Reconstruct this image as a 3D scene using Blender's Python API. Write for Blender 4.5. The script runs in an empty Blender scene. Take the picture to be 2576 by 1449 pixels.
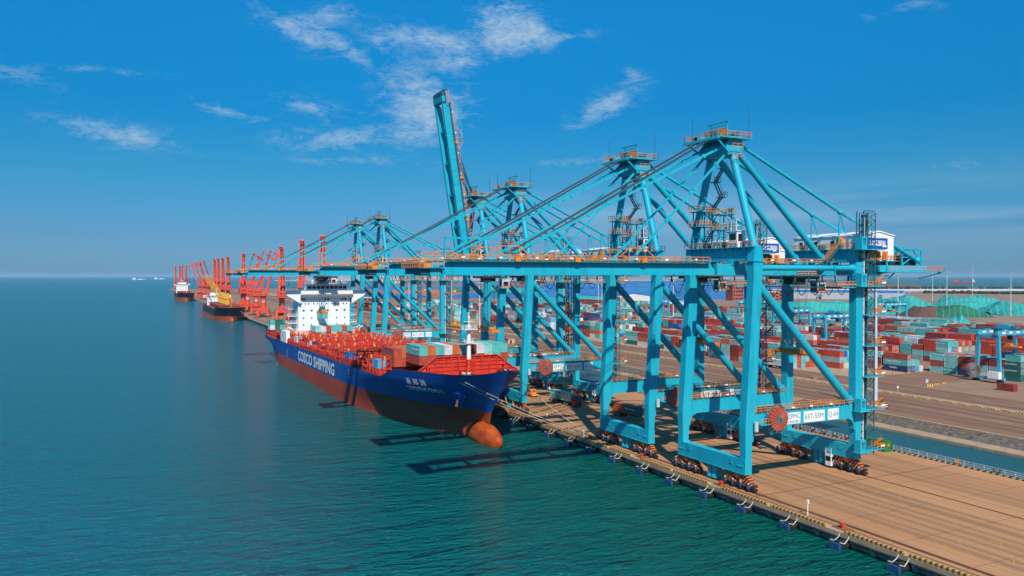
import bpy, bmesh, math, random
from mathutils import Vector, Matrix, Euler
from mathutils.bvhtree import BVHTree
PI = math.pi
RND = random.Random(7)
SC = bpy.context.scene
COL = SC.collection

# ------------------------------------------------------------------ camera
# x = from the quay towards the yard, y = along the quay away from the camera, z = 0 on the quay deck
YAW = math.radians(25.8)
CAM_H = 41.7
cd = bpy.data.cameras.new('camera')
cam = bpy.data.objects.new('camera', cd); COL.objects.link(cam)
cam.location = (0, 0, CAM_H)
cam.rotation_euler = (math.radians(90 - 0.88), 0, -YAW)
cd.sensor_width = 36.0
cd.lens = 36.0 * 1980.0 / 2576.0
cd.clip_start = 1.0
cd.clip_end = 90000.0
SC.camera = cam
SC.view_settings.view_transform = 'Standard'
SC.view_settings.look = 'None'
SC.view_settings.gamma = 1.0
SC.view_settings.exposure = 0.0
try: SC.view_settings.use_curve_mapping = False
except Exception: pass
SC.render.engine = 'CYCLES'
SC.cycles.use_denoising = True
SC.cycles.max_bounces = 5
SC.cycles.diffuse_bounces = 2
SC.cycles.glossy_bounces = 2
SC.cycles.transmission_bounces = 2
SC.cycles.volume_bounces = 1
SC.cycles.caustics_reflective = False
SC.cycles.caustics_refractive = False
SC.cycles.sample_clamp_indirect = 3.0

# ------------------------------------------------------------------ sun
SUN_DIR = Vector((0.32, 0.93, -0.98)).normalized()      # the way the light travels
SUN_EL = math.asin(-SUN_DIR.z)
SUN_AZ = math.atan2(-SUN_DIR.x, -SUN_DIR.y)               # compass bearing of the sun from +Y towards +X
sl = bpy.data.lights.new('sun', 'SUN')
sl.energy = 5.0; sl.angle = math.radians(0.53); sl.color = (1.0, 0.94, 0.84)
so = bpy.data.objects.new('sun', sl); COL.objects.link(so)
so.rotation_euler = SUN_DIR.to_track_quat('-Z', 'Y').to_euler()
so.location = (0, 0, 200)

# ------------------------------------------------------------------ sky
def build_world():
    w = bpy.data.worlds.new('World'); SC.world = w; w.use_nodes = True
    nt = w.node_tree; N = nt.nodes; L = nt.links; N.clear()
    out = N.new('ShaderNodeOutputWorld'); bg = N.new('ShaderNodeBackground')
    L.new(bg.outputs[0], out.inputs[0])
    bg.inputs['Strength'].default_value = 0.11
    sky = N.new('ShaderNodeTexSky'); sky.sky_type = 'NISHITA'; sky.sun_disc = False
    sky.sun_elevation = SUN_EL; sky.sun_rotation = SUN_AZ
    sky.altitude = 0; sky.air_density = 1.0; sky.dust_density = 0.6; sky.ozone_density = 2.0
    tc = N.new('ShaderNodeTexCoord'); sep = N.new('ShaderNodeSeparateXYZ')
    L.new(tc.outputs['Generated'], sep.inputs[0])
    def M(op, a, b=None, c=None, clamp=False):
        n = N.new('ShaderNodeMath'); n.operation = op; n.use_clamp = clamp
        for i, x in enumerate((a, b, c)):
            if x is None: continue
            if isinstance(x, (int, float)): n.inputs[i].default_value = x
            else: L.new(x, n.inputs[i])
        return n.outputs[0]
    az = M('ARCTAN2', sep.outputs[0], sep.outputs[1])
    el = M('ARCSINE', sep.outputs[2])
    # colour of the clear sky by height above the horizon: a hazier, paler band low down
    el01 = M('MULTIPLY', el, 1 / 0.6, clamp=True)
    ramp = N.new('ShaderNodeValToRGB'); L.new(el01, ramp.inputs[0])
    cr = ramp.color_ramp
    stops = SKY_STOPS
    while len(cr.elements) < len(stops): cr.elements.new(0.5)
    for e, (p, c) in zip(cr.elements, stops):
        e.position = p; e.color = (*c, 1)
    mul = N.new('ShaderNodeMix'); mul.data_type = 'RGBA'; mul.blend_type = 'MULTIPLY'
    mul.inputs[0].default_value = 1.0
    L.new(sky.outputs[0], mul.inputs[6]); L.new(ramp.outputs[0], mul.inputs[7])
    # cirrus: noise pulled out along the wind, gathered into the banks seen over the harbour
    comb = N.new('ShaderNodeCombineXYZ')
    L.new(M('MULTIPLY', az, 9.0), comb.inputs[0]); L.new(M('MULTIPLY', el, 22.0), comb.inputs[1])
    def noise(scale, det, rough, dist, vec):
        n = N.new('ShaderNodeTexNoise'); n.inputs['Scale'].default_value = scale
        n.inputs['Detail'].default_value = det; n.inputs['Roughness'].default_value = rough
        n.inputs['Distortion'].default_value = dist; L.new(vec, n.inputs['Vector']); return n.outputs[0]
    n1 = noise(2.2, 9, 0.66, 1.0, comb.outputs[0])
    n2 = noise(7.0, 8, 0.72, 1.2, comb.outputs[0])
    nn = M('ADD', M('MULTIPLY', n1, 0.6), M('MULTIPLY', n2, 0.5))
    total = None
    for (a0, e0, sa, se, t, amp) in CLOUD_BANKS:
        da = M('SUBTRACT', az, a0); de = M('SUBTRACT', el, e0)
        ct, st = math.cos(t), math.sin(t)
        u = M('MULTIPLY', M('ADD', M('MULTIPLY', da, ct), M('MULTIPLY', de, st)), 1 / sa)
        v = M('MULTIPLY', M('SUBTRACT', M('MULTIPLY', de, ct), M('MULTIPLY', da, st)), 1 / se)
        q = M('ADD', M('MULTIPLY', u, u), M('MULTIPLY', v, v))
        g = M('MULTIPLY', M('POWER', math.e, M('MULTIPLY', q, -1.0)), amp)
        total = g if total is None else M('ADD', total, g)
    fac = M('MULTIPLY', M('SUBTRACT', M('ADD', M('MULTIPLY', nn, 2.1), M('MULTIPLY', total, 0.36)), 1.27), 1.7, clamp=True)
    fac = M('MULTIPLY', fac, M('ADD', M('MULTIPLY', total, 0.95, clamp=True), 0.02), clamp=True)
    # thin veil low in the sky
    vb = M('SUBTRACT', el, 0.075); vb = M('MULTIPLY', M('MULTIPLY', vb, vb), -900.0)
    comb2 = N.new('ShaderNodeCombineXYZ')
    L.new(M('MULTIPLY', az, 2.2), comb2.inputs[0]); L.new(M('MULTIPLY', el, 42.0), comb2.inputs[1])
    nv = noise(1.0, 5, 0.55, 0.3, comb2.outputs[0])
    side = M('MULTIPLY', M('ADD', az, -0.22), 3.0, clamp=True)
    veil = M('MULTIPLY', M('MULTIPLY', M('POWER', math.e, vb), M('MULTIPLY', M('SUBTRACT', nv, 0.38), 2.4, clamp=True)), M('MULTIPLY', side, 0.45))
    fac = M('MAXIMUM', M('MULTIPLY', fac, 0.74), veil)
    mix = N.new('ShaderNodeMix'); mix.data_type = 'RGBA'
    L.new(fac, mix.inputs[0]); L.new(mul.outputs[2], mix.inputs[6])
    mix.inputs[7].default_value = CLOUD_COL
    L.new(mix.outputs[2], bg.inputs[0])
# position in the 0..1 ramp is elevation / 0.6 rad; the colour multiplies the Nishita sky
HAZE_D = 0.000028
SKY_STOPS = [(0.0, (0.22, 0.50, 0.97)), (0.079, (0.18, 0.42, 0.78)), (0.204, (0.10, 0.50, 0.75)), (0.33, (0.032, 0.547, 0.88)), (0.55, (0.036, 0.77, 1.19)), (1.0, (0.2, 0.8, 1.2))]
CLOUD_COL = (4.3, 5.6, 6.7, 1)
def _bank(px, py, wx, wy, tilt, amp):                     # a bank of cloud as bearing, height and size in the sky
    a = math.atan((px - 1288) / 1980.0) + YAW
    e = math.atan((694 - py) / 1980.0 * math.cos(a - YAW))
    return (a, e, wx * 1.12 / 1980.0, wy * 1.2 / 1980.0, math.radians(tilt), amp)
CLOUD_BANKS = [_bank(*b) for b in [
    (745, 80, 85, 26, -22, 1.25), (870, 120, 60, 16, -30, 0.9), (830, 38, 60, 22, 8, 0.9), (985, 92, 90, 28, 4, 0.85), (1110, 105, 70, 24, -10, 0.9),
    (1270, 50, 75, 42, -10, 1.2), (1300, 100, 110, 30, 4, 1.25), (1150, 160, 70, 14, 0, 0.7), (290, 335, 130, 24, -8, 1.15), (40, 188, 70, 18, -8, 0.85),
    (265, 178, 110, 8, 2, 0.7), (570, 280, 85, 12, -10, 0.95), (770, 268, 90, 20, -6, 0.95), (840, 348, 130, 26, 4, 1.15), (1060, 235, 110, 60, -8, 1.1),
    (1075, 315, 80, 50, 20, 0.9), (1515, 272, 95, 26, 24, 1.15), (1595, 188, 34, 16, 0, 0.95), (2310, 14, 120, 12, 6, 0.7), (1450, 95, 70, 10, 8, 0.5),
    (860, 405, 160, 10, 2, 0.7), (1480, 405, 220, 12, 2, 0.7), (2380, 420, 160, 14, 5, 0.6)]]
build_world()

# ------------------------------------------------------------------ materials
ALB = 0.86                       # paints a touch darker than the chart values, for a hard sun
def mat(name, col, rough=0.6, metal=0.0, var=0.0, scale=0.3, stretch=(1, 1, 1), col2=None, bump=0.0, bscale=4.0, det=5.0, spec=0.5):
    if not (min(col) > 0.5): col = tuple(c * ALB for c in col)
    if col2: col2 = tuple(c * ALB for c in col2)
    m = bpy.data.materials.new(name); m.use_nodes = True
    nt = m.node_tree; N = nt.nodes; L = nt.links
    b = N['Principled BSDF']
    b.inputs['Roughness'].default_value = rough; b.inputs['Metallic'].default_value = metal
    b.inputs['Specular IOR Level'].default_value = spec
    b.inputs['Base Color'].default_value = (*col, 1)
    if var or col2 or bump:
        tc = N.new('ShaderNodeTexCoord'); mp = N.new('ShaderNodeMapping')
        mp.inputs['Scale'].default_value = stretch
        L.new(tc.outputs['Object'], mp.inputs[0])
    if var or col2:
        n = N.new('ShaderNodeTexNoise'); n.inputs['Scale'].default_value = scale
        n.inputs['Detail'].default_value = det; n.inputs['Roughness'].default_value = 0.62
        L.new(mp.outputs[0], n.inputs['Vector'])
        r = N.new('ShaderNodeValToRGB'); L.new(n.outputs[0], r.inputs[0])
        e = r.color_ramp.elements
        e[0].position = 0.32; e[1].position = 0.68
        e[0].color = (*[max(0, c * (1 - var)) for c in col], 1)
        e[1].color = (*(col2 if col2 else [min(1, c * (1 + var)) for c in col]), 1)
        L.new(r.outputs[0], b.inputs['Base Color'])
    if bump:
        n2 = N.new('ShaderNodeTexNoise'); n2.inputs['Scale'].default_value = bscale; n2.inputs['Detail'].default_value = 4
        L.new(mp.outputs[0], n2.inputs['Vector'])
        bp = N.new('ShaderNodeBump'); bp.inputs['Strength'].default_value = bump; bp.inputs['Distance'].default_value = 0.3
        L.new(n2.outputs[0], bp.inputs['Height']); L.new(bp.outputs[0], b.inputs['Normal'])
    return m

def striped(name, c1, c2, period, axis=(0, 1, 0), rough=0.6, duty=0.5):
    """two paints in bands across a direction of the object's own space"""
    m = mat(name, c1, rough); nt = m.node_tree; N = nt.nodes; L = nt.links; b = N['Principled BSDF']
    tc = N.new('ShaderNodeTexCoord'); dt = N.new('ShaderNodeVectorMath'); dt.operation = 'DOT_PRODUCT'
    dt.inputs[1].default_value = axis; L.new(tc.outputs['Object'], dt.inputs[0])
    a = N.new('ShaderNodeMath'); a.operation = 'MULTIPLY'; a.inputs[1].default_value = 1.0 / period; L.new(dt.outputs['Value'], a.inputs[0])
    f = N.new('ShaderNodeMath'); f.operation = 'FRACT'; L.new(a.outputs[0], f.inputs[0])
    g = N.new('ShaderNodeMath'); g.operation = 'GREATER_THAN'; g.inputs[1].default_value = duty; L.new(f.outputs[0], g.inputs[0])
    mx = N.new('ShaderNodeMix'); mx.data_type = 'RGBA'; L.new(g.outputs[0], mx.inputs[0])
    mx.inputs[6].default_value = (*c1, 1); mx.inputs[7].default_value = (*c2, 1)
    L.new(mx.outputs[2], b.inputs['Base Color'])
    return m

MT = {}
def mm(key, *a, **k):
    if key not in MT: MT[key] = mat(key, *a, **k)
    return MT[key]
mm('crane_blue', (0.004, 0.46, 0.62), 0.5, var=0.14, scale=0.25, stretch=(1, 1, 0.25))
mm('crane_blue_light', (0.05, 0.42, 0.60), 0.5, var=0.10)
mm('dark_steel', (0.02, 0.03, 0.035), 0.6, var=0.3)
mm('teal_steel', (0.02, 0.16, 0.20), 0.6, var=0.25)
mm('orange_paint', (0.85, 0.25, 0.02), 0.5, var=0.15)
mm('yellow_paint', (0.80, 0.42, 0.03), 0.5, var=0.15)
mm('white_paint', (0.80, 0.80, 0.79), 0.5, var=0.05)
mm('lamp_white', (0.9, 0.9, 0.88), 0.4)
mm('reel_red', (0.62, 0.06, 0.02), 0.5, var=0.15)
mm('sign_blue', (0.005, 0.10, 0.42), 0.5)
mm('sign_grey', (0.10, 0.22, 0.27), 0.5)
mm('glass_dark', (0.015, 0.02, 0.025), 0.12)
mm('rubber', (0.012, 0.012, 0.013), 0.8)
mm('rope', (0.62, 0.56, 0.45), 0.8)
mm('wire', (0.03, 0.05, 0.06), 0.6)
mm('fender_blue', (0.012, 0.07, 0.20), 0.7, var=0.4, scale=1.2)
mm('spoke_grey', (0.42, 0.30, 0.26), 0.5)
mm('motor_blue', (0.02, 0.12, 0.35), 0.5)
mm('rust', (0.28, 0.09, 0.03), 0.85, var=0.3)
mm('galv', (0.55, 0.57, 0.58), 0.45, var=0.1)
def aged_paint(name, col, fade, grime, rust, rough=0.5):
    """weathered steel paint: faded panels, dirt runs down the steel, specks and patches of rust"""
    m = mat(name, col, rough); nt = m.node_tree; N = nt.nodes; L = nt.links; b = N['Principled BSDF']; b.inputs['Specular IOR Level'].default_value = 0.35
    tc = N.new('ShaderNodeTexCoord')
    def nz(scale, st, det, rg):
        mp = N.new('ShaderNodeMapping'); mp.inputs['Scale'].default_value = st; L.new(tc.outputs['Object'], mp.inputs[0])
        n = N.new('ShaderNodeTexNoise'); n.inputs['Scale'].default_value = scale; n.inputs['Detail'].default_value = det; n.inputs['Roughness'].default_value = rg; L.new(mp.outputs[0], n.inputs['Vector']); return n.outputs[0]
    def ramp(x, a, b_, hi):
        r = N.new('ShaderNodeValToRGB'); L.new(x, r.inputs[0]); e = r.color_ramp.elements; e[0].position = a; e[1].position = b_; e[0].color = (0, 0, 0, 1); e[1].color = (hi, hi, hi, 1); return r.outputs[0]
    def mix(f, a, c):
        x = N.new('ShaderNodeMix'); x.data_type = 'RGBA'; L.new(f, x.inputs[0])
        for i, v in ((6, a), (7, c)):
            if isinstance(v, tuple): x.inputs[i].default_value = (*[k * ALB for k in v], 1)
            else: L.new(v, x.inputs[i])
        return x.outputs[2]
    c = mix(ramp(nz(0.10, (1, 1, 0.5), 3, 0.5), 0.35, 0.68, 0.8), col, fade)
    c = mix(ramp(nz(0.9, (1, 1, 0.10), 5, 0.65), 0.52, 0.74, 0.55), c, grime)
    c = mix(ramp(nz(1.7, (1, 1, 0.55), 6, 0.75), 0.66, 0.74, 0.8), c, rust)
    L.new(c, b.inputs['Base Color']); MT[name] = m
aged_paint('crane_blue', (0.004, 0.45, 0.62), (0.03, 0.50, 0.62), (0.006, 0.24, 0.32), (0.06, 0.10, 0.10))
MT['bogie_stripe'] = striped('bogie_stripe', (0.62, 0.15, 0.025), (0.02, 0.015, 0.012), 0.62, (0, 0.75, 0.66))
MT['bogie_stripe_back'] = striped('bogie_stripe_back', (0.62, 0.15, 0.025), (0.02, 0.015, 0.012), 0.62, (0, -0.75, 0.66))
MT['kerb_stripe'] = striped('kerb_stripe', (0.60, 0.31, 0.05), (0.07, 0.055, 0.04), 0.86, (0, 1, 0))
MT['kerb_stripe_pale'] = striped('kerb_stripe_pale', (0.55, 0.42, 0.22), (0.06, 0.05, 0.04), 1.1, (0, 0.8, 0.6))
MT['barrier_stripe'] = striped('barrier_stripe', (0.75, 0.42, 0.06), (0.06, 0.05, 0.04), 0.75, (0, 0.8, 0.7))

# ------------------------------------------------------------------ mesh building
class MB:
    def __init__(s): s.v = []; s.f = []; s.m = []; s.sm = []
    def add(s, vs, fs, mi=0, smooth=False):
        o = len(s.v); s.v += [tuple(x) for x in vs]
        for f in fs: s.f.append(tuple(i + o for i in f)); s.m.append(mi); s.sm.append(smooth)
    BOXF = [(0, 3, 2, 1), (4, 5, 6, 7), (0, 1, 5, 4), (1, 2, 6, 5), (2, 3, 7, 6), (3, 0, 4, 7)]
    def box(s, x0, x1, y0, y1, z0, z1, mi=0):
        s.add([(x0, y0, z0), (x1, y0, z0), (x1, y1, z0), (x0, y1, z0), (x0, y0, z1), (x1, y0, z1), (x1, y1, z1), (x0, y1, z1)], s.BOXF, mi)
    def beam(s, p, q, w, h=None, mi=0, up=(0, 0, 1), w2=None, h2=None):
        h = w if h is None else h; w2 = w if w2 is None else w2; h2 = h if h2 is None else h2
        p = Vector(p); q = Vector(q); d = (q - p).normalized(); u = Vector(up)
        if abs(d.dot(u)) > 0.99: u = Vector((0, 1, 0))
        sd = d.cross(u).normalized(); u = sd.cross(d)
        vs = []
        for c, ww, hh in ((p, w, h), (q, w2, h2)):
            for a, b in ((-1, -1), (1, -1), (1, 1), (-1, 1)):
                vs.append(c + sd * a * ww / 2 + u * b * hh / 2)
        s.add(vs, [(0, 1, 2, 3), (7, 6, 5, 4), (0, 4, 5, 1), (1, 5, 6, 2), (2, 6, 7, 3), (3, 7, 4, 0)], mi)
    def tube(s, p, q, r, r2=None, n=8, mi=0, caps=True):
        r2 = r if r2 is None else r2
        p = Vector(p); q = Vector(q); d = (q - p).normalized()
        u = Vector((0, 0, 1)) if abs(d.z) < 0.95 else Vector((1, 0, 0))
        a = d.cross(u).normalized(); b = d.cross(a)
        vs = []
        for c, rr in ((p, r), (q, r2)):
            for i in range(n):
                t = 2 * PI * i / n; vs.append(c + a * math.cos(t) * rr + b * math.sin(t) * rr)
        s.add(vs, [(i, (i + 1) % n, n + (i + 1) % n, n + i)[::-1] for i in range(n)], mi, n > 5)
        if caps:
            s.add(vs[:n], [tuple(range(n))], mi); s.add(vs[n:], [tuple(range(n))[::-1]], mi)
    def path(s, pts, r, n=5, mi=0):
        for a, b in zip(pts, pts[1:]): s.tube(a, b, r, n=n, mi=mi, caps=False)
    def prism(s, poly, axis, a0, a1, mi=0):
        """polygon in the two other axes, pushed out along axis 0, 1 or 2"""
        def P(t, a):
            if axis == 0: return (a, t[0], t[1])
            if axis == 1: return (t[0], a, t[1])
            return (t[0], t[1], a)
        n = len(poly); vs = [P(t, a0) for t in poly] + [P(t, a1) for t in poly]
        s.add(vs, [tuple(range(n))[::-1], tuple(range(n, 2 * n))] + [(i, (i + 1) % n, n + (i + 1) % n, n + i) for i in range(n)], mi)
    def loft(s, secs, mi=0):
        """upright rectangles (cx, cy, z, wx, wy) joined into one tapering post"""
        vs = []
        for cx, cy, z, wx, wy in secs:
            vs += [(cx - wx / 2, cy - wy / 2, z), (cx + wx / 2, cy - wy / 2, z), (cx + wx / 2, cy + wy / 2, z), (cx - wx / 2, cy + wy / 2, z)]
        fs = [(3, 2, 1, 0)]
        for k in range(len(secs) - 1):
            o = 4 * k
            fs += [(o + i, o + (i + 1) % 4, o + 4 + (i + 1) % 4, o + 4 + i) for i in range(4)]
        o = 4 * (len(secs) - 1); fs.append((o, o + 1, o + 2, o + 3))
        s.add(vs, fs, mi)
    def ring(s, c, r, t, axis='y', n=24, mi=0, seg=4):
        c = Vector(c); pts = []
        for i in range(n):
            a = 2 * PI * i / n
            pts.append(c + (Vector((math.cos(a) * r, 0, math.sin(a) * r)) if axis == 'y' else Vector((0, math.cos(a) * r, math.sin(a) * r)) if axis == 'x' else Vector((math.cos(a) * r, math.sin(a) * r, 0))))
        for i in range(n): s.tube(pts[i], pts[(i + 1) % n], t, n=seg, mi=mi, caps=False)
    def rail(s, pts, h=1.1, step=1.6, t=0.09, mi=0, mid=True):
        pts = [Vector(p) for p in pts]
        for a, b in zip(pts, pts[1:]):
            L = (b - a).length; k = max(1, round(L / step))
            for i in range(k + 1):
                p = a.lerp(b, i / k); s.beam(p, p + Vector((0, 0, h)), t, t, mi)
            s.beam(a + Vector((0, 0, h)), b + Vector((0, 0, h)), t, t, mi)
            if mid: s.beam(a + Vector((0, 0, h * .55)), b + Vector((0, 0, h * .55)), t * .9, t * .9, mi)
    def ico(s, c, r, mi=0, sz=(1, 1, 1), nu=10, nv=7):
        c = Vector(c); vs = []; fs = []
        for j in range(nv + 1):
            ph = PI * j / nv
            for i in range(nu):
                th = 2 * PI * i / nu
                vs.append((c.x + r * sz[0] * math.sin(ph) * math.cos(th), c.y + r * sz[1] * math.sin(ph) * math.sin(th), c.z + r * sz[2] * math.cos(ph)))
        for j in range(nv):
            for i in range(nu):
                fs.append((j * nu + i, (j + 1) * nu + i, (j + 1) * nu + (i + 1) % nu, j * nu + (i + 1) % nu))
        s.add(vs, fs, mi, True)
    def mesh_in(s, me, mtx, mi=0):
        s.add([mtx @ v.co for v in me.vertices], [tuple(p.vertices) for p in me.polygons], mi)
    def data(s, name, mats):
        me = bpy.data.meshes.new(name); me.from_pydata(s.v, [], s.f)
        for m in mats: me.materials.append(MT[m] if isinstance(m, str) else m)
        me.polygons.foreach_set('material_index', s.m); me.polygons.foreach_set('use_smooth', s.sm)
        me.update(); return me
    def build(s, name, mats, parent=None, loc=(0, 0, 0), rz=0.0):
        o = bpy.data.objects.new(name, s.data(name, mats if isinstance(mats, (list, tuple)) else [mats]))
        COL.objects.link(o); o.location = loc; o.rotation_euler = (0, 0, rz)
        if parent is not None: o.parent = parent
        return o

def obj_of(name, me, parent=None, loc=(0, 0, 0), rz=0.0):
    o = bpy.data.objects.new(name, me); COL.objects.link(o); o.location = loc; o.rotation_euler = (0, 0, rz)
    if parent is not None: o.parent = parent
    return o
def tag(o, label=None, cat=None, group=None, kind=None):
    if label: o['label'] = label
    if cat: o['category'] = cat
    if group: o['group'] = group
    if kind: o['kind'] = kind
    return o
def thing(name, label, cat, loc=(0, 0, 0), rz=0.0, group=None):
    o = bpy.data.objects.new(name, None); COL.objects.link(o); o.location = loc; o.rotation_euler = (0, 0, rz)
    return tag(o, label, cat, group)
def dup(o, parent=None, loc=None, rz=None, label=None):
    c = o.copy(); COL.objects.link(c); c.parent = parent
    for ch in list(o.children): dup(ch, c)
    if loc is not None: c.location = loc
    if rz is not None: c.rotation_euler = (0, 0, rz)
    if label: c['label'] = label
    return c
_txt = {}
def text_mesh(s, size=1.0, sx=1.0, bold=0.0, cx='CENTER', spacing=1.0):
    k = (s, size, sx, bold, cx, spacing)
    if k in _txt: return _txt[k]
    cu = bpy.data.curves.new('lettering', 'FONT'); cu.body = s; cu.size = size; cu.align_x = cx; cu.align_y = 'CENTER'
    cu.offset = bold; cu.resolution_u = 2; cu.space_character = spacing
    o = bpy.data.objects.new('lettering', cu); COL.objects.link(o)
    dg = bpy.context.evaluated_depsgraph_get()
    me = bpy.data.meshes.new_from_object(o.evaluated_get(dg))
    me.transform(Matrix.Diagonal((sx, 1, 1, 1)))
    bpy.data.objects.remove(o); bpy.data.curves.remove(cu)
    _txt[k] = me; return me
def face_mtx(p, normal):
    """places flat lettering at p, upright, facing along normal (horizontal)"""
    n = Vector(normal).normalized(); up = Vector((0, 0, 1)); rt = up.cross(n).normalized()
    return Matrix(((rt.x, up.x, n.x, p[0]), (rt.y, up.y, n.y, p[1]), (rt.z, up.z, n.z, p[2]), (0, 0, 0, 1)))

# ------------------------------------------------------------------ the setting: water, quay, yard
WZ = -2.2
def water_material(name, near, far, rough=0.16, amp=1.0):
    m = bpy.data.materials.new(name); m.use_nodes = True
    nt = m.node_tree; N = nt.nodes; L = nt.links; b = N['Principled BSDF']
    b.inputs['Roughness'].default_value = rough; b.inputs['IOR'].default_value = 1.33; b.inputs['Specular IOR Level'].default_value = 0.16
    tc = N.new('ShaderNodeTexCoord'); sep = N.new('ShaderNodeSeparateXYZ'); L.new(tc.outputs['Object'], sep.inputs[0])
    # silty green water along the quay, clearer blue water off shore
    def M(op, a, b_=None, clamp=False):
        n = N.new('ShaderNodeMath'); n.operation = op; n.use_clamp = clamp
        for i, x in enumerate((a, b_)):
            if x is None: continue
            if isinstance(x, (int, float)): n.inputs[i].default_value = x
            else: L.new(x, n.inputs[i])
        return n.outputs[0]
    big = N.new('ShaderNodeTexNoise'); big.inputs['Scale'].default_value = 0.012; big.inputs['Detail'].default_value = 4
    L.new(tc.outputs['Object'], big.inputs['Vector'])
    off = M('ADD', M('MULTIPLY', M('SUBTRACT', 104.0, sep.outputs[0]), 1 / 150.0), M('MULTIPLY', sep.outputs[1], 1 / 900.0))
    off = M('ADD', off, M('MULTIPLY', M('SUBTRACT', big.outputs[0], 0.5), 0.9), clamp=True)
    mx = N.new('ShaderNodeMix'); mx.data_type = 'RGBA'; L.new(off, mx.inputs[0])
    mx.inputs[6].default_value = (*near, 1); mx.inputs[7].default_value = (*far, 1)
    L.new(mx.outputs[2], b.inputs['Base Color'])
    # wind waves at three sizes
    h = None
    for sc, st, w, rot in ((0.05, (1, 2.2, 1), 0.8, 0.5), (0.15, (1, 2.8, 1), 0.85, 0.35), (0.42, (1, 2.6, 1), 0.42, 0.62), (1.1, (1, 2.0, 1), 0.13, 0.3)):
        mp = N.new('ShaderNodeMapping'); mp.inputs['Scale'].default_value = st; mp.inputs['Rotation'].default_value = (0, 0, rot)
        L.new(tc.outputs['Object'], mp.inputs[0])
        n = N.new('ShaderNodeTexNoise'); n.inputs['Scale'].default_value = sc; n.inputs['Detail'].default_value = 3
        n.inputs['Roughness'].default_value = 0.55; n.inputs['Distortion'].default_value = 0.5
        L.new(mp.outputs[0], n.inputs['Vector'])
        t = M('MULTIPLY', n.outputs[0], w); h = t if h is None else M('ADD', h, t)
    bp = N.new('ShaderNodeBump'); bp.inputs['Strength'].default_value = 1.0; bp.inputs['Distance'].default_value = 3.0 * amp
    L.new(h, bp.inputs['Height']); L.new(bp.outputs[0], b.inputs['Normal'])
    return m
MT['sea'] = water_material('sea', (0.001, 0.092, 0.066), (0.001, 0.118, 0.160))
MT['basin'] = water_material('basin', (0.008, 0.095, 0.115), (0.008, 0.095, 0.115), 0.14, 0.25)

def sheet(name, pts, z, material, kind='structure'):
    b = MB(); b.add([(x, y, z) for x, y in pts], [tuple(range(len(pts)))])
    return tag(b.build(name, material), kind=kind)
def slab(name, x0, x1, y0, y1, z0, z1, material):
    b = MB(); b.box(x0, x1, y0, y1, z0, z1); return tag(b.build(name, material), kind='structure')

sheet('sea', [(-40000, -3000), (40000, -3000), (40000, 60000), (-40000, 60000)], WZ, 'sea')

def ground_mat(name, c1, c2, c3, along=0.02, streak=1.0, lanes=()):
    """worn paving: broad tone changes, long wheel streaks along the quay, small stains"""
    m = bpy.data.materials.new(name); m.use_nodes = True
    nt = m.node_tree; N = nt.nodes; L = nt.links; b = N['Principled BSDF']; b.inputs['Roughness'].default_value = 0.85
    tc = N.new('ShaderNodeTexCoord')
    def nz(scale, st, det=5, rough=0.6):
        mp = N.new('ShaderNodeMapping'); mp.inputs['Scale'].default_value = st; L.new(tc.outputs['Object'], mp.inputs[0])
        n = N.new('ShaderNodeTexNoise'); n.inputs['Scale'].default_value = scale; n.inputs['Detail'].default_value = det; n.inputs['Roughness'].default_value = rough
        L.new(mp.outputs[0], n.inputs['Vector']); return n.outputs[0]
    def ramp(x, a, b_, lo, hi):
        r = N.new('ShaderNodeValToRGB'); L.new(x, r.inputs[0]); e = r.color_ramp.elements
        e[0].position = a; e[1].position = b_; e[0].color = (lo, lo, lo, 1); e[1].color = (hi, hi, hi, 1); return r.outputs[0]
    def mix(f, c_a, c_b):
        x = N.new('ShaderNodeMix'); x.data_type = 'RGBA'
        L.new(f, x.inputs[0])
        for i, c in ((6, c_a), (7, c_b)):
            if isinstance(c, tuple): x.inputs[i].default_value = (*c, 1)
            else: L.new(c, x.inputs[i])
        return x.outputs[2]
    base = mix(ramp(nz(0.05, (1, 0.6, 1)), 0.3, 0.7, 0, 1), c1, c2)
    st = ramp(nz(0.42, (1, along, 1), 4, 0.5), 0.48, 0.64, 0, 0.85 * streak)
    c = mix(st, base, c3)
    if lanes:                                              # where the trucks run: darkened tyre lanes
        sx = N.new('ShaderNodeSeparateXYZ'); L.new(tc.outputs['Object'], sx.inputs[0]); tot = None
        def M(op, a, b_):
            n = N.new('ShaderNodeMath'); n.operation = op
            for i, x in enumerate((a, b_)):
                if isinstance(x, (int, float)): n.inputs[i].default_value = x
                else: L.new(x, n.inputs[i])
            return n.outputs[0]
        wob = M('MULTIPLY', M('SUBTRACT', nz(0.02, (1, 1, 1), 2), 0.5), 2.5)
        for x0, w in lanes:
            q = M('MULTIPLY', M('ADD', M('SUBTRACT', sx.outputs[0], x0), wob), 1.0 / w); g = M('POWER', math.e, M('MULTIPLY', M('MULTIPLY', q, q), -1.0)); tot = g if tot is None else M('MAXIMUM', tot, g)
        c = mix(M('MULTIPLY', tot, ramp(nz(0.5, (1, 0.03, 1), 5, 0.6), 0.25, 0.6, 0.15, 0.75)), c, tuple(v * 0.8 for v in c3))
    sp = ramp(nz(0.35, (1, 0.45, 1), 6, 0.7), 0.60, 0.72, 0, 0.5)
    c = mix(sp, c, tuple(v * 0.5 for v in c3))
    fine = ramp(nz(2.6, (1, 1, 1), 4, 0.7), 0.25, 0.75, 0, 0.22)
    c = mix(fine, c, tuple(v * 0.6 for v in c1))
    L.new(c, b.inputs['Base Color'])
    return m
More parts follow.
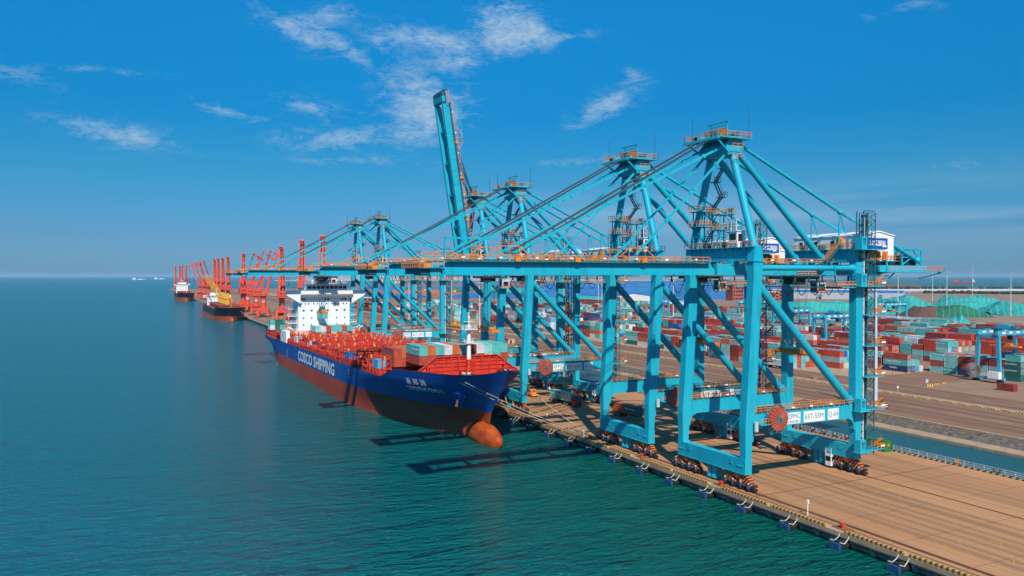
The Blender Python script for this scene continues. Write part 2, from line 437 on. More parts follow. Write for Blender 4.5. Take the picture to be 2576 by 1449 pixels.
MT['apron'] = ground_mat('apron', (0.46, 0.21, 0.085), (0.52, 0.265, 0.12), (0.25, 0.13, 0.068), 0.03, 0.55, ((114.2, 0.9), (116.4, 0.8), (119.4, 0.9), (122.0, 1.1), (124.4, 0.8), (128.0, 1.2), (130.8, 0.7), (145, 1.4), (148, 1.0)))
MT['asphalt'] = ground_mat('asphalt', (0.24, 0.12, 0.066), (0.31, 0.165, 0.095), (0.13, 0.068, 0.042), 0.03, 0.6, ((213, 2.0), (219, 1.6), (228, 2.2), (234, 1.6), (251, 1.6), (257, 1.4), (263, 1.5)))
MT['yard'] = ground_mat('yard', (0.33, 0.185, 0.105), (0.28, 0.16, 0.095), (0.18, 0.10, 0.06), 0.25, 0.6)
MT['concrete'] = mat('concrete', (0.45, 0.31, 0.20), 0.85, var=0.2, scale=0.4)
MT['pale_concrete'] = mat('pale_concrete', (0.49, 0.49, 0.45), 0.85, var=0.22, scale=0.7)
MT['dirt'] = mat('dirt', (0.30, 0.20, 0.14), 0.95, var=0.25, scale=0.02)
MT['far_land'] = mat('far_land', (0.20, 0.18, 0.16), 0.95, var=0.3, scale=0.004)
MT['rock'] = mat('rock', (0.15, 0.115, 0.085), 0.95, var=0.6, scale=0.9, bump=1.0, bscale=0.8)
MT['road_line'] = mat('road_line', (0.62, 0.58, 0.52), 0.8, var=0.3, scale=0.5)
MT['amber_line'] = mat('amber_line', (0.62, 0.27, 0.06), 0.8, var=0.3, scale=0.6)
MT['rail_dark'] = mat('rail_dark', (0.07, 0.035, 0.022), 0.7, var=0.3)
MT['hill'] = mat('hill', (0.34, 0.31, 0.29), 0.95, var=0.3, scale=0.002)

QX, AX = 103.5, 163.0            # quay edge, inner edge of the apron
slab('quay_apron', QX + 1.6, AX + 1.2, -120, 2700, -9, 0.0, 'apron')
b = MB()                          # the capping beam along the water with its recessed face
b.box(QX, QX + 1.6, -120, 1000, -0.75, 0.02, 0)
y = -40.0
k = 0
while y < 700:
    b.prism([(QX + 0.25, -0.75), (QX + 1.6, -0.75), (QX + 1.6, -3.4), (QX + 1.25, -3.4)], 1, y - 0.45, y + 0.45, 1)
    y += 3.7; k += 1
tag(b.build('quay_edge', ['concrete', 'pale_concrete']), kind='structure')
b = MB(); b.box(QX, QX + 1.6, 1000, 2700, -9, 0.02); tag(b.build('far_quay', 'concrete'), kind='structure')
slab('quay_wall', QX + 1.3, QX + 1.6, -120, 1000, -9, -0.75, 'pale_concrete')

# yard: one sheet of ground beyond the basin, far land behind it
sheet('yard_ground', [(204, -200), (900, -200), (1500, 300), (1720, 900), (2060, 1500), (2060, 2700), (150, 2700), (105.2, 2700), (105.2, 700), (204, 700)], 0.004, 'yard')
b = MB(); b.box(204, 206, -200, 700, -7, -0.01)
tag(b.build('yard_wall', 'concrete'), kind='structure')
slab('basin_head', 165, 204, 640, 700, -7, 0.0, 'concrete')
sheet('yard_road', [(206.2, -200), (242, -200), (242, 2600), (206.2, 2600)], 0.010, 'asphalt')
sheet('block_road', [(247, -200), (267, -200), (267, 2600), (247, 2600)], 0.010, 'asphalt')
sheet('cross_road', [(267, 203), (700, 203), (700, 229), (267, 229)], 0.014, 'asphalt')
sheet('storage_ground', [(700, 300), (1500, 300), (1720, 900), (2060, 1500), (2060, 2690), (560, 2690), (560, 900), (700, 700)], 0.010, 'dirt')
# basin between the apron and the yard
sheet('basin_water', [(164.2, -200), (196.5, -200), (196.5, 640), (164.2, 640)], WZ + 0.25, 'basin')
b = MB(); b.add([(196.2, -200, -1.15), (196.2, 640, -1.15), (191.8, 640, -1.35), (191.8, -200, -1.35), (191.6, -200, -6), (191.6, 640, -6)], [(0, 1, 2, 3)[::-1], (3, 2, 5, 4)[::-1]])
tag(b.build('basin_ledge', 'concrete'), kind='structure')
b = MB(); rr = random.Random(3)
ys = [-200 + 2.0 * i for i in range(421)]
rows = [(196.2, -1.15), (198.2, -0.95), (200.2, -0.6), (202.2, -0.3), (204.05, 0.0)]
for j, yy in enumerate(ys):
    for i, (xx, zz) in enumerate(rows):
        jit = 0 if i in (0, 4) else 0.28
        b.v.append((xx + rr.uniform(-jit, jit), yy, zz + rr.uniform(-jit, jit)))
for j in range(len(ys) - 1):
    for i in range(4):
        a = j * 5 + i; b.f.append((a, a + 1, a + 6, a + 5)); b.m.append(0); b.sm.append(False)
tag(b.build('rock_bank', 'rock'), kind='structure')
b = MB(); b.box(203.9, 204.9, -200, 640, 0.0, 0.16); tag(b.build('bank_kerb', 'concrete'), kind='structure')
# bridges from the apron to the yard
for y0, y1 in ((196, 206), (330, 342), (560, 600)):
    b = MB(); b.box(164, 205, y0, y1, -1.2, 0.012); tag(b.build('access_bridge', 'apron'), kind='structure')

# crane rails and painted lines on the apron
b = MB()
for x, w in ((107.5, 0.9), (137.5, 0.55), (105.75, 0.30), (164.0, 0.1)):
    if x < 160: b.add([(x - w / 2, -120, 0.006), (x + w / 2, -120, 0.006), (x + w / 2, 2600, 0.006), (x - w / 2, 2600, 0.006)], [(0, 1, 2, 3)])
tag(b.build('rail_channels', 'rail_dark'), kind='structure')
b = MB()
for x in (107.2, 107.8, 137.5): b.box(x - 0.06, x + 0.06, -120, 1200, 0.007, 0.05)
tag(b.build('crane_rails', 'rust'), kind='structure')
b = MB(); rr = random.Random(5)
def strip(b, p, q, w, z):
    p = Vector((*p, 0)); q = Vector((*q, 0)); d = (q - p).normalized(); n = Vector((-d.y, d.x, 0)) * w / 2
    b.add([(v.x, v.y, z) for v in (p - n, q - n, q + n, p + n)], [(3, 2, 1, 0)] if False else [(0, 1, 2, 3)])
for x in (112.5, 117.0, 121.5, 126.0, 130.5):
    yy = -80
    while yy < 520:
        l = rr.uniform(5, 22); strip(b, (x, yy), (x, yy + l), 0.14, 0.008); yy += l + rr.uniform(1, 9)
for k in range(60):
    x = rr.choice((109.8, 114.8, 119.2, 123.8, 128.2, 147)); yy = rr.uniform(60, 320)
    strip(b, (x, yy), (x + 3.2, yy + rr.uniform(-0.5, 0.5) + 2.2), 0.12, 0.009)
tag(b.build('amber_markings', 'amber_line'), kind='structure')
b = MB(); strip(b, (106.2, 113.5), (163, 113.6), 0.22, 0.0085); strip(b, (106.2, 60), (163, 60), 0.22, 0.0085); strip(b, (106.2, 172), (163, 172), 0.22, 0.0085)
for yy in range(72, 420, 12): strip(b, (106.2, yy), (163, yy), 0.07, 0.0083)
for xx in (111, 134.5, 141.5, 149, 156): strip(b, (xx, -60), (xx, 520), 0.07, 0.0081)
tag(b.build('paving_joints', 'rail_dark'), kind='structure')
# faint white bay marks in the yard
b = MB()
for i in range(7): strip(b, (270 + i * 3.4, 170 + 0.3 * i), (270 + i * 3.4, 198), 0.16, 0.02)
strip(b, (268, 198.5), (298, 198.5), 0.2, 0.02); strip(b, (268, 172), (268, 198.5), 0.2, 0.02)
for i in range(40): strip(b, (257, 40 + i * 14), (257, 46 + i * 14), 0.2, 0.02)
for i in range(40): strip(b, (224, 40 + i * 14), (224, 46 + i * 14), 0.18, 0.02)
tag(b.build('bay_markings', 'road_line'), kind='structure')
sheet('road_shoulder', [(242, -200), (247, -200), (247, 2600), (242, 2600)], 0.009, 'concrete')
sheet('block_apron', [(267, 229), (300, 229), (300, 2400), (267, 2400)], 0.009, 'concrete')

# hills and far shores
def ridge(name, pts, depth, material, seed):
    """a long low rise: crest points (x, y, height), falling to the ground before and behind"""
    rr = random.Random(seed); b = MB(); n = len(pts)
    for x, y, h in pts:
        d = Vector((x, y, 0)).normalized()
        for t, f in ((-1, 0), (-0.45, 0.55), (0, 1), (0.5, 0.5), (1, 0)):
            p = Vector((x, y, 0)) + d * depth * t
            b.v.append((p.x, p.y, WZ + 0.1 + h * f * rr.uniform(0.92, 1.06)))
    for j in range(n - 1):
        for i in range(4):
            a = j * 5 + i; b.f.append((a, a + 5, a + 6, a + 1)); b.m.append(0); b.sm.append(True)
    return tag(b.build(name, material), kind='structure')
def polar(px, dist):
    a = math.atan((px - 1288) / 1980.0) + YAW; dd = dist / math.cos(a - YAW)
    return (math.sin(a) * dd, math.cos(a) * dd)

# ------------------------------------------------------------------ ship-to-shore gantry cranes (x = 0 sea rail, 30 land rail; boom over the water at -x)
LEGY = 9.6
GZ0, GZ1 = 41.9, 44.1            # underside and top of boom and girder
def make_gantry_crane():
    root = thing('gantry_crane', 'x', 'gantry crane', group='blue ship-to-shore cranes on the quay')
    P = 'crane_blue'
    for sy in (-1, 1):
        y = sy * LEGY
        b = MB(); b.loft([(0, y, 6.1, 1.5, 1.6), (0.05, y, 10.2, 1.75, 1.7), (0.2, y, 12.2, 2.2, 1.8), (0.45, y, 15.5, 2.2, 1.8), (2.0, y, 40.4, 2.1, 1.8), (2.2, y, 44.5, 2.4, 1.8)])
        for zz in (18.5, 24, 29.5, 35): xx = 0.45 + (zz - 15.5) / 24.9 * 1.55; b.loft([(xx, y, zz, 2.18, 1.84), (xx, y, zz + 0.09, 2.18, 1.84)])
        b.beam((1.62, y - 0.93, 16), (3.0, y - 0.93, 40), 0.14, 0.12)
        b.loft([(2.2, y, 44.5, 2.9, 2.2), (2.2, y, 44.75, 2.9, 2.2)])
        b.loft([(2.2, y, 44.75, 2.5, 1.9), (2.2, y, 47.6, 1.75, 1.7)])
        b.build('leg', P, root)
        b = MB(); b.loft([(30, y, 6.1, 1.5, 1.6), (30, y, 10.2, 1.7, 1.7), (30, y, 12.2, 2.0, 1.8), (30, y, 44.6, 2.0, 1.8)])
        for zz in (20, 26, 32, 38): b.loft([(30, y, zz, 2.05, 1.85), (30, y, zz + 0.09, 2.05, 1.85)])
        b.build('leg', P, root)
        # portal beam with curved haunches
        b = MB(); z0, z1 = 11.9, 14.7
        poly = [(0.9, z1), (0.9, 9.4), (1.25, 9.4), (1.35, 10.5), (1.9, 11.4), (3.0, z0), (27.2, z0), (28.2, 11.4), (28.75, 10.5), (28.85, 9.4), (29.2, 9.4), (29.2, z1 + 0.9), (27.5, z1)]
        b.prism(poly, 1, y - 0.75, y + 0.75)
        for x in range(4, 27, 3): b.box(x - 0.03, x + 0.03, y - 0.80, y + 0.80, z1 - 0.12, z1 + 0.04)
        pb = b.build('portal_beam', P, root)
        b = MB()
        for dy in (-1.0, 1.0): b.rail([(1.6, y + dy, z1 + 0.05), (28.6, y + dy, z1 + 0.05)], 1.15, 1.5, 0.085)
        b.box(1.6, 28.6, y - 0.35, y + 0.35, z1 + 0.02, z1 + 0.22, 1)
        for x in (11, 16, 21.5): b.box(x, x + 0.7, y - sy * 0 - 1.05, y - 0.95, z1 + 0.55, z1 + 0.85, 2)
        b.build('walkway_railing', ['orange_paint', 'teal_steel', 'lamp_white'], pb)
        # brace from the head of the sea leg down to the foot of the land leg
        b = MB(); b.tube((2.6, y, 40.2), (28.3, y, 15.2), 0.82, n=14)
        b.beam((28.0, y, 16.0), (28.9, y, 14.8), 0.25, 2.0)
        b.build('diagonal_brace', P, root)
        b = MB(); b.tube((3.0, y, 43.3), (29.2, y, 43.3), 0.55, n=12); b.tube((2.4, y, 43.3), (4.4, y, 43.3), 0.9, 0.55, n=12); b.tube((27.6, y, 43.3), (29.4, y, 43.3), 0.55, 0.95, n=12)
        b.build('tie_tube', P, root)
    for x in (0, 30):
        b = MB(); w = 0.85
        b.prism([(-10.4, 3.1), (10.4, 3.1), (10.4, 6.15), (8.6, 6.15), (8.3, 6.0), (-8.3, 6.0), (-8.6, 6.15), (-10.4, 6.15)], 0, x - w, x + w)
        b.box(x - w - 0.12, x + w + 0.12, -10.45, 10.45, 3.1, 3.2)
        for yy in (-9.6, -9.0, -8.4, 8.4, 9.0, 9.6): b.box(x - w - 0.16, x - w, yy - 0.12, yy + 0.12, 4.5, 4.8)
        for yy in (-6.4, 6.4): b.box(x - w - 0.1, x - w, yy - 0.45, yy + 0.45, 4.6, 5.6)
        b.build('sill_beam', P, root)
        for sy in (-1, 1):
            c = sy * 7.9
            b = MB()
            # main equaliser, two second equalisers, four trucks
            b.prism([(c - 3.6, 1.9), (c - 2.6, 2.75), (c - 0.8, 3.1), (c + 0.8, 3.1), (c + 2.6, 2.75), (c + 3.6, 1.9), (c + 3.2, 1.55), (c + 1.2, 2.0), (c - 1.2, 2.0), (c - 3.2, 1.55)], 0, x - 0.55, x + 0.55, 0)
            for d in (-2.2, 2.2):
                b.prism([(c + d - 1.9, 1.25), (c + d - 0.4, 2.0), (c + d + 0.4, 2.0), (c + d + 1.9, 1.25), (c + d + 1.5, 0.95), (c + d - 1.5, 0.95)], 0, x - 0.68, x + 0.68, 1 if d > 0 else 0)
            b.prism([(c - 0.62, 3.1), (c + 0.62, 3.1), (c + 0.55, 2.5), (c, 2.05), (c - 0.55, 2.5)], 0, x - 0.72, x + 0.72, 2)
            bg = b.build('bogie', ['bogie_stripe', 'bogie_stripe_back', 'orange_paint'], root)
            for d in (-3.3, -1.1, 1.1, 3.3):
                b = MB()
                b.box(x - 0.5, x + 0.5, c + d - 0.95, c + d + 0.95, 0.45, 1.1, 0)
                for e in (-0.5, 0.5): b.tube((x - 0.25, c + d + e, 0.42), (x + 0.25, c + d + e, 0.42), 0.40, n=12, mi=0)
                b.tube((x - 0.75, c + d, 0.75), (x - 0.75, c + d, 1.55), 0.22, n=8, mi=1)
                b.box(x - 1.0, x - 0.5, c + d - 0.3, c + d + 0.3, 0.4, 0.8, 0)
                b.tube((x - 0.75, c + d, 1.55), (x - 0.75, c + d, 1.75), 0.17, n=8, mi=2)
                b.build('wheel_truck', ['dark_steel', 'motor_blue', 'galv'], bg)
            b = MB(); ye = sy * 12.0
            b.box(x - 0.45, x + 0.45, min(ye, ye + sy * 0.5), max(ye, ye + sy * 0.5), 0.3, 1.5, 0); b.tube((x, ye + sy * 0.5, 0.95), (x, ye + sy * 1.2, 0.95), 0.16, n=8, mi=1)
            b.build('buffer', ['dark_steel', 'orange_paint'], root)
        b = MB()
        for d in (-0.75, 0.75):
            b.loft([(x, d, 0.35, 1.0, 0.9), (x, d, 0.8, 1.0, 0.9), (x, d, 1.0, 0.7, 0.6), (x, d, 3.1, 0.9, 0.75)])
        b.build('anchor_pin', P, root)
    # checker's cabin beside the land bogies
    b = MB(); b.box(28.6, 29.9, -4.6, -3.0, 0.5, 3.0, 0); b.box(28.55, 28.6, -4.4, -3.2, 1.55, 2.55, 1); b.box(28.8, 29.7, -4.65, -4.6, 1.55, 2.55, 1)
    for yy in (-4.55, -3.05):
        for xx in (28.65, 29.85): b.beam((xx, yy, 3.0), (xx, yy, 4.4), 0.09, 0.09, 0)
    b.beam((28.65, -4.55, 3.9), (28.65, -3.05, 3.9), 0.09, 0.09, 0)
    b.build('ground_cabin', ['white_paint', 'glass_dark'], root)
    # beams across the top joining the two frames
    for x, w in ((2.2, 1.5), (30, 1.6)):
        b = MB(); b.prism([(-9.6, 44.75), (-4.6, 44.6), (4.6, 44.6), (9.6, 44.75), (9.6, 47.3), (-9.6, 47.3)], 0, x - w / 2, x + w / 2)
        for yy in range(-8, 9, 2): b.box(x - w / 2 - 0.25, x - w / 2, yy - 0.04, yy + 0.04, 46.6, 47.3)
        for yy in (-3.4, 3.4): b.box(x - 1.0, x + 1.0, yy - 0.7, yy + 0.7, 43.9, 44.9)
        b.box(x - w / 2 - 0.7, x + w / 2 + 0.7, -10.4, 10.4, 47.3, 47.42)
        tb = b.build('top_beam', P, root)
        b = MB(); e = w / 2 + 0.7
        b.rail([(x - e, -10.4, 47.42), (x - e, 10.4, 47.42)], 1.15, 1.5, 0.09); b.rail([(x + e, -10.4, 47.42), (x + e, 10.4, 47.42)], 1.15, 1.5, 0.09)
        for yy in (-6, -1, 4): b.box(x - 0.5, x + 0.5, yy, yy + 1.3, 47.42, 48.4, 1)
        b.build('walkway_railing', ['orange_paint', 'teal_steel'], tb)
    # A-frame: two raking front legs, two thick back legs, two rear ties, head beam
    for sy in (-1, 1):
        b = MB(); b.tube((2.2, sy * 9.5, 47.0), (2.0, sy * 3.3, 66.3), 0.78, n=14); b.tube((2.0, sy * 3.4, 65.7), (2.0, sy * 3.3, 66.3), 0.95, n=12)
        b.build('tower_leg', P, root)
        b = MB(); b.tube((2.4, sy * 3.2, 67.6), (26.6, sy * 3.7, 45.2), 0.66, n=14); b.beam((26.0, sy * 3.7, 45.9), (27.3, sy * 3.7, 44.2), 0.3, 1.9)
        b.build('back_leg', P, root)
        b = MB()
        k = (31.5, sy * 3.9, 55.6); b.tube((3.2, sy * 3.2, 68.6), k, 0.36, n=10); b.tube(k, (57.0, sy * 3.6, 45.3), 0.36, n=10)
        b.ico(k, 0.55); b.ico((57, sy * 3.6, 45.3), 0.8)
        b.tube(k, (31.2, sy * 3.9, 47.4), 0.17, n=6); b.tube(k, (36.0, sy * 3.9, 44.3), 0.15, n=6)
        b.build('rear_tie', P, root)
    b = MB()
    b.prism([(0.2, 66.0), (3.6, 66.0), (4.2, 68.3), (3.4, 69.2), (0.8, 69.2), (-0.4, 68.0)], 1, -4.0, 4.0)
    b.box(-3.4, 5.2, -5.2, 5.2, 69.2, 69.34)
    b.beam((-3.2, -4.6, 69.0), (0.6, -3.9, 66.4), 0.25, 0.3); b.beam((-3.2, 4.6, 69.0), (0.6, 3.9, 66.4), 0.25, 0.3)
    b.box(-3.6, -3.2, -5.4, 5.4, 68.8, 69.3)
    for x, y in ((-1.4, -2.2), (-1.4, 2.2)): b.box(x - 1.2, x + 0.8, y - 0.9, y + 0.9, 69.34, 70.2)
    b.box(0.8, 4.4, -3.6, 3.6, 69.34, 69.9)
    for yy in (-2.6, 2.6): b.beam((1.2, yy, 69.9), (1.2, yy, 73.0), 0.22, 0.22)
    b.beam((1.2, -3.0, 73.0), (1.2, 3.4, 73.0), 0.3, 0.3); b.beam((1.2, -2.6, 72.3), (1.2, 2.6, 72.3), 0.18, 0.18)
    hd = b.build('tower_head', P, root)
    b = MB()
    for yy in (-2.4, -1.6, 1.0, 1.8): b.tube((0.6, yy, 70.6), (0.6, yy + 0.35, 70.6), 1.1, n=14, mi=0)
    b.box(-2.8, -1.6, -3.8, -2.6, 69.3, 70.5, 1); b.box(-2.6, -1.4, 2.2, 3.6, 69.3, 70.3, 1); b.tube((3.2, -3.4, 70.4), (3.2, -0.6, 70.4), 0.5, n=10, mi=1); b.box(3.6, 4.6, 3.0, 4.6, 69.3, 70.9, 0)
    b.box(-0.6, 0.4, -0.8, 0.6, 69.9, 71.2, 1); b.box(2.2, 3.4, 1.2, 2.6, 69.9, 71.4, 1)
    b.build('rope_sheave', ['rust', 'teal_steel'], hd)
    b = MB(); b.rail([(-3.4, -5.2, 69.34), (5.2, -5.2, 69.34), (5.2, 5.2, 69.34), (-3.4, 5.2, 69.34), (-3.4, -5.2, 69.34)], 1.2, 1.5, 0.09)
    b.rail([(0.2, -5.4, 64.9), (2.8, -5.4, 64.9), (2.8, -3.6, 64.9)], 1.2, 1.3, 0.09); b.rail([(0.2, -5.4, 66.9), (2.8, -5.4, 66.9)], 1.2, 1.3, 0.09)
    b.build('walkway_railing', 'orange_paint', hd)
    b = MB(); b.tube((4.8, -4.8, 69.3), (4.8, -4.8, 75.6), 0.06, n=4); b.tube((-2.5, 3.8, 69.3), (-2.5, 3.8, 74.4), 0.05, n=4); b.tube((1.2, 4.5, 69.3), (1.2, 4.5, 72.4), 0.05, n=4)
    b.build('antenna', 'wire', hd)
    # zigzag stair on the far tower leg
    b = MB(); prev = None
    stops = [(47.4, 8.6, 4.2), (52.0, 7.6, 6.6), (55.0, 6.6, 4.4), (58.6, 5.6, 6.8), (61.6, 4.8, 4.4), (64.6, 4.4, 6.2)]
    for z, y, x in stops:
        if prev:
            pz, py, px = prev
            for o in (-0.4, 0.4): b.beam((px, py + o, pz), (x, y + o, z), 0.12, 0.28, 0)
            n = int((z - pz) / 0.4)
            for i in range(1, n): t = i / n; b.box(px + (x - px) * t - 0.16, px + (x - px) * t + 0.16, py + (y - py) * t - 0.4, py + (y - py) * t + 0.4, pz + (z - pz) * t - 0.04, pz + (z - pz) * t + 0.04, 0)
            b.beam((px, py - 0.5, pz + 1.1), (x, y - 0.5, z + 1.1), 0.07, 0.07, 0)
            b.box(x - 0.9, x + 0.9, y - 0.8, y + 0.8, z - 0.12, z, 0); b.rail([(x - 0.9, y - 0.8, z), (x + 0.9, y - 0.8, z), (x + 0.9, y + 0.8, z)], 1.1, 0.9, 0.07, 1)
        prev = (z, y, x)
    b.build('stair', ['teal_steel', 'orange_paint'], root)
    # latticed service towers and the white cabin on the front top beam
    for y0, zt, nm in ((5.6, 55.4, 0), (-0.6, 54.4, 1)):
        b = MB(); x0, x1, y1 = 1.2, 4.2, y0 + 2.4
        for xx in (x0, x1):
            for yy in (y0, y1): b.beam((xx, yy, 47.4), (xx, yy, zt), 0.2, 0.2, 0)
        z = 47.4; s = 0
        while z < zt - 1:
            b.beam((x0, y0, z if s else z + 2.6), (x0, y1, z + 2.6 if s else z), 0.12, 0.12, 0); b.beam((x0, y0, z + 2.6), (x1, y0, z), 0.12, 0.12, 0)
            b.beam((x0, y0, z + 2.6), (x0, y1, z + 2.6), 0.12, 0.12, 0); b.beam((x0, y0, z + 2.6), (x1, y0, z + 2.6), 0.12, 0.12, 0); z += 2.6; s = 1 - s
        for zz in (zt - 3.2, zt):
            b.box(x0 - 0.7, x1 + 0.5, y0 - 0.5, y1 + 0.7, zz - 0.15, zz, 0); b.rail([(x0 - 0.7, y1 + 0.7, zz), (x0 - 0.7, y0 - 0.5, zz), (x1 + 0.5, y0 - 0.5, zz), (x1 + 0.5, y1 + 0.7, zz)], 1.15, 1.0, 0.1, 1)
        for k in range(8): b.box(x0 + 0.3 + 0.3 * k, x0 + 0.6 + 0.3 * k, y0 + 0.3, y0 + 1.0, 47.6 + 0.5 * k, 47.72 + 0.5 * k, 2)
        b.build('service_tower', [P, 'orange_paint', 'dark_steel'], root)
    b = MB(); b.box(0.9, 3.1, -5.9, -3.4, 47.45, 50.6, 0); b.box(0.86, 0.9, -5.6, -3.7, 48.9, 50.1, 1); b.box(1.2, 2.2, -5.94, -5.9, 48.6, 50.1, 1)
    b.box(0.7, 3.3, -6.1, -3.2, 50.6, 50.75, 0)
    for xx in (1.2, 2.6):
        for yy in (-5.4, -3.9): b.beam((xx, yy, 50.7), (xx, yy, 53.0), 0.1, 0.1, 0)
    for zz in (51.8, 53.0): b.beam((1.2, -5.4, zz), (1.2, -3.9, zz), 0.1, 0.1, 0); b.beam((1.2, -5.4, zz), (2.6, -5.4, zz), 0.1, 0.1, 0)
    b.build('crane_cabin', ['white_paint', 'glass_dark'], root)
    # machinery house across the back girder
    b = MB(); hx0, hx1, hy0, hy1 = 32.2, 41.4, -9.6, 9.9
    b.prism([(hx0, 45.0), (hx1, 45.0), (hx1, 50.3), ((hx0 + hx1) / 2, 51.1), (hx0, 50.3)], 1, hy0, hy1)
    b.prism([(hx0 - 0.2, 50.3), ((hx0 + hx1) / 2, 51.15), (hx1 + 0.2, 50.3), (hx1 + 0.2, 50.5), ((hx0 + hx1) / 2, 51.4), (hx0 - 0.2, 50.5)], 1, hy0 - 0.2, hy1 + 0.2)
    hs = b.build('machinery_house', 'white_paint', root)
    for y0 in (-2.0, 2.8, 7.0):
        b = MB(); b.box(hx0 - 0.06, hx0 + 0.02, y0, y0 + 1.2, 48.0, 49.5, 0); b.box(hx0 - 0.10, hx0 - 0.06, y0 + 0.15, y0 + 1.05, 48.15, 49.35, 1); b.build('window', ['galv', 'glass_dark'], hs)
    b = MB(); b.box(hx0 - 0.9, hx0 - 0.02, -4.4, -3.0, 47.4, 49.6); b.prism([(-4.4, 49.6), (-3.0, 49.6), (-3.3, 50.1), (-4.1, 50.1)], 0, hx0 - 0.9, hx0 - 0.02); b.build('door', 'orange_paint', hs)
    for x0 in (33.6, 35.6, 37.8):
        b = MB(); b.box(x0, x0 + 1.2, hy0 - 0.5, hy0 - 0.02, 45.1, 47.0, 0); b.box(x0 + 0.12, x0 + 0.5, hy0 - 0.54, hy0 - 0.5, 45.4, 46.7, 1); b.build('cooling_unit', ['orange_paint', 'rust'], hs)
    b = MB(); b.box(33.3, 39.4, hy0 - 0.08, hy0 - 0.02, 47.5, 49.8, 0); b.mesh_in(text_mesh('津冀国际', 1.25, 1.0, 0.025), face_mtx((36.35, hy0 - 0.10, 48.62), (0, -1, 0)), 1)
    b.build('name_sign', ['sign_blue', 'white_paint'], hs)
    # main girder
    for y in (-3.4, 3.4):
        b = MB(); b.prism([(-1.6, GZ0), (58.5, GZ0 + 0.9), (60.0, GZ0 + 0.9), (60.0, GZ1), (-1.6, GZ1)] if False else [(-2.4, GZ0), (44.0, GZ0), (46.5, GZ0 + 0.7), (60.0, GZ0 + 0.7), (60.0, GZ1), (-2.4, GZ1)], 1, y - 0.55, y + 0.55)
        b.build('girder', P, root)
    b = MB()
    for x in (7, 17, 26, 36, 46, 59.4): b.box(x - 0.45, x + 0.45, -2.85, 2.85, GZ0 + 0.8, GZ1 - 0.2, 0)
    b.box(43.0, 61.5, -6.6, -4.0, GZ0 + 0.55, GZ0 + 0.68, 0); b.box(43.0, 61.5, 4.0, 6.6, GZ0 + 0.55, GZ0 + 0.68, 0); b.box(60.0, 62.2, -6.6, 6.6, GZ0 + 0.55, GZ0 + 0.68, 0)
    b.beam((61.6, -6.2, GZ0 + 0.5), (57, -4, GZ0 - 0.8), 0.2, 0.2); b.beam((61.6, 6.2, GZ0 + 0.5), (57, 4, GZ0 - 0.8), 0.2, 0.2)
    b.box(31.0, 43.0, -9.8, 10.0, 44.85, 44.98, 0)
    b.build('girder_platform', P, root)
    b = MB()
    b.rail([(43.0, -6.6, GZ0 + 0.7), (62.2, -6.6, GZ0 + 0.7), (62.2, 6.6, GZ0 + 0.7), (43, 6.6, GZ0 + 0.7)], 1.15, 1.5, 0.09); b.rail([(31.0, -9.9, 44.98), (43.0, -9.9, 44.98), (43.0, 10, 44.98)], 1.15, 1.4, 0.09)
    b.rail([(4.2, -4.6, GZ1), (31, -4.6, GZ1)], 1.15, 1.4, 0.10); b.rail([(4.2, 4.6, GZ1), (31, 4.6, GZ1)], 1.15, 1.4, 0.10)
    for xx in (6, 11, 17, 22): b.box(xx, xx + 0.8, -4.76, -4.62, GZ1 + 0.72, GZ1 + 1.0, 1)
    b.build('girder_railing', ['orange_paint', 'lamp_white'], root)
    b = MB()
    for dy in (-0.45, 0.45): b.beam((25.2, -5.6 + dy, 44.3), (28.6, -5.6 + dy, 47.5), 0.1, 0.3, 0); b.beam((25.2, -5.6 + dy, 45.4), (28.6, -5.6 + dy, 48.6), 0.09, 0.09, 1); b.beam((25.2, -5.6 + dy, 44.9), (28.6, -5.6 + dy, 48.1), 0.07, 0.07, 1)
    for k in range(9): b.box(25.3 + k * .38, 25.6 + k * .38, -6.0, -5.2, 44.45 + k * .36, 44.52 + k * .36, 0)
    b.box(24.0, 25.3, -6.2, -4.4, 44.1, 44.22, 0)
    b.build('access_stair', ['teal_steel', 'orange_paint'], root)
    # rope tensioning frame at the tail
    b = MB()
    for x in (47, 52, 58.6):
        for y in (-3.4, 3.4): b.beam((x, y, GZ1), (x, y, 47.9 if x > 50 else 47.0), 0.32, 0.32)
    for y in (-3.4, 3.4):
        b.beam((47, y, 47.0), (52, y, 47.9), 0.3, 0.3); b.beam((52, y, 47.9), (58.6, y, 47.9), 0.34, 0.34); b.beam((52, y, 46.0), (58.6, y, 46.0), 0.26, 0.26); b.beam((52, y, 44.2), (58.6, y, 47.7), 0.24, 0.24); b.beam((58.6, y, GZ1), (55.8, y, 47.9), 0.26, 0.26)
    for x in (52, 55.2, 58.6): b.beam((x, -3.4, 47.9), (x, 3.4, 47.9), 0.34, 0.34)
    b.beam((58.6, -3.4, 45), (58.6, 3.4, 47.8), 0.24, 0.24)
    tf = b.build('tail_frame', P, root)
    b = MB()
    b.box(48.2, 57.8, -2.8, 2.8, 43.9, 44.3)
    for y in (-1.9, 1.9): b.tube((49.5, y - 0.9, 45.2), (49.5, y + 0.9, 45.2), 1.2, n=14); b.box(52.5, 55.5, y - 0.9, y + 0.9, 44.2, 46.6)
    b.box(55.8, 57.8, -2.6, 2.6, 44.2, 45.6)
    b.build('winch', 'dark_steel', tf)
    # stair tower and lift beside the near land leg
    b = MB(); x0, x1, y0, y1 = 32.0, 34.2, -10.8, -8.6
    for xx in (x0, x1):
        for yy in (y0, y1): b.beam((xx, yy, 4.0), (xx, yy, 55.0), 0.16, 0.16, 0)
    z = 4.0; s = 0
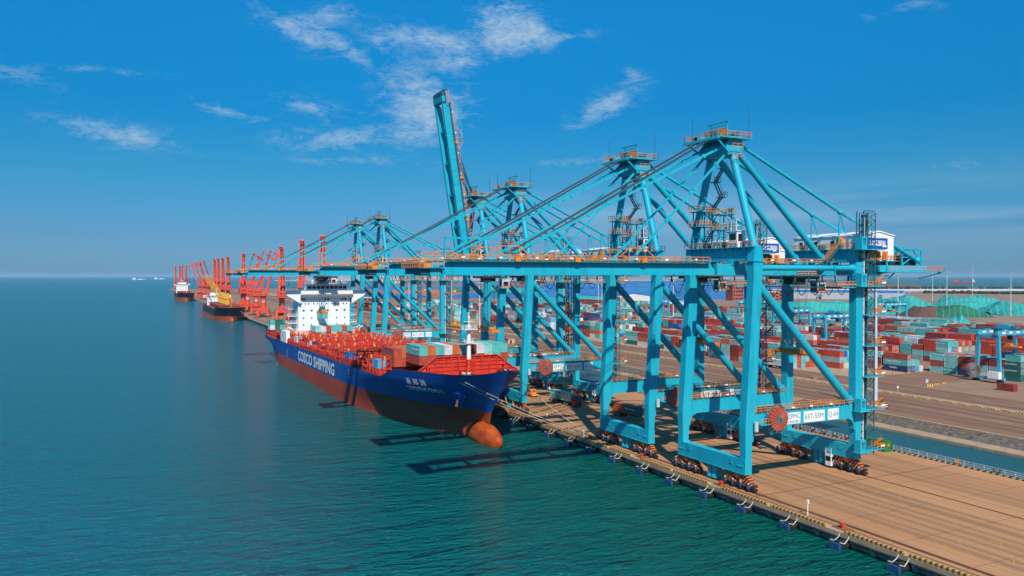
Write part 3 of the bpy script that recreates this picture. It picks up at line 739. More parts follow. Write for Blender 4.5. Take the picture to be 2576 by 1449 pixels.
    while z < 54:
        za, zb = (z, z + 1.7) if s else (z + 1.7, z)
        b.beam((x0, y0, za), (x1, y0, zb), 0.10, 0.10, 0); b.beam((x0, y0, zb), (x0, y1, za), 0.10, 0.10, 0); b.beam((x0, y1, za), (x1, y1, zb), 0.09, 0.09, 0)
        b.beam((x0, y0, z + 1.7), (x1, y0, z + 1.7), 0.09, 0.09, 0); b.beam((x0, y0, z + 1.7), (x0, y1, z + 1.7), 0.09, 0.09, 0)
        b.beam((x1, y0, za), (x1, y1, zb), 0.09, 0.09, 0); b.beam((x0 + 1.1, y0, z), (x0 + 1.1, y0, z + 1.7), 0.07, 0.07, 0); b.beam((x0 + .3, y0 + .5, z if s else z + 1.7), (x1 - .3, y0 + 1.6, z + 1.7 if s else z), 0.3, 0.16, 0)
        z += 1.7; s = 1 - s
    b.box(31.15, 31.5, y0 + 0.3, y0 + 1.3, 4.0, 54.0, 1); b.box(31.5, 31.75, y0 + 0.25, y0 + 1.35, 4.0, 54.6, 2)
    for k in range(34): b.box(31.05, 31.15, y0 + 0.25, y0 + 1.35, 4.5 + 1.45 * k, 4.7 + 1.45 * k, 2)
    b.beam((31.0, y0 + 0.2, 47.4), (31.0, y0 + 0.2, 55.4), 0.2, 0.2, 0); b.beam((31.0, y0 + 2.0, 47.4), (31.0, y0 + 2.0, 55.4), 0.2, 0.2, 0); b.beam((31.0, y0 + 0.2, 55.4), (34.2, y0 + 0.2, 55.4), 0.2, 0.2, 0)
    lt = b.build('lift_mast', ['teal_steel', 'galv', 'dark_steel'], root)
    for z in (5.0, 13.6, 20.5, 27.0, 33.5, 39.6, 47.3):
        big = z in (5.0, 13.6, 39.6, 47.3)
        b = MB(); b.box(31.0, 36.4, -11.6, -8.4, z - 0.16, z, 0)
        if big: b.box(28.1, 29.7, -12.6, -11.0, z, z + 2.6, 0); b.box(28.4, 29.4, -12.65, -12.6, z + 1.8, z + 2.15, 2); b.box(28.6, 28.8, -12.65, -12.6, z + 0.8, z + 1.8, 2); b.box(29.0, 29.2, -12.65, -12.6, z + 0.8, z + 1.8, 2); b.box(27.9, 31.0, -12.7, -10.6, z - 0.16, z, 0)
        if z < 45: b.rail([(34.4, -11.6, z), (36.4, -11.6, z), (36.4, -8.4, z)], 1.15, 0.8, 0.13, 1); b.beam((35.0, -9.6, z), (36.2, -11.4, z + 2.2), 0.14, 0.2, 1); b.beam((35.2, -9.0, z), (36.4, -10.8, z + 2.2), 0.14, 0.2, 1)
        b.box(35.4, 36.5, -11.72, -11.62, z + 0.5, z + 0.85, 3)
        b.build('lift_landing', [P, 'orange_paint', 'teal_steel', 'lamp_white'], lt)
    # hanging walkway at the land legs, with the loops of the trolley cable
    b = MB(); b.box(22.5, 33.0, -11.2, -8.2, 39.2, 39.4, 0); b.box(22.5, 24.0, -11.2, 9.0, 39.2, 39.4, 0)
    for xx in (23, 28.6): b.beam((xx, -10.9, 39.4), (xx, -10.2, 44.0), 0.14, 0.14, 0)
    b.rail([(22.5, -8.2, 39.4), (22.5, -11.2, 39.4), (33.0, -11.2, 39.4)], 1.15, 1.2, 0.11, 1); b.beam((22.5, -11.2, 39.9), (33, -11.2, 39.9), 0.1, 0.2, 1)
    b.build('hanging_walkway', [P, 'orange_paint'], root)
    b = MB()
    b.beam((4, -4.7, 41.7), (46, -4.7, 41.7), 0.25, 0.2)
    for k in range(9):
        xa = 6 + k * 3.9; pts = [(xa + 3.9 * t, -4.7, 41.5 - 3.9 * (1 - (2 * t - 1) ** 2)) for t in [i / 8 for i in range(9)]]
        b.path(pts, 0.10, 4); b.beam((xa, -4.7, 40.3), (xa, -4.7, 41.7), 0.3, 0.25)
    b.build('cable_festoon', 'wire', root)
    # cable reel on the near portal beam
    b = MB(); c = (6.6, -LEGY - 1.75, 13.6)
    for r0, r1, mi in ((0.75, 2.25, 0),):
        n = 32; vs = []; fs = []
        for yy in (c[1] - 0.35, c[1] + 0.35):
            for r in (r0, r1):
                vs += [(c[0] + r * math.cos(2 * PI * i / n), yy, c[2] + r * math.sin(2 * PI * i / n)) for i in range(n)]
        for i in range(n):
            j = (i + 1) % n
            fs += [(i, j, n + j, n + i), (2 * n + i, 3 * n + i, 3 * n + j, 2 * n + j), (n + i, n + j, 3 * n + j, 3 * n + i), (i, 2 * n + i, 2 * n + j, j)]
        b.add(vs, fs, 0)
    b.build('cable_reel', 'reel_red', root)
    reel = root.children[-1]
    b = MB()
    for i in range(20):
        a = 2 * PI * i / 20; b.beam((c[0], c[1] - 0.75, c[2]), (c[0] + 2.6 * math.cos(a), c[1] - 0.45, c[2] + 2.6 * math.sin(a)), 0.065, 0.065, 0)
    b.ring((c[0], c[1] + 0.1, c[2]), 2.72, 0.07, n=30, mi=1); b.tube((c[0], c[1] - 0.85, c[2]), (c[0], c[1] + 1.0, c[2]), 0.4, n=10, mi=1)
    b.ring((c[0], c[1] + 0.5, c[2]), 2.72, 0.07, n=30, mi=1)
    b.build('spoke', ['spoke_grey', 'teal_steel'], reel)
    b = MB(); b.box(5.2, 8.2, -LEGY - 1.3, -LEGY - 0.76, 10.6, 11.5, 0); b.box(2.2, 5.0, -LEGY - 1.9, -LEGY - 0.76, 12.6, 12.75, 0); b.rail([(2.2, -LEGY - 1.9, 12.75), (5.0, -LEGY - 1.9, 12.75)], 1.1, 0.9, 0.09, 1)
    b.tube((1.2, -LEGY - 1.6, 11.6), (1.2, -LEGY - 1.6, 13.4), 0.42, n=10, mi=2); b.build('reel_platform', [P, 'orange_paint', 'galv'], root)
    return root

def make_boom(root):
    """the twin-girder boom; its origin is the hinge so it can be luffed up"""
    hz = 43.0; hx = -2.6
    P = 'crane_blue'
    def X(x): return x - hx
    b = MB(); z0, z1 = GZ0 - hz, GZ1 - hz
    for y in (-3.4, 3.4):
        b.prism([(-0.4, z0), (-0.4, z0 + 0.9), (-1.6, z1), (-57.0, z1), (-59.6, z0 + 1.0), (-59.6, z0)], 1, y - 0.52, y + 0.52)
    for x in (-6, -16, -27, -38, -49): b.box(x - 0.4, x + 0.4, -2.88, 2.88, z0 + 0.5, z1 - 0.3)
    b.box(-60.4, -58.6, -4.3, 4.3, z0 - 0.1, z0 + 1.2)
    bm = b.build('boom', P, root, (hx, 0, hz))
    b = MB()
    for s in (-1, 1):
        y = s * 4.7
        b.rail([(-2.2, y, z1), (-58.0, y, z1)], 1.25, 1.7, 0.115, 0); b.beam((-2.2, y * .93, z1 + 0.28), (-58, y * .93, z1 + 0.28), 0.3, 0.3, 2)
        for k in range(8): b.box(-6 - k * 7.0, -5.4 - k * 7.0, y - 0.1, y + 0.1, z1 + 0.66, z1 + 0.88, 1)
        for x in (-17.5, -32, -44): b.box(x - 1.0, x, y - 0.4, y + 0.4, z1 + 0.1, z1 + 0.9, 0)
        b.beam((-2.2, s * 4.4, z1 + 0.1), (-58, s * 4.4, z1 + 0.1), 0.9, 0.12, 2)
    b.rail([(-62.4, -4.7, z0 + 1.2), (-62.4, 4.7, z0 + 1.2)], 1.2, 1.2, 0.12, 0); b.rail([(-58.2, -4.9, z0 + 1.2), (-62.4, -4.7, z0 + 1.2)], 1.2, 1.0, 0.12, 0)
    b.box(-62.6, -58.4, -4.9, 4.9, z0 + 1.02, z0 + 1.16, 2); b.box(-60.6, -59.4, -1.6, 1.6, z0 + 1.2, z0 + 2.0, 0)
    b.build('boom_railing', ['orange_paint', 'lamp_white', 'teal_steel'], bm)
    b = MB(); b.box(-62.0, -58.2, -4.2, 4.2, z0 + 0.1, z0 + 1.0, 0)
    b.build('boom_tip', 'teal_steel', bm)
    b = MB()
    b.beam((-57.0, -2.2, z1), (-57.0, -2.2, z1 + 4.2), 0.3, 0.3, 0); b.beam((-57.0, -2.2, z1 + 4.1), (-47.0, -2.2, z1 + 4.1), 0.3, 0.35, 0)
    b.build('maintenance_jib', P, bm)
    for x in (-46.0, -19.5):                                 # pedestals the stays pin to, with stairs over them
        for y in (-3.4, 3.4):
            b = MB(); b.prism([(x - 1.7, z1), (x + 1.7, z1), (x + 0.7, z1 + 1.3), (x - 0.7, z1 + 1.3)], 1, y - 0.3, y + 0.3, 0)
            y = y * 4.7 / 3.4; b.beam((x, y * .72, z1 + 0.5), (x, y, z1 + 0.5), 0.2, 0.2, 0)
            b.beam((x - 4.0, y, z1 + 1.1), (x - 1.8, y, z1 + 2.8), 0.1, 0.16, 1); b.beam((x - 1.8, y, z1 + 2.8), (x + 1.8, y, z1 + 2.8), 0.1, 0.16, 1); b.beam((x + 1.8, y, z1 + 2.8), (x + 4.0, y, z1 + 1.1), 0.1, 0.16, 1)
            for e in (-1.8, 0, 1.8): b.beam((x + e, y, z1), (x + e, y, z1 + 2.8), 0.1, 0.1, 1)
            b.build('stay_pedestal', [P, 'orange_paint'], bm)
    return bm

def make_stays(root):
    for sy in (-1, 1):
        for x, ztop in ((-48.6, 68.2), (-22.1, 66.6)):
            b = MB(); p = Vector((0.6, sy * 3.2, ztop)); q = Vector((x, sy * 3.4, GZ1 + 1.0))
            b.beam(p, q, 0.14, 0.46)
            for t in (0.12, 0.36, 0.40, 0.66, 0.9):
                m = p.lerp(q, t); b.tube(m + Vector((0, -0.24, 0)), m + Vector((0, 0.24, 0)), 0.42, n=10)
            b.build('forestay', 'crane_blue', root)
    b = MB()
    for y in (-2.2, -1.2, 1.2, 2.2):
        b.tube((-0.4, y, 70.3), (-46.0, y * 1.2, GZ1 + 1.6), 0.10, n=4, caps=False)
    b.build('boom_hoist_rope', 'wire', root)

def make_trolley(root):
    b = MB(); b.box(-3.2, 3.2, -4.2, 4.2, -0.9, -0.25, 0); b.box(-2.6, -0.2, -3.6, -0.6, -2.1, -0.9, 0); b.box(0.5, 2.9, 0.2, 3.4, -1.9, -0.9, 0)
    b.rail([(-3.2, -4.2, -0.25), (3.2, -4.2, -0.25)], 1.0, 1.0, 0.1, 1)
    tr = b.build('trolley', ['dark_steel', 'orange_paint'], root, (22, 0, GZ0))
    b = MB(); b.box(3.4, 5.9, -3.6, -1.5, -4.0, -1.2, 0); b.box(3.36, 3.4, -3.4, -1.7, -3.6, -1.9, 1); b.box(3.8, 5.5, -3.64, -3.6, -3.4, -2.0, 1); b.beam((4.6, -2.5, -1.2), (4.6, -2.5, -0.3), 0.5, 0.5, 0)
    b.rail([(3.0, -3.9, -4.0), (6.2, -3.9, -4.0)], 1.0, 1.0, 0.08, 2)
    b.build('operator_cab', ['galv', 'glass_dark', 'orange_paint'], tr)
    b = MB(); z = -17.2                                     # head block and spreader: long way along the quay
    b.box(-1.1, 1.1, -3.0, 3.0, z + 1.1, z + 1.5, 1)
    for y in (-2.2, 2.2):
        for x in (-0.55, 0.55): b.tube((x - 0.2, y, z + 2.2), (x + 0.2, y, z + 2.2), 0.75, n=12, mi=1)
        b.box(-0.8, 0.8, y - 0.5, y + 0.5, z + 1.3, z + 2.2, 1)
    b.box(-0.7, 0.7, -2.6, 2.6, z, z + 1.0, 0)
    for y in (-6.0, 6.0): b.box(-1.22, 1.22, y - 0.22, y + 0.22, z - 0.25, z + 0.45, 0)
    for x in (-0.55, 0.55): b.beam((x, -6.0, z + 0.35), (x, 6.0, z + 0.35), 0.35, 0.45, 0)
    for y in (-3.4, 3.4): b.box(-1.0, 1.0, y - 0.5, y + 0.5, z + 0.4, z + 1.2, 0)
    for y in (-6.2, 6.2):
        for x in (-1.2, 1.2): b.beam((x, y, z - 0.7), (x, y, z + 0.5), 0.3, 0.3, 0)
    b.build('spreader', ['orange_paint', 'teal_steel'], tr)
    b = MB()
    for y in (-2.4, -2.0, 2.0, 2.4):
        for x in (-0.8, 0.8): b.tube((x, y, z + 2.3), (x * 1.6, y * 1.2, -0.8), 0.035, n=4, caps=False)
    b.build('hoist_rope', 'wire', tr)
    return tr

def make_number_boards(root, num):
    y = -LEGY - 0.80
    for nm, x0, x1, rows in (('maker_sign', 9.9, 13.5, [('ZPMC', 1.3, 13.55, 0.0, 1.0), ('上海振华重工', 0.58, 12.5, 0.0, 1.0)]),
                             ('capacity_sign', 14.4, 20.2, [('65T-55M', 1.5, 13.2, 0.0, 0.95)]), ('number_sign', 21.1, 24.2, [(num, 1.4, 13.2, 0.0, 0.95)])):
        b = MB(); b.box(x0, x1, y - 0.06, y, 12.1, 14.35, 0)
        for s, size, z, bold, sx in rows: b.mesh_in(text_mesh(s, size, sx, bold), face_mtx(((x0 + x1) / 2, y - 0.08, z), (0, -1, 0)), 1)
        b.build(nm, ['white_paint', 'sign_grey'], root)

crane0 = make_gantry_crane()
CR_X = 107.5
specs = [('Q-04', 127.4, 22, False, 'nearest blue gantry crane, its white board reading Q-04, boom lowered'),
         ('Q-03', 159.0, 22, False, 'second nearest blue gantry crane, its white board reading Q-03, boom lowered'),
         ('Q-02', 224.0, -7.7, False, 'blue gantry crane over the ship\'s bow, its white board reading Q-02'),
         ('Q-05', 255.0, 20, True, 'blue gantry crane with its boom raised upright into the sky'),
         ('Q-06', 373.0, -26.6, False, 'blue gantry crane by the ship\'s white bridge, its board reading Q-06'),
         ('Q-07', 417.0, 8, False, 'farthest blue gantry crane, standing just behind the one marked Q-06')]
trees = []
for i, (num, y, tx, up, label) in enumerate(specs):
    trees.append(crane0 if i == 0 else dup(crane0))
boom0 = None
for r, (num, y, tx, up, label) in zip(trees, specs):
    r.location = (CR_X, y, 0); r['label'] = label
    if boom0 is None: boom0 = make_boom(r); bm = boom0
    else: bm = dup(boom0, r)
    if up:
        bm.rotation_euler = (0, math.radians(81.5), 0)
        b = MB()
        for yy in (-2.4, -1.6, 1.6, 2.4):
            tip = Vector((-2.6, yy, 43.0)) + Matrix.Rotation(math.radians(81.5), 3, 'Y') @ Vector((-46.0, 0, 2.2))
            b.tube((-0.4, yy * 0.8, 70.3), tip, 0.10, n=4, caps=False)
            mid = Vector((-2.6, yy, 43.0)) + Matrix.Rotation(math.radians(81.5), 3, 'Y') @ Vector((-40.0, 0, 2.2))
            b.tube((-0.2, yy * 0.8, 69.8), mid, 0.12, n=4, caps=False)
        b.build('boom_hoist_rope', 'wire', r)
    elif not any(c.name.startswith('forestay') for c in trees[0].children): make_stays(r)
    else:
        for c in list(trees[0].children):
            if c.name.startswith(('forestay', 'boom_hoist_rope')): dup(c, r)
    if r is crane0: trolley0 = make_trolley(r); tr = trolley0
    else: tr = dup(trolley0, r)
    tr.location = (tx, 0, GZ0)
    if num != 'Q-07': make_number_boards(r, num)

# ------------------------------------------------------------------ containers
CONT_COLS = {'teal': (0.10, 0.46, 0.42), 'pale teal': (0.26, 0.58, 0.53), 'rust red': (0.42, 0.062, 0.03), 'bright red': (0.58, 0.055, 0.025), 'orange red': (0.60, 0.13, 0.03), 'dark red': (0.26, 0.035, 0.024),
             'navy blue': (0.012, 0.035, 0.13), 'blue': (0.01, 0.13, 0.42), 'light blue': (0.10, 0.36, 0.56), 'white': (0.66, 0.66, 0.63), 'grey': (0.34, 0.40, 0.42), 'dark green': (0.012, 0.13, 0.11), 'cream': (0.58, 0.50, 0.30)}
def container_material(key, col):
    """painted corrugated steel: upright ribs along every wall, sun-faded and rust-flecked"""
    m = mat('container_' + key.replace(' ', '_'), col, 0.55); nt = m.node_tree; N = nt.nodes; L = nt.links; b = N['Principled BSDF']
    tc = N.new('ShaderNodeTexCoord'); dt = N.new('ShaderNodeVectorMath'); dt.operation = 'DOT_PRODUCT'; dt.inputs[1].default_value = (1, 1, 0); L.new(tc.outputs['Object'], dt.inputs[0])
    a = N.new('ShaderNodeMath'); a.operation = 'MULTIPLY'; a.inputs[1].default_value = 2 * PI / 0.42; L.new(dt.outputs['Value'], a.inputs[0])
    s = N.new('ShaderNodeMath'); s.operation = 'SINE'; L.new(a.outputs[0], s.inputs[0])
    bp = N.new('ShaderNodeBump'); bp.inputs['Strength'].default_value = 0.55; bp.inputs['Distance'].default_value = 0.05; L.new(s.outputs[0], bp.inputs['Height']); L.new(bp.outputs[0], b.inputs['Normal'])
    ge = N.new('ShaderNodeNewGeometry')
    n = N.new('ShaderNodeTexNoise'); n.inputs['Scale'].default_value = 0.45; n.inputs['Detail'].default_value = 6; n.inputs['Roughness'].default_value = 0.7
    L.new(ge.outputs['Position'], n.inputs['Vector'])
    r = N.new('ShaderNodeValToRGB'); L.new(n.outputs[0], r.inputs[0]); e = r.color_ramp.elements
    e[0].position = 0.3; e[0].color = (*[c * 0.74 for c in col], 1); e[1].position = 0.62; e[1].color = (*[min(1, c * 1.12 + 0.01) for c in col], 1)
    q = r.color_ramp.elements.new(0.74); q.color = (*[c * 0.72 + d * 0.28 for c, d in zip(col, (0.22, 0.10, 0.05))], 1)
    L.new(r.outputs[0], b.inputs['Base Color']); MT['container_' + key] = m
for k_, c_ in CONT_COLS.items(): container_material(k_, c_)
CW, CH = 2.44, 2.59
def container_mesh_mb(L, doors=False, b=None, o=(0, 0, 0), mi=0, mj=1):
    """origin at the middle of the floor; frame stands proud of the corrugated walls"""
    b = b or MB(); w, l, h = CW / 2, L / 2, CH; x, y, z = o; t = 0.13; r = 0.05
    b.box(x - w + r, x + w - r, y - l + r, y + l - r, z + 0.04, z + h - 0.03, mi)
    for sx in (-1, 1):
        for sy in (-1, 1):
            cx, cy = x + sx * (w - t / 2), y + sy * (l - t / 2); b.box(cx - t / 2, cx + t / 2, cy - t / 2, cy + t / 2, z, z + h, mi)
        cx = x + sx * (w - t / 2)
        for zz in (z, z + h - t): b.box(cx - t / 2, cx + t / 2, y - l + t, y + l - t, zz + 0.01, zz + t - 0.01, mi)
    for sy in (-1, 1):
        cy = y + sy * (l - t / 2)
        for zz in (z, z + h - t): b.box(x - w + t, x + w - t, cy - t / 2, cy + t / 2, zz + 0.01, zz + t - 0.01, mi)
    if doors:
        for xx in (-0.85, -0.35, 0.35, 0.85): b.box(x + xx - 0.03, x + xx + 0.03, y - l - 0.02, y - l + 0.06, z + 0.15, z + h - 0.15, mj)
        for zz in (0.7, 1.25, 1.8): b.box(x - 1.05, x + 1.05, y - l - 0.01, y - l + 0.06, z + zz, z + zz + 0.05, mj)
    return b
_cm = {}
def container_mesh(L, col, doors=False):
    k = (L, col, doors)
    if k not in _cm: _cm[k] = container_mesh_mb(L, doors).data('container', ['container_' + col, 'galv'])
    return _cm[k]
SIZE = {6.06: '20-foot', 12.19: '40-foot', 13.7: '45-foot'}
def container(x, y, z, L, col, label, group, doors=False, rz=0.0, words=None, wcol='white_paint', wsize=0.9, wy=0.0, wall=-1):
    o = obj_of('shipping_container', container_mesh(L, col, doors), None, (x, y, z), rz)
    tag(o, label, 'shipping container', group)
    if words:
        b = MB(); b.mesh_in(text_mesh(words, wsize, 1.0, 0.02), face_mtx((wall * (CW / 2 + 0.012), wy, 1.55), (wall, 0, 0)))
        b.build('lettering', wcol, o)
    return o

# ------------------------------------------------------------------ the container ship (floats bow-up by about a degree, so heights rise towards the bow)
SX, HB = 84.0, 18.3
TR = 0.0125
def trim(y): return TR * (445 - y)
MT['ship_blue'] = mat('ship_blue', (0.008, 0.075, 0.32), 0.42, var=0.22, scale=0.10, stretch=(1, 0.35, 2.5))
MT['boot_red'] = mat('boot_red', (0.40, 0.030, 0.018), 0.8, var=0.45, scale=0.35, stretch=(1, 0.9, 0.35), col2=(0.46, 0.09, 0.045), spec=0.25)
def hull_paint(name, col, light, dark, rust, seam):
    """ship's side: plate seams, scuffed lighter areas, rust weeping downwards"""
    m = mat(name, col, 0.55); nt = m.node_tree; N = nt.nodes; L = nt.links; b = N['Principled BSDF']; b.inputs['Specular IOR Level'].default_value = 0.3
    tc = N.new('ShaderNodeTexCoord'); sp = N.new('ShaderNodeSeparateXYZ'); L.new(tc.outputs['Object'], sp.inputs[0]); cb = N.new('ShaderNodeCombineXYZ'); L.new(sp.outputs[1], cb.inputs[0]); L.new(sp.outputs[2], cb.inputs[1])
    def nz(scale, st, det, rg):
        mp = N.new('ShaderNodeMapping'); mp.inputs['Scale'].default_value = st; L.new(tc.outputs['Object'], mp.inputs[0])
        n = N.new('ShaderNodeTexNoise'); n.inputs['Scale'].default_value = scale; n.inputs['Detail'].default_value = det; n.inputs['Roughness'].default_value = rg; L.new(mp.outputs[0], n.inputs['Vector']); return n.outputs[0]
    def ramp(x, a, b_, hi):
        r = N.new('ShaderNodeValToRGB'); L.new(x, r.inputs[0]); e = r.color_ramp.elements; e[0].position = a; e[1].position = b_; e[0].color = (0, 0, 0, 1); e[1].color = (hi, hi, hi, 1); return r.outputs[0]
    def mix(f, a, c):
        x = N.new('ShaderNodeMix'); x.data_type = 'RGBA'; L.new(f, x.inputs[0])
        for i, v in ((6, a), (7, c)):
            if isinstance(v, tuple): x.inputs[i].default_value = (*[k * ALB for k in v], 1)
            else: L.new(v, x.inputs[i])
        return x.outputs[2]
    c = mix(ramp(nz(0.09, (1, 0.6, 1.8), 5, 0.65), 0.38, 0.66, 0.8), col, light)
    c = mix(ramp(nz(0.55, (1, 1, 0.14), 6, 0.7), 0.54, 0.70, 0.65), c, dark)
    c = mix(ramp(nz(0.8, (1, 0.9, 0.3), 7, 0.75), 0.63, 0.72, 0.75), c, rust)
    bk = N.new('ShaderNodeTexBrick'); bk.inputs['Scale'].default_value = 1.0; bk.inputs['Brick Width'].default_value = 9.0; bk.inputs['Row Height'].default_value = 2.4; bk.inputs['Mortar Size'].default_value = 0.07; bk.inputs['Mortar Smooth'].default_value = 0.6
    L.new(cb.outputs[0], bk.inputs['Vector']); f = N.new('ShaderNodeMath'); f.operation = 'MULTIPLY'; f.inputs[1].default_value = seam; L.new(bk.outputs['Fac'], f.inputs[0])
    c = mix(f.outputs[0], c, dark)
    L.new(c, b.inputs['Base Color']); MT[name] = m
hull_paint('ship_blue', (0.008, 0.085, 0.36), (0.012, 0.12, 0.42), (0.006, 0.05, 0.20), (0.09, 0.06, 0.08), 0.45)
hull_paint('boot_red', (0.52, 0.052, 0.028), (0.58, 0.11, 0.055), (0.26, 0.035, 0.022), (0.40, 0.20, 0.11), 0.4)
MT['bulb_orange'] = mat('bulb_orange', (0.48, 0.045, 0.008), 0.6, var=0.3, scale=0.45, stretch=(1,.5,1.6), col2=(0.62, 0.12, 0.015), spec=0.3)
MT['deck_red'] = mat('deck_red', (0.66, 0.045, 0.02), 0.6, var=0.25, scale=0.4)
MT['hatch_red'] = mat('hatch_red', (0.38, 0.05, 0.03), 0.75, var=0.35, scale=0.25)
MT['ship_white'] = mat('ship_white', (0.80, 0.80, 0.79), 0.5, var=0.05, scale=0.15)
MT['lifeboat'] = mat('lifeboat', (0.80, 0.13, 0.02), 0.4)
def interp(tab, y):
    if y <= tab[0][0]: return tab[0][1]
    for (a, va), (c, vc) in zip(tab, tab[1:]):
        if y <= c: return va + (vc - va) * (y - a) / (c - a)
    return tab[-1][1]
# half breadths along the ship at five heights above the level keel line
B_WL = [(188.5, 0.0), (196, 0.5), (200, 1.8), (208, 5.0), (216, 7.9), (235, 12.6), (261, 16.7), (285, 18.2), (405, 18.3), (420, 14.0), (434, 3.0), (445, 0.2)]
B_BT = [(186.0, 0.0), (192.5, 0.5), (197, 2.2), (205, 5.8), (215, 9.6), (230, 13.6), (250, 17.0), (275, 18.3), (418, 18.3), (432, 16.0), (445, 9.0)]
B_MD = [(181.0, 0.0), (184, 1.5), (190, 5.8), (198, 10.4), (208, 14.6), (222, 17.4), (240, 18.3), (445, 18.3)]
B_TP = [(175.6, 0.0), (177.0, 2.2), (179.0, 4.2), (183, 6.6), (188, 9.0), (196, 12.2), (203, 14.6), (210, 16.8), (220, 18.2), (230, 18.3), (445, 18.3)]
Z_TP = [(175.6, 15.0), (179, 13.9), (184, 13.2), (190, 12.85), (205, 12.7), (213, 12.75), (226, 9.35), (228, 9.3), (445, 9.3)]
def hull_ring(t):
    """t from 0 at the stem to 1 at the stern: each height level runs along its own length, which rakes the stem"""
    out = []
    for tab, z in ((B_WL, -7.0), (B_WL, -2.2 - 1.6), (B_BT, 2.7), (B_MD, 8.0), (B_TP, None)):
        y0 = tab[0][0]; y = y0 + (445 - y0) * t
        hb = interp(tab, y); zz = interp(Z_TP, y) if z is None else z
        out.append((y, hb, zz))
    return out
root = thing('container_ship', 'big blue and red container ship with a white bridge, moored bow-first along the quay', 'container ship', (SX, 310, 0))
OY = 310
b = MB()
ts = [0, .004, .009, .015, .022, .03, .04, .05, .062, .075, .09, .105, .12, .14, .155, .17, .185, .2] + [.2 + .02 * i for i in range(1, 41)]
nl = 9
def lvl(r):
    """refine five control heights into nine rows"""
    res = []
    for i in range(4):
        a, c = r[i], r[i + 1]; res.append(a)
        res.append(tuple((u + v) / 2 for u, v in zip(a, c)))
    res.append(r[4]); return res
rows = [lvl(hull_ring(t)) for t in ts]
for sgn in (-1, 1):
    o = len(b.v)
    for row in rows:
        for (y, hb, z) in row: b.v.append((sgn * hb, y - OY, z + trim(y)))
    for j in range(len(rows) - 1):
        for i in range(nl - 1):
            a = o + j * nl + i; q = (a, a + nl, a + nl + 1, a + 1)
            b.f.append(q if sgn < 0 else q[::-1]); b.m.append(0 if i >= 4 else (2 if ts[j] < .016 else 1)); b.sm.append(True)
n = len(rows) * nl; j = len(rows) - 1
for i in range(nl - 1):
    a = j * nl + i; b.f.append((a, n + a, n + a + 1, a + 1)); b.m.append(0 if i >= 4 else 1); b.sm.append(False)
hull = b.build('hull', ['ship_blue', 'boot_red', 'bulb_orange'], root)
HULL_BVH = BVHTree.FromPolygons([(x + SX, y + OY, z) for x, y, z in b.v], b.f)
# bulb and forefoot
b = MB(); b.ico((0, 191.0 - OY, -0.9), 1.0, 0, (2.8, 10.6, 3.9), 18, 14)
b.loft([(0, 200.5 - OY, -6, 1.2, 13.0), (0, 199.6 - OY, 2.5, 0.8, 12.5), (0, 198.6 - OY, 5.6, 0.3, 11.6)])
b.build('bow_bulb', 'bulb_orange', root)
def hull_hb(y, z):
    h = HULL_BVH.ray_cast(Vector((SX - 40, y, z)), Vector((1, 0, 0))); return max(0.0, SX - h[0].x) if h[0] else 0.0
STEM_Y = HULL_BVH.ray_cast(Vector((SX + 0.02, 100, 14.7)), Vector((0, 1, 0)))[0].y
# inner side of the bulwark, decks
b = MB()
tt = [i / 40 for i in range(41)]
for sgn in (-1, 1):
    o = len(b.v)
    for t in tt:
        y = 176.6 + (226 - 176.6) * t; hb = max(0.0, interp(B_TP, y) - 0.25); z = interp(Z_TP, y); y2 = max(y, STEM_Y + 0.6); b.v += [(sgn * hb, y - OY, z + trim(y) + 0.05), (sgn * max(0, hull_hb(y2, 11.4 + trim(y)) - 0.3), y2 - OY, 11.4 + trim(y))]
    for k in range(40): a = o + 2 * k; b.f.append((a, a + 1, a + 3, a + 2)); b.m.append(0); b.sm.append(False)
    for k in range(6, 26):
        y = 178 + k * 1.8; hb = interp(B_TP, y) - 0.4; z = interp(Z_TP, y) + trim(y)
        h2 = max(0, hull_hb(y, 11.5 + trim(y)) - 0.6); b.beam((sgn * (min(hb, h2 + 3) - 0.3), y - OY, z - 0.1), (sgn * max(0, h2 - 0.6), y - OY, 11.5 + trim(y)), 0.4, 0.12, up=(0, 1, 0))
o = len(b.v)
for t in tt:
    y = STEM_Y + 0.6 + (228 - STEM_Y - 0.6) * t; hb = max(0.0, hull_hb(y, 11.4 + trim(y)) - 0.3); b.v += [(-hb, y - OY, 11.4 + trim(y)), (hb, y - OY, 11.4 + trim(y))]
for k in range(40): a = o + 2 * k; b.f.append((a, a + 1, a + 3, a + 2)); b.m.append(0); b.sm.append(False)
b.build('forecastle_deck', 'deck_red', root)
b = MB(); z0, z1 = 8.9 + trim(225), 8.9 + trim(445)
b.add([(-18.1, 225 - OY, z0), (18.1, 225 - OY, z0), (18.1, 444.8 - OY, z1), (-18.1, 444.8 - OY, z1)], [(0, 1, 2, 3)])
b.build('main_deck', 'deck_red', root)
def zl(z, y): return z + trim(y)
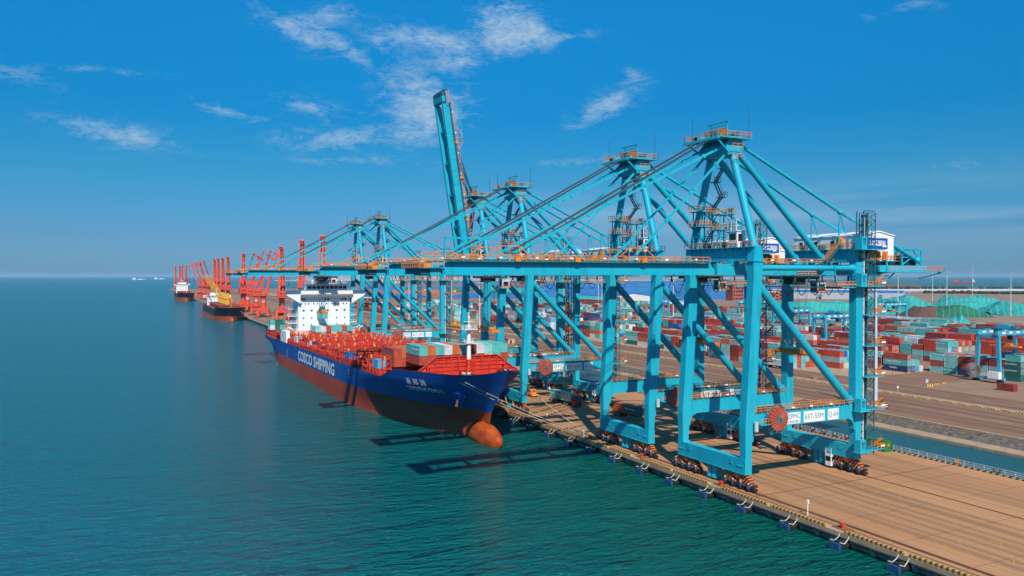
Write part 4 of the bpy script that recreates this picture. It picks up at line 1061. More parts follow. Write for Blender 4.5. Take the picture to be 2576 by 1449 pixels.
# breakwater on the forecastle
b = MB(); Y = 203 - OY; zb, zt = zl(11.4, 203), zl(16.3, 203)
b.prism([(-14.0, zl(12.7, 203)), (-14.0, zb), (14.0, zb), (14.0, zl(12.7, 203)), (9.2, zt), (-9.0, zt)], 1, Y, Y + 0.25)
b.beam((-14.2, Y - 0.2, zl(12.8, 203)), (-9.0, Y - 0.2, zt + 0.1), 0.5, 0.25); b.beam((14.2, Y - 0.2, zl(12.8, 203)), (9.2, Y - 0.2, zt + 0.1), 0.5, 0.25); b.beam((-9.1, Y - 0.2, zt + 0.1), (9.3, Y - 0.2, zt + 0.1), 0.5, 0.25)
for k in range(-5, 6):
    x = k * 2.3; h = zt if abs(x) < 9 else zt - (abs(x) - 9) * 0.72
    b.beam((x, Y - 0.35, zb), (x, Y - 0.2, h), 0.22, 0.5, up=(0, 1, 0))
for zz in (1.1, 2.2, 3.3, 4.2): w = 13.2 if zz < 2 else 14 - (zz - 1.3) * 1.35; b.box(-w, w, Y - 0.22, Y, zb + zz, zb + zz + 0.16)
bw = b.build('breakwater', 'deck_red', root)
b = MB()
for x in (-11.4, 11.4): b.box(x - 0.5, x + 0.5, Y - 0.06, Y - 0.02, zb + 0.1, zb + 2.0)
b.build('doorway', 'glass_dark', bw)
# foremast
b = MB(); Y = 201.2 - OY; zb = zl(11.4, 201)
b.tube((0, Y, zb), (0, Y, zb + 4.2), 0.62, n=12, mi=1); b.tube((0, Y, zb + 4.2), (0, Y, zb + 12.4), 0.62, 0.5, n=12, mi=0); b.tube((0, Y, zb + 12.4), (0, Y, zb + 17.2), 0.16, n=6, mi=0)
fm = b.build('foremast', ['ship_white', 'deck_red'], root)
for zz, w in ((zb + 8.6, 1.3), (zb + 12.4, 2.0)):
    b = MB(); b.tube((0, Y, zz - 0.7), (0, Y, zz), 0.5, w * 0.8, n=10); b.box(-w, w, Y - w * .8, Y + w * .8, zz, zz + 0.12); b.rail([(-w, Y - w * .8, zz + 0.1), (w, Y - w * .8, zz + 0.1), (w, Y + w * .8, zz + 0.1), (-w, Y + w * .8, zz + 0.1), (-w, Y - w * .8, zz + 0.1)], 1.1, 0.9, 0.07)
    b.build('mast_platform', 'ship_white', fm)
b = MB(); b.beam((-1.3, Y, zb + 14.6), (1.3, Y, zb + 14.6), 0.12, 0.12); b.box(-0.3, 0.3, Y - 0.3, Y + 0.3, zb + 13.0, zb + 13.8); b.box(-0.25, 0.25, Y - 0.25, Y + 0.25, zb + 15.5, zb + 16.1)
b.build('mast_light', 'ship_white', fm)
# windlasses, mooring drums, bollards
for x, y, s in ((5.6, 190.5, 1.0), (-4.6, 192.5, 1.0), (8.2, 194.5, .9)):
    zb = zl(11.4, y); b = MB(); Y = y - OY
    b.tube((x - 1.3 * s, Y, zb + 1.1), (x + 1.3 * s, Y, zb + 1.1), 0.55, n=10, mi=1)
    for e in (-1.4, 0, 1.4): b.tube((x + e * s - 0.1, Y, zb + 1.1), (x + e * s + 0.1, Y, zb + 1.1), 1.05 * s, n=14, mi=0)
    b.box(x - 1.7, x + 1.7, Y - 0.8, Y + 0.8, zb, zb + 0.4, 0); b.box(x + 1.6, x + 2.6, Y - 0.5, Y + 0.5, zb + 0.4, zb + 1.5, 0)
    b.build('windlass', ['deck_red', 'rope'], root)
b = MB()
for k in range(14):
    x = RND.uniform(-9, 9); y = RND.uniform(184, 200)
    if abs(x) > interp(B_TP, y) - 2: continue
    zb = zl(11.4, y); b.tube((x, y - OY, zb), (x, y - OY, zb + RND.uniform(.5, 1.3)), 0.22, n=8); b.tube((x + .7, y - OY, zb), (x + .7, y - OY, zb + .7), 0.22, n=8); b.box(x - .4, x + 1.1, y - OY - .3, y - OY + .3, zb, zb + 0.15)
b.build('mooring_bitts', 'deck_red', root)
# anchor bolsters and anchors on the flare
for sgn in (-1, 1):
    hit = HULL_BVH.ray_cast(Vector((SX + sgn * 30, 192.6, 10.2)), Vector((-sgn, 0, 0)))
    p = hit[0] - Vector((SX, OY, 0)) if hit[0] else Vector((sgn * 5, 194.5 - OY, 8.4))
    b = MB(); d = Vector((sgn * 0.72, -0.45, -0.5)).normalized(); b.tube(p - d * 2.5 + Vector((0, 0, .6)), p + d * 1.7 + Vector((0, 0, .2)), 2.1, 1.75, n=20); bo = b.build('anchor_bolster', 'ship_blue', root)
    b = MB(); q = p + d * 1.9; b.beam(q, q + Vector((sgn * 0.2, -0.1, -1.9)), 0.4, 0.5); b.beam(q + Vector((sgn * .2 - .5, -.9, -1.4)), q + Vector((sgn * .2, -.1, -2.1)), 0.35, 0.4); b.beam(q + Vector((sgn * .2 + .5, .9, -1.4)), q + Vector((sgn * .2, -.1, -2.1)), 0.35, 0.4)
    b.build('anchor', 'rust', bo)
# lettering pressed on to the plating
def hull_text(s, size, sx, bold, y_mid, z_mid, slope, name):
    me = text_mesh(s, size, sx, bold); b = MB(); vs = []
    for v in me.vertices:
        y = y_mid - v.co.x; z = z_mid + v.co.y - slope * (y - y_mid)
        hit = HULL_BVH.ray_cast(Vector((SX - 40, y, z)), Vector((1, 0, 0)))
        x = (hit[0].x if hit[0] else SX - HB) - (0.05 if y > 250 else 0.22); vs.append((x - SX, y - OY, z))
    b.add(vs, [tuple(p.vertices) for p in me.polygons]); return b.build(name, 'white_paint', hull)
hull_text('COSCO SHIPPING', 6.0, 1.44, 0.20, 317.5, 7.05, TR, 'owner_lettering')
hull_text('新 郑 洲', 1.9, 1.2, 0.015, 205.0, 12.6, TR, 'ship_name'); hull_text('XIN ZHENG ZHOU', 1.55, 1.0, 0.03, 203.5, 10.6, TR, 'ship_name')
b = MB()
for y, z0 in ((379, 3.0), (262, 4.6)):
    for k in range(5): b.box(-HB - 0.06, -HB - 0.02, y - OY - 0.25, y - OY + 0.25, z0 + trim(y) + k * 0.75, z0 + trim(y) + k * 0.75 + 0.35)
b.build('draught_marks', 'white_paint', hull)
# accommodation block
Y0, Y1 = 379.5 - OY, 396 - OY
zt0 = zl(9.3, 390)
b = MB(); b.box(-12.3, 12.3, Y0, Y1, zt0, 33.0)
for zz in (19.0, 22.4, 25.8): b.box(-16.5, -12.3, Y0 + 3, Y1, zz, zz + 0.25); b.box(12.3, 16.5, Y0 + 3, Y1, zz, zz + 0.25)
b.box(-17.8, -12.3, Y0 + 1, Y1, zt0, 15.4); b.box(12.3, 17.8, Y0 + 1, Y1, zt0, 15.4)
acc = b.build('superstructure', 'ship_white', root)
acc.location.x = -0.7
b = MB()
for sgn in (-1, 1): b.prism([(sgn * 12.3, 28.6), (sgn * 18.7, 32.6), (sgn * 18.7, 35.0), (sgn * 12.3, 35.0)][::sgn], 1, Y0 - 2.0, Y0 + 3.0)
b.prism([(Y0, 31.2), (Y0 - 3.6, 33.0), (Y0 - 3.6, 35.0), (Y0 + 7.5, 35.0), (Y0 + 7.5, 33.0), (Y0, 33.0)], 0, -12.3, 12.3); b.box(-9.6, 9.6, Y0 - 3.4, Y0 + 8, 35.0, 37.6); b.box(-9.9, 9.9, Y0 - 3.7, Y0 + 8.2, 37.6, 37.8)
wh = b.build('wheelhouse', 'ship_white', root)
for k in range(9):
    x = -8.3 + k * 2.08; b = MB(); b.box(x - 0.8, x + 0.8, Y0 - 3.46, Y0 - 3.41, 35.6, 36.9); b.build('window', 'glass_dark', wh)
for zz, xs in ((30.6, (-10.5, -9.4, 0.6, 1.9, 8.8, 10.2)), (28.4, (-10.8, -9, -7.4, -5, -3.2, -1.2, 1.2, 3.6, 5.2, 7.0, 9.2, 10.8)), (25.2, (-9.8, -6.0, -1.6, 1.6, 6.0, 9.8)), (21.6, (-9.8, -6.0, 6.0, 9.8)), (18.4, (-9.8, -6.0, 6.0, 9.8))):
    for x in xs:
        w = 0.5 if (zz in (30.6, 25.2) and abs(x) < 12) else 0.26
        y = Y0
        b = MB(); b.box(x - w, x + w, y - 0.05, y - 0.01, zz - 0.35, zz + 0.35); b.build('porthole', 'glass_dark', acc)
b = MB()
for zz in (19.25, 22.65, 26.05, 15.4): b.rail([(-16.4, Y0 + 3.2, zz), (-16.4, Y1, zz)], 1.1, 1.8, 0.08); b.rail([(-16.4, Y0 + 3.1, zz), (-12.4, Y0 + 3.1, zz)], 1.1, 1.4, 0.08); b.rail([(16.4, Y0 + 3.1, zz), (12.4, Y0 + 3.1, zz)], 1.1, 1.4, 0.08)
b.rail([(-9.6, Y0 - 3.5, 37.8), (9.6, Y0 - 3.5, 37.8)], 1.1, 1.4, 0.09); b.rail([(-18.5, Y0 - 1.9, 35), (-9.8, Y0 - 1.9, 35)], 1.1, 1.5, 0.08)
b.build('deck_railing', 'ship_white', acc)
# radar house: two openings with blue shades, masts and domes
b = MB()
b.prism([(-4.6, 37.8), (4.6, 37.8), (5.4, 41.4), (-5.4, 41.4)], 1, Y0 - 2.0, Y0 + 3.5); b.box(-5.6, 5.6, Y0 - 2.4, Y0 + 3.8, 41.4, 41.6)
b.rail([(-5.6, Y0 - 2.4, 41.6), (5.6, Y0 - 2.4, 41.6)], 1.1, 1.2, 0.09)
b.beam((0, Y0 + 3, 41.6), (0, Y0 + 3, 47.2), 0.5, 0.5); b.beam((-1.6, Y0 + 3, 44.4), (1.6, Y0 + 3, 44.4), 0.3, 0.3); b.beam((-1.1, Y0 + 2.6, 43.2), (0, Y0 + 3, 41.6), 0.2, 0.2); b.beam((-1.8, Y0 + 2.2, 46.2), (1.8, Y0 + 2.2, 46.2), 0.22, 0.35)
for x in (-8.4, 8.4): b.beam((x, Y0 + 3, 37.8), (x, Y0 + 3, 43.5), 0.22, 0.22); b.beam((x - 0.8, Y0 + 3, 42), (x + 0.8, Y0 + 3, 42), 0.14, 0.14)
for x in (-6.6, 6.9): b.ico((x, Y0 - 2, 39.2), 0.65); b.beam((x, Y0 - 2, 37.8), (x, Y0 - 2, 38.7), 0.3, 0.3)
b.build('radar_mast', 'ship_white', root)
b = MB()
for x in (-2.3, 2.3): b.ico((x, Y0 - 2.2, 39.5), 1.0, 0, (1.75, 0.22, 1.05), 14, 8)
b.build('blue_shade', 'sign_blue', root.children[-1])
b = MB(); b.loft([(0, Y1 + 8, zl(9, 410), 8, 8), (0, Y1 + 8, 34, 6.5, 7), (0, Y1 + 8, 37, 6, 6.5)]); b.build('funnel', 'deck_red', root)
for sgn in (-1, 1):
    b = MB(); x = sgn * 15.6; y = Y0 + 0.2; b.ico((x, y, 14.6), 1.35, 0, (1.0, 2.2, 1.0), 12, 8); b.box(x - 0.7, x + 0.7, y - 0.2, y + 1.6, 15.3, 16.2, 0); lb = b.build('lifeboat', 'lifeboat', root)
    b = MB()
    for dy in (-2.2, 2.4): b.beam((x + sgn * .2, y + dy, zt0), (x + sgn * .3, y + dy, 16.6), 0.3, 0.35); b.beam((x + sgn * .3, y + dy, 16.6), (x + sgn * 1.6, y + dy, 17.6), 0.3, 0.35); b.beam((x + sgn * 1.6, y + dy, 17.6), (x + sgn * 2.0, y + dy, 16.6), 0.25, 0.3)
    b.build('davit', 'ship_white', root)
# hatches and lashing bridges: red steel from side to side, one set per bay
BAY0, PITCH = 226.5, 14.35
NB = 11
for i in range(NB):
    y0 = BAY0 + i * PITCH; y1 = y0 + 12.2; zc = zl(11.9, y0)
    if y1 > 382: break
    b = MB()
    b.box(-15.6, 15.6, y0 - OY, y1 - OY, zl(8.9, y0) - 0.1, zc - 0.55)
    for k in range(3):
        x0 = -15.4 + k * 10.3; b.box(x0 + 0.1, x0 + 10.1, y0 - OY + 0.1, y1 - OY - 0.1, zc - 0.5, zc)
        for j in range(4): b.box(x0 + 0.1, x0 + 10.1, y0 - OY + 1.4 + j * 3.1, y0 - OY + 1.55 + j * 3.1, zc, zc + 0.18, 1)
        for j in range(5): b.box(x0 + 0.5 + j * 2.35, x0 + 0.62 + j * 2.35, y0 - OY + 0.2, y1 - OY - 0.2, zc, zc + 0.14, 1)
    for k in range(16):
        x = RND.uniform(-15, 15); yy = y0 + RND.uniform(0.6, 11.4); s = RND.uniform(0.25, 0.8); b.box(x - s / 2, x + s / 2, yy - OY - s / 2, yy - OY + s / 2, zc, zc + RND.uniform(.3, 1.0), RND.choice((1, 1, 1, 2)))
    b.build('hatch_cover', ['hatch_red', 'deck_red', 'galv'], root)
for i in range(NB + 1):
    y = BAY0 + i * PITCH - 1.1; zc = zl(11.9, y); Y = y - OY
    if y > 382: break
    b = MB(); top = zc + (1.9 if i % 2 else 2.5)
    for side in (-0.5, 0.5):
        for k in range(15):
            x = -17.5 + k * 2.5; h = top + (0.9 if k % 3 == 0 else 0.0); b.beam((x, Y + side, zl(8.9, y)), (x, Y + side, h), 0.22, 0.22, 0)
            if k < 14 and k % 2 == 0: b.beam((x, Y + side, zc - 1.6), (x + 2.5, Y + side, top - 0.2), 0.13, 0.13, 0)
        b.beam((-17.5, Y + side, top), (17.5, Y + side, top), 0.22, 0.28, 0); b.beam((-17.5, Y + side, zc - 0.5), (17.5, Y + side, zc - 0.5), 0.2, 0.24, 0); b.rail([(-17.5, Y + side, top), (17.5, Y + side, top)], 0.9, 2.5, 0.09, 0)
    b.box(-17.6, 17.6, Y - 0.5, Y + 0.5, zc - 0.7, zc - 0.58, 0); b.box(-17.6, 17.6, Y - 0.5, Y + 0.5, top - 0.08, top + 0.04, 1)
    lbm = b.build('lashing_bridge', ['deck_red', 'hatch_red'], root)
    b = MB()
    for x in (-17.0, -11.2, -4.0, 4.6, 11.0, 16.6): b.box(x - 0.22, x + 0.22, Y - 0.75, Y - 0.3, top - 0.2, top + 0.9)
    b.build('lashing_locker', 'yellow_paint', lbm)
# outboard pedestals and side passage structure
for sgn in (-1, 1):
    b = MB(); y = 228.0
    while y < 440:
        zb = zl(8.9, y); Y = y - OY
        h = 1.9 + (int(y * 7) % 3) * 0.35
        b.prism([(sgn * 18.0, zb), (sgn * 15.7, zb), (sgn * 15.7, zb + h), (sgn * 18.0, zb + h)][::sgn], 1, Y, Y + 0.35); b.box(min(sgn * 18.0, sgn * 17.3), max(sgn * 18.0, sgn * 17.3), Y - 0.4, Y + 0.9, zb, zb + h + 0.25)
        y += 3.55
    for k in range(70):
        y = 229 + k * 2.95; zb = zl(8.9, y)
        if RND.random() < 0.55: b.box(min(sgn * 17.9, sgn * 16.6), max(sgn * 17.9, sgn * 16.6), y - OY, y - OY + RND.uniform(.5, 1.8), zb + 0.1, zb + RND.uniform(.7, 2.6))
    b.rail([(sgn * 18.0, 229 - OY, zl(9.3, 229)), (sgn * 18.0, 386 - OY, zl(9.3, 386))], 1.1, 2.4, 0.09)
    b.build('side_framing', 'deck_red', root)
for y, n in ((252, 1), (276, 2), (309, 1), (330, 1), (366, 1), (240, 1)):
    zb = zl(10.6, y); Y = y - OY; b = MB()                 # empty cell frames standing above the side deck
    for x in (-18, -13):
        for dy in (0, 5.6): b.beam((x, Y + dy, zb - 1.8), (x, Y + dy, zb + 3.0), 0.34, 0.34)
    for dy in (0, 5.6):
        b.beam((-18, Y + dy, zb + 2.9), (-13, Y + dy, zb + 2.9), 0.34, 0.34); b.beam((-18, Y + dy, zb), (-13, Y + dy, zb), 0.34, 0.34)
    b.beam((-18, Y, zb + 2.9), (-18, Y + 5.6, zb + 2.9), 0.34, 0.34); b.beam((-13, Y, zb + 2.9), (-13, Y + 5.6, zb + 2.9), 0.34, 0.34); b.beam((-18, Y, zb), (-18, Y + 5.6, zb), 0.34, 0.34); b.build('cell_frame', 'deck_red', root)

b = MB(); b.rail([(-18, 404 - OY, zl(9.3, 404)), (-18, 444 - OY, zl(9.3, 444)), (18, 444 - OY, zl(9.3, 444))], 3.2, 3.2, 0.3); b.build('stern_frame', 'deck_red', root)
ship = root

# cargo on the ship
SG = 'containers stowed on the ship'
def ship_row(y, z, x0, cols, tierword, where, L=12.19, doors=(), wd={}):
    for i, c in enumerate(cols):
        if c is None: continue
        ordn = ('first', 'second', 'third', 'fourth', 'fifth', 'sixth', 'seventh', 'eighth', 'ninth', 'tenth', 'eleventh')[i]
        container(x0 + i * 2.46, y + L / 2, z, L, c, f'{c} container, {ordn} from the sea, {tierword} {where}', SG, doors=i in doors, **wd.get(i, {}))
zS = zl(13.9, 207)
ship_row(207.2, zS, 72.9, ['rust red', 'rust red', 'navy blue', 'rust red', 'dark red', 'rust red', 'teal', 'rust red', 'white', 'teal', 'rust red'], 'lower tier', 'behind the red breakwater')
ship_row(207.2, zS + CH + 0.02, 72.9, ['teal', 'orange red', 'teal', 'white', 'orange red', 'teal', 'dark red', 'white', 'pale teal', 'teal', 'teal'], 'upper tier', 'behind the red breakwater', doors=(7,), wd={0: dict(words='CHINA SHIPPING', wsize=0.8, wy=-2.6)})
zS = zl(12.2, 221)
ship_row(222.0, zS + 2.6, 70.2, ['rust red', 'orange red', 'orange red', 'pale teal', 'blue', 'blue', 'navy blue', 'light blue', 'teal', 'orange red', 'dark red'], 'top tier', 'of second bay from bow')
ship_row(222.0, zS, 70.2, ['rust red', 'rust red', 'orange red', 'teal', 'blue', 'navy blue', 'dark red', 'teal', 'white', 'rust red', 'dark red'], 'bottom tier', 'of second bay from bow')
zS = zl(12.15, 372)
ship_row(366.5, zS, 77.6, ['rust red', 'teal', 'dark red', 'white', 'rust red', 'teal', 'navy blue', None], 'lower row', 'ahead of the white bridge')
ship_row(366.5, zS + CH + 0.02, 77.6, ['pale teal', 'white', 'rust red', 'teal', 'teal', 'rust red', 'teal', None], 'upper row', 'ahead of the white bridge')
for y, x, c, l2 in ((263.8, 67.3, 'blue', 'dark blue container alone at the ship side, two bays aft of the bow'), (263.9, 69.9, 'rust red', 'rust red container inboard of the lone blue one at the ship side'),
                    (327.0, 67.3, 'white', 'white container at the ship side above the owner lettering'), (326.8, 69.8, 'blue', 'blue container beside the white one above the owner lettering'),
                    (356.5, 67.3, 'white', 'white container at the ship side a bay ahead of the bridge'), (356.4, 69.8, 'rust red', 'rust red container beside the white one a bay ahead of the bridge'),
                    (229.6, 67.6, 'light blue', 'light blue container low at the ship side by the step in the rail'), (229.8, 70.1, 'rust red', 'rust red container low beside the light blue one near the step in the rail')):
    z = zl(10.75, y) if y > 240 else zl(11.1, y)
    container(x, y + 3.03, z, 6.06, c, l2, SG, words=('CSCL' if c == 'blue' and y < 300 else None), wsize=0.8)
for i, (x, cs) in enumerate(((67.3, ('navy blue', 'white', 'teal')), (69.8, ('rust red', 'dark green', 'dark green')), (72.3, ('navy blue', 'teal', 'dark green')), (97.0, ('dark green', 'dark red', 'dark green')))):
    for t, c in enumerate(cs):
        container(x, 431 + 3.2, zl(10.3, 431) + t * 2.6, 6.06, c, f'{c} container at the ship stern, {("bottom", "middle", "top")[t]} tier, {("outermost seaward stack", "second stack from sea", "third stack from sea", "stack nearest quay")[i]}', SG)

# ------------------------------------------------------------------ the container yard
YG = 'containers stacked in the yard'
rc = random.Random(21)
WCOL = ['teal'] * 20 + ['pale teal'] * 11 + ['rust red'] * 20 + ['dark red'] * 8 + ['bright red'] * 6 + ['orange red'] * 7 + ['white'] * 9 + ['grey'] * 7 + ['navy blue'] * 5 + ['blue'] * 4 + ['dark green'] * 5 + ['light blue'] * 2 + ['cream'] * 1
STOCK = []                       # (x, y_near, z, L, colour, block, column, bay, tier)
TAKEN = []
def block(name, x0, ncol, y0, nbay, tiers, L=12.19, cols=None, gap=0.5, pal=None, skip=0.0):
    """rows of stacks; tiers(col, bay) gives the height, cols the colours of the nearest ends bottom to top"""
    TAKEN.append((x0 - 1, x0 + ncol * 2.5 + 1, y0 - 1, y0 + nbay * (L + gap) + 1))
    for c in range(ncol):
        for k in range(nbay):
            n = tiers(c, k) if callable(tiers) else tiers
            base = rc.choice(pal or WCOL)
            for t in range(n):
                col = cols[c][t] if cols and k == 0 and c < len(cols) and t < len(cols[c]) else (base if rc.random() < 0.35 else rc.choice(pal or WCOL))
                STOCK.append((x0 + c * 2.5 + CW / 2, y0 + k * (L + gap), 0.02 + t * 2.6, L, col, name, c, k, t))
T, PT, R, O, W, G, NB_, B_, DG, DR, BR, CR, LB = 'teal', 'pale teal', 'rust red', 'orange red', 'white', 'grey', 'navy blue', 'blue', 'dark green', 'dark red', 'bright red', 'cream', 'light blue'
block('corner stack by the crossroads', 301.2, 4, 231.0, 1, lambda c, k: (3, 2, 2, 1)[c], cols=[[NB_, T, R], [NB_, T], [LB, T], [W]])
block('corner stack by the crossroads', 301.2, 4, 244.4, 3, lambda c, k: rc.choice((2, 2, 3)), cols=[[R, DR], [R, BR], [T, T, T], [W, T]])
block('eight-wide block past the crossroads', 349.0, 8, 246.0, 2, lambda c, k: (4, 4, 4, 4, 4, 4, 4, 3)[c], cols=[[R, T, PT, T], [PT, B_, B_, T], [O, T, R, T], [T, W, W, R], [W, T, O, O], [T, T, T, R], [PT, T, O, BR], [T, R, T]], L=6.06)
block('eight-wide block past the crossroads', 349.0, 8, 259.3, 10, lambda c, k: rc.choice((2, 3, 3, 4)), L=6.06)
block('block behind the small gantry', 313.5, 7, 190.5, 6, lambda c, k: 4 - (c > 4) if k == 0 else 3, cols=[[DG, DG, DG, T], [T, T, BR, DG], [DG, NB_, NB_, DG], [T, DG, R, BR], [NB_, T, R, T]], L=6.06)
block('seven-wide block behind the nearest crane', 266.0, 7, 264.0, 8, lambda c, k: rc.choice((3, 4, 4)) if k else (4, 4, 4, 3, 4, 3, 3)[c], cols=[[R, T, T, T], [PT, T, R, PT], [R, BR, NB_, T], [T, T, R], [R, T, O, T], [BR, R, T], [R, PT, O]], L=6.06)
block('stack pair by the lamp mast', 285.8, 3, 253.5, 2, lambda c, k: 3, cols=[[R, G, BR], [CR, T, B_], [W, T, PT]])
block('front stack behind the second crane', 269.0, 3, 310.5, 2, lambda c, k: (4, 3, 4)[c], cols=[[T, T, R, R], [R, W, W], [T, R, T, T]], L=6.06)
block('front stack with the white lettered box', 268.8, 4, 324.0, 2, lambda c, k: (2, 3, 3, 2)[c], cols=[[R, W], [R, R, BR], [T, T, R], [R, R]])
block('front stack by the wheeled spreader', 273.0, 5, 353.0, 4, lambda c, k: (3, 3, 4, 3, 3)[c], cols=[[T, R, R], [B_, T, CR], [T, W, NB_, O], [R, T, R], [W, T, T]], L=6.06)
block('front stack of red boxes on white', 273.2, 5, 380.0, 2, lambda c, k: (3, 3, 4, 3, 3)[c], cols=[[W, O, R], [R, R, R], [T, PT, R, BR]])
block('teal stack next to the lone blue box', 276.5, 6, 420.5, 2, lambda c, k: 4, cols=[[T, PT, T, O], [T, B_, T, W], [R, B_, T, T], [PT, T, PT, R], [T, R, CR, W], [R, NB_, T, W]], L=6.06)
block('single box at the yard front', 287.8, 1, 407.0, 1, 1, L=6.06, cols=[[B_]])
block('mixed front stack by the red tractors', 280.5, 5, 446.0, 4, lambda c, k: (4, 4, 4, 3, 4)[c], cols=[[T, O, T, T], [R, R, T, T], [T, W, CR, W], [R, T, O, R]], L=6.06)
block('front stack beside the fourth crane', 275.5, 8, 505.0, 2, lambda c, k: rc.choice((3, 4)))
block('pale stack on the far lane', 288.0, 5, 636.0, 2, 4, pal=[T, PT, W, T, G])
block('red stack on the far lane', 299.0, 4, 600.0, 2, 3, pal=[R, DR, R, BR])
block('lone box on the bay marks', 284.6, 1, 175.4, 1, 1, L=6.06, cols=[[DR]])
# the deep field of stacks behind the front row
def free(x0, x1, y0, y1):
    return not any(a < x1 and x0 < b and c < y1 and y0 < d for a, b, c, d in TAKEN)
FIELD = []
bx = 274.0; bi = 0
while bx < 560:
    y = 236.0 + (0 if bx > 372 else 28) + rc.uniform(-6, 6)
    ylim = 900 - 0.4 * (bx - 274)
    while y < ylim:
        nb = rc.choice((2, 3, 4, 5))
        hi = rc.choice((3, 3, 4, 4, 4, 5 if y > 420 else 3)); pal = rc.choice((None, None, None, [R, DR, R, BR], [T, PT, T, W, G]))
        if rc.random() < 0.96 and free(bx, bx + 16, y, y + nb * 12.7):
            FIELD.append((bx, y, nb, hi, pal))
        y += nb * 12.7 + rc.choice((1.5, 1.5, 1.5, 10))
    bx += 24.5; bi += 1
for k, (x0, y0, nb, hi, pal) in enumerate(FIELD):
    TAKEN.append((x0 - .5, x0 + 15.5, y0, y0 + nb * 12.7))
    short = rc.random() < 0.5; Lf, pf, nb_ = (6.06, 6.4, nb * 2 - (rc.random() < .3)) if short else (12.19, 12.7, nb)
    for c in range(6):
        h2 = max(1, hi - (rc.random() < .25))
        for b_ in range(nb_):
            base = rc.choice(pal or WCOL); n = max(1, h2 - (1 if rc.random() < 0.3 else 0) - (1 if rc.random() < 0.12 else 0))
            for t in range(n):
                col = base if rc.random() < 0.3 else rc.choice(pal or WCOL)
                STOCK.append((x0 + c * 2.5 + CW / 2, y0 + b_ * pf, 0.02 + t * 2.6, Lf, col, None, c, b_, t))
# right-hand far stacks between the crossroads and the covered heaps
for x0 in range(378, 640, 24):
    for y0 in (150 + (x0 - 378) * 0.15, 182 + (x0 - 378) * 0.15, 214 + (x0 - 378) * .2):
        if not free(x0, x0 + 15, y0, y0 + 26): continue
        hi = rc.choice((2, 3, 3, 4)); pal = rc.choice((None, [R, DR, BR, R], [NB_, B_, R, DR]))
        for c in range(6):
            for b_ in range(2):
                for t in range(max(1, hi - (rc.random() < .4))): STOCK.append((x0 + c * 2.5 + CW / 2, y0 + b_ * 12.7, 0.02 + t * 2.6, 12.19, rc.choice(pal or WCOL), None, c, b_, t))

Fv = Vector((math.sin(YAW), math.cos(YAW))); Rv = Vector((math.cos(YAW), -math.sin(YAW)))
def in_frame(x, y, m=1.0):
    d = x * Fv.x + y * Fv.y; l = x * Rv.x + y * Rv.y
    return d > 20 and abs(l / d) < 0.6505 * m
pos = {(round(s[0], 1), round(s[1], 1), round(s[2], 1)) for s in STOCK}
def exposed(s):
    x, y, z, L = s[:4]
    def has(dx, dy, dz): return (round(x + dx, 1), round(y + dy, 1), round(z + dz, 1)) in pos
    return not (has(-2.5, 0, 0) and (has(0, -(L + .5), 0) or has(0, -12.7, 0) or has(0, -6.4, 0)) and has(0, 0, 2.6))
named = [s for s in STOCK if in_frame(s[0], s[1], 1.01) and exposed(s)]
named.sort(key=lambda s: s[0] * Fv.x + s[1] * Fv.y)
n_ship = len([o for o in bpy.data.objects if o.name.startswith('shipping_container')])
MAXN = 296 - n_ship
chosen = named[:MAXN]; cs = set(map(id, chosen))
ORD = ('first', 'second', 'third', 'fourth', 'fifth', 'sixth', 'seventh', 'eighth', 'ninth')
TW = ('bottom', 'second', 'third', 'top', 'fifth')
WORDS = {('corner stack by the crossroads', 0, 0, 1): 'CHINA SHIPPING', ('front stack with the white lettered box', 0, 0, 1): 'COSCO', ('front stack of red boxes on white', 0, 0, 0): 'COSCO', ('eight-wide block past the crossroads', 0, 0, 3): 'CHINA SHIPPING', ('eight-wide block past the crossroads', 0, 0, 2): 'CHINA SHIPPING', ('front stack behind the second crane', 0, 0, 1): 'CHINA SHIPPING', ('front stack behind the second crane', 0, 0, 0): 'CHINA SHIPPING'}
seen_lab = {}
for s in chosen:
    x, y, z, L, col, name, c, k, t = s
    if name is None:
        near = min((n for n in named if n[5]), key=lambda n: (n[0] - x) ** 2 + (n[1] - y) ** 2); nm = 'field behind ' + ' '.join(near[5].split()[:4])
    else: nm = name
    lab = f'{col} box, {TW[t]} tier, {ORD[c % 9]} column, {ORD[k % 9]} bay, {nm}'
    if lab in seen_lab:
        seen_lab[lab] += 1; lab = f'{col} box, {TW[t]} tier, {ORD[c % 9]} column, {ORD[k % 9]} bay, stack group {ORD[seen_lab[lab] % 9]} inland'
        q = 0
        while lab in seen_lab: q += 1; lab = f'{col} box, {TW[t]} tier, {ORD[c % 9]} column, {ORD[k % 9]} bay, row {ORD[q % 9]} inland'
    seen_lab[lab] = 1
    words = WORDS.get((name, c, k, t)) if name else None
    if words is None and t >= 0 and not words and col in ('teal', 'dark green') and rc.random() < 0.4: words = 'CHINA SHIPPING'
    if words is None and L > 10 and col in ('white', 'grey') and rc.random() < 0.3: words = 'COSCO'
    if words is None and L > 10 and col == 'navy blue' and rc.random() < .3: words = 'HANJIN'
    if not (words and (round(x - 2.5, 1), round(y, 1), round(z, 1)) not in pos): words = None
    container(x, y + L / 2, z, L, col, lab, YG, doors=rc.random() < 0.5, words=words, wcol='sign_grey' if words == 'COSCO' else 'white_paint', wsize=1.05 if L > 10 else .7, wy=1.0)
# everything behind those reads as one mass of boxes
b = MB(); ck = list(CONT_COLS)
for s in STOCK:
    if id(s) in cs or not in_frame(s[0], s[1], 1.05): continue
    x, y, z, L, col = s[:5]
    b.box(x - CW / 2, x + CW / 2, y, y + L, z, z + CH, ck.index(col))
tag(b.build('container_stacks', ['container_' + c for c in ck]), 'mass of mixed red, teal and white containers filling the yard beyond the front stacks', 'shipping containers', kind='stuff')

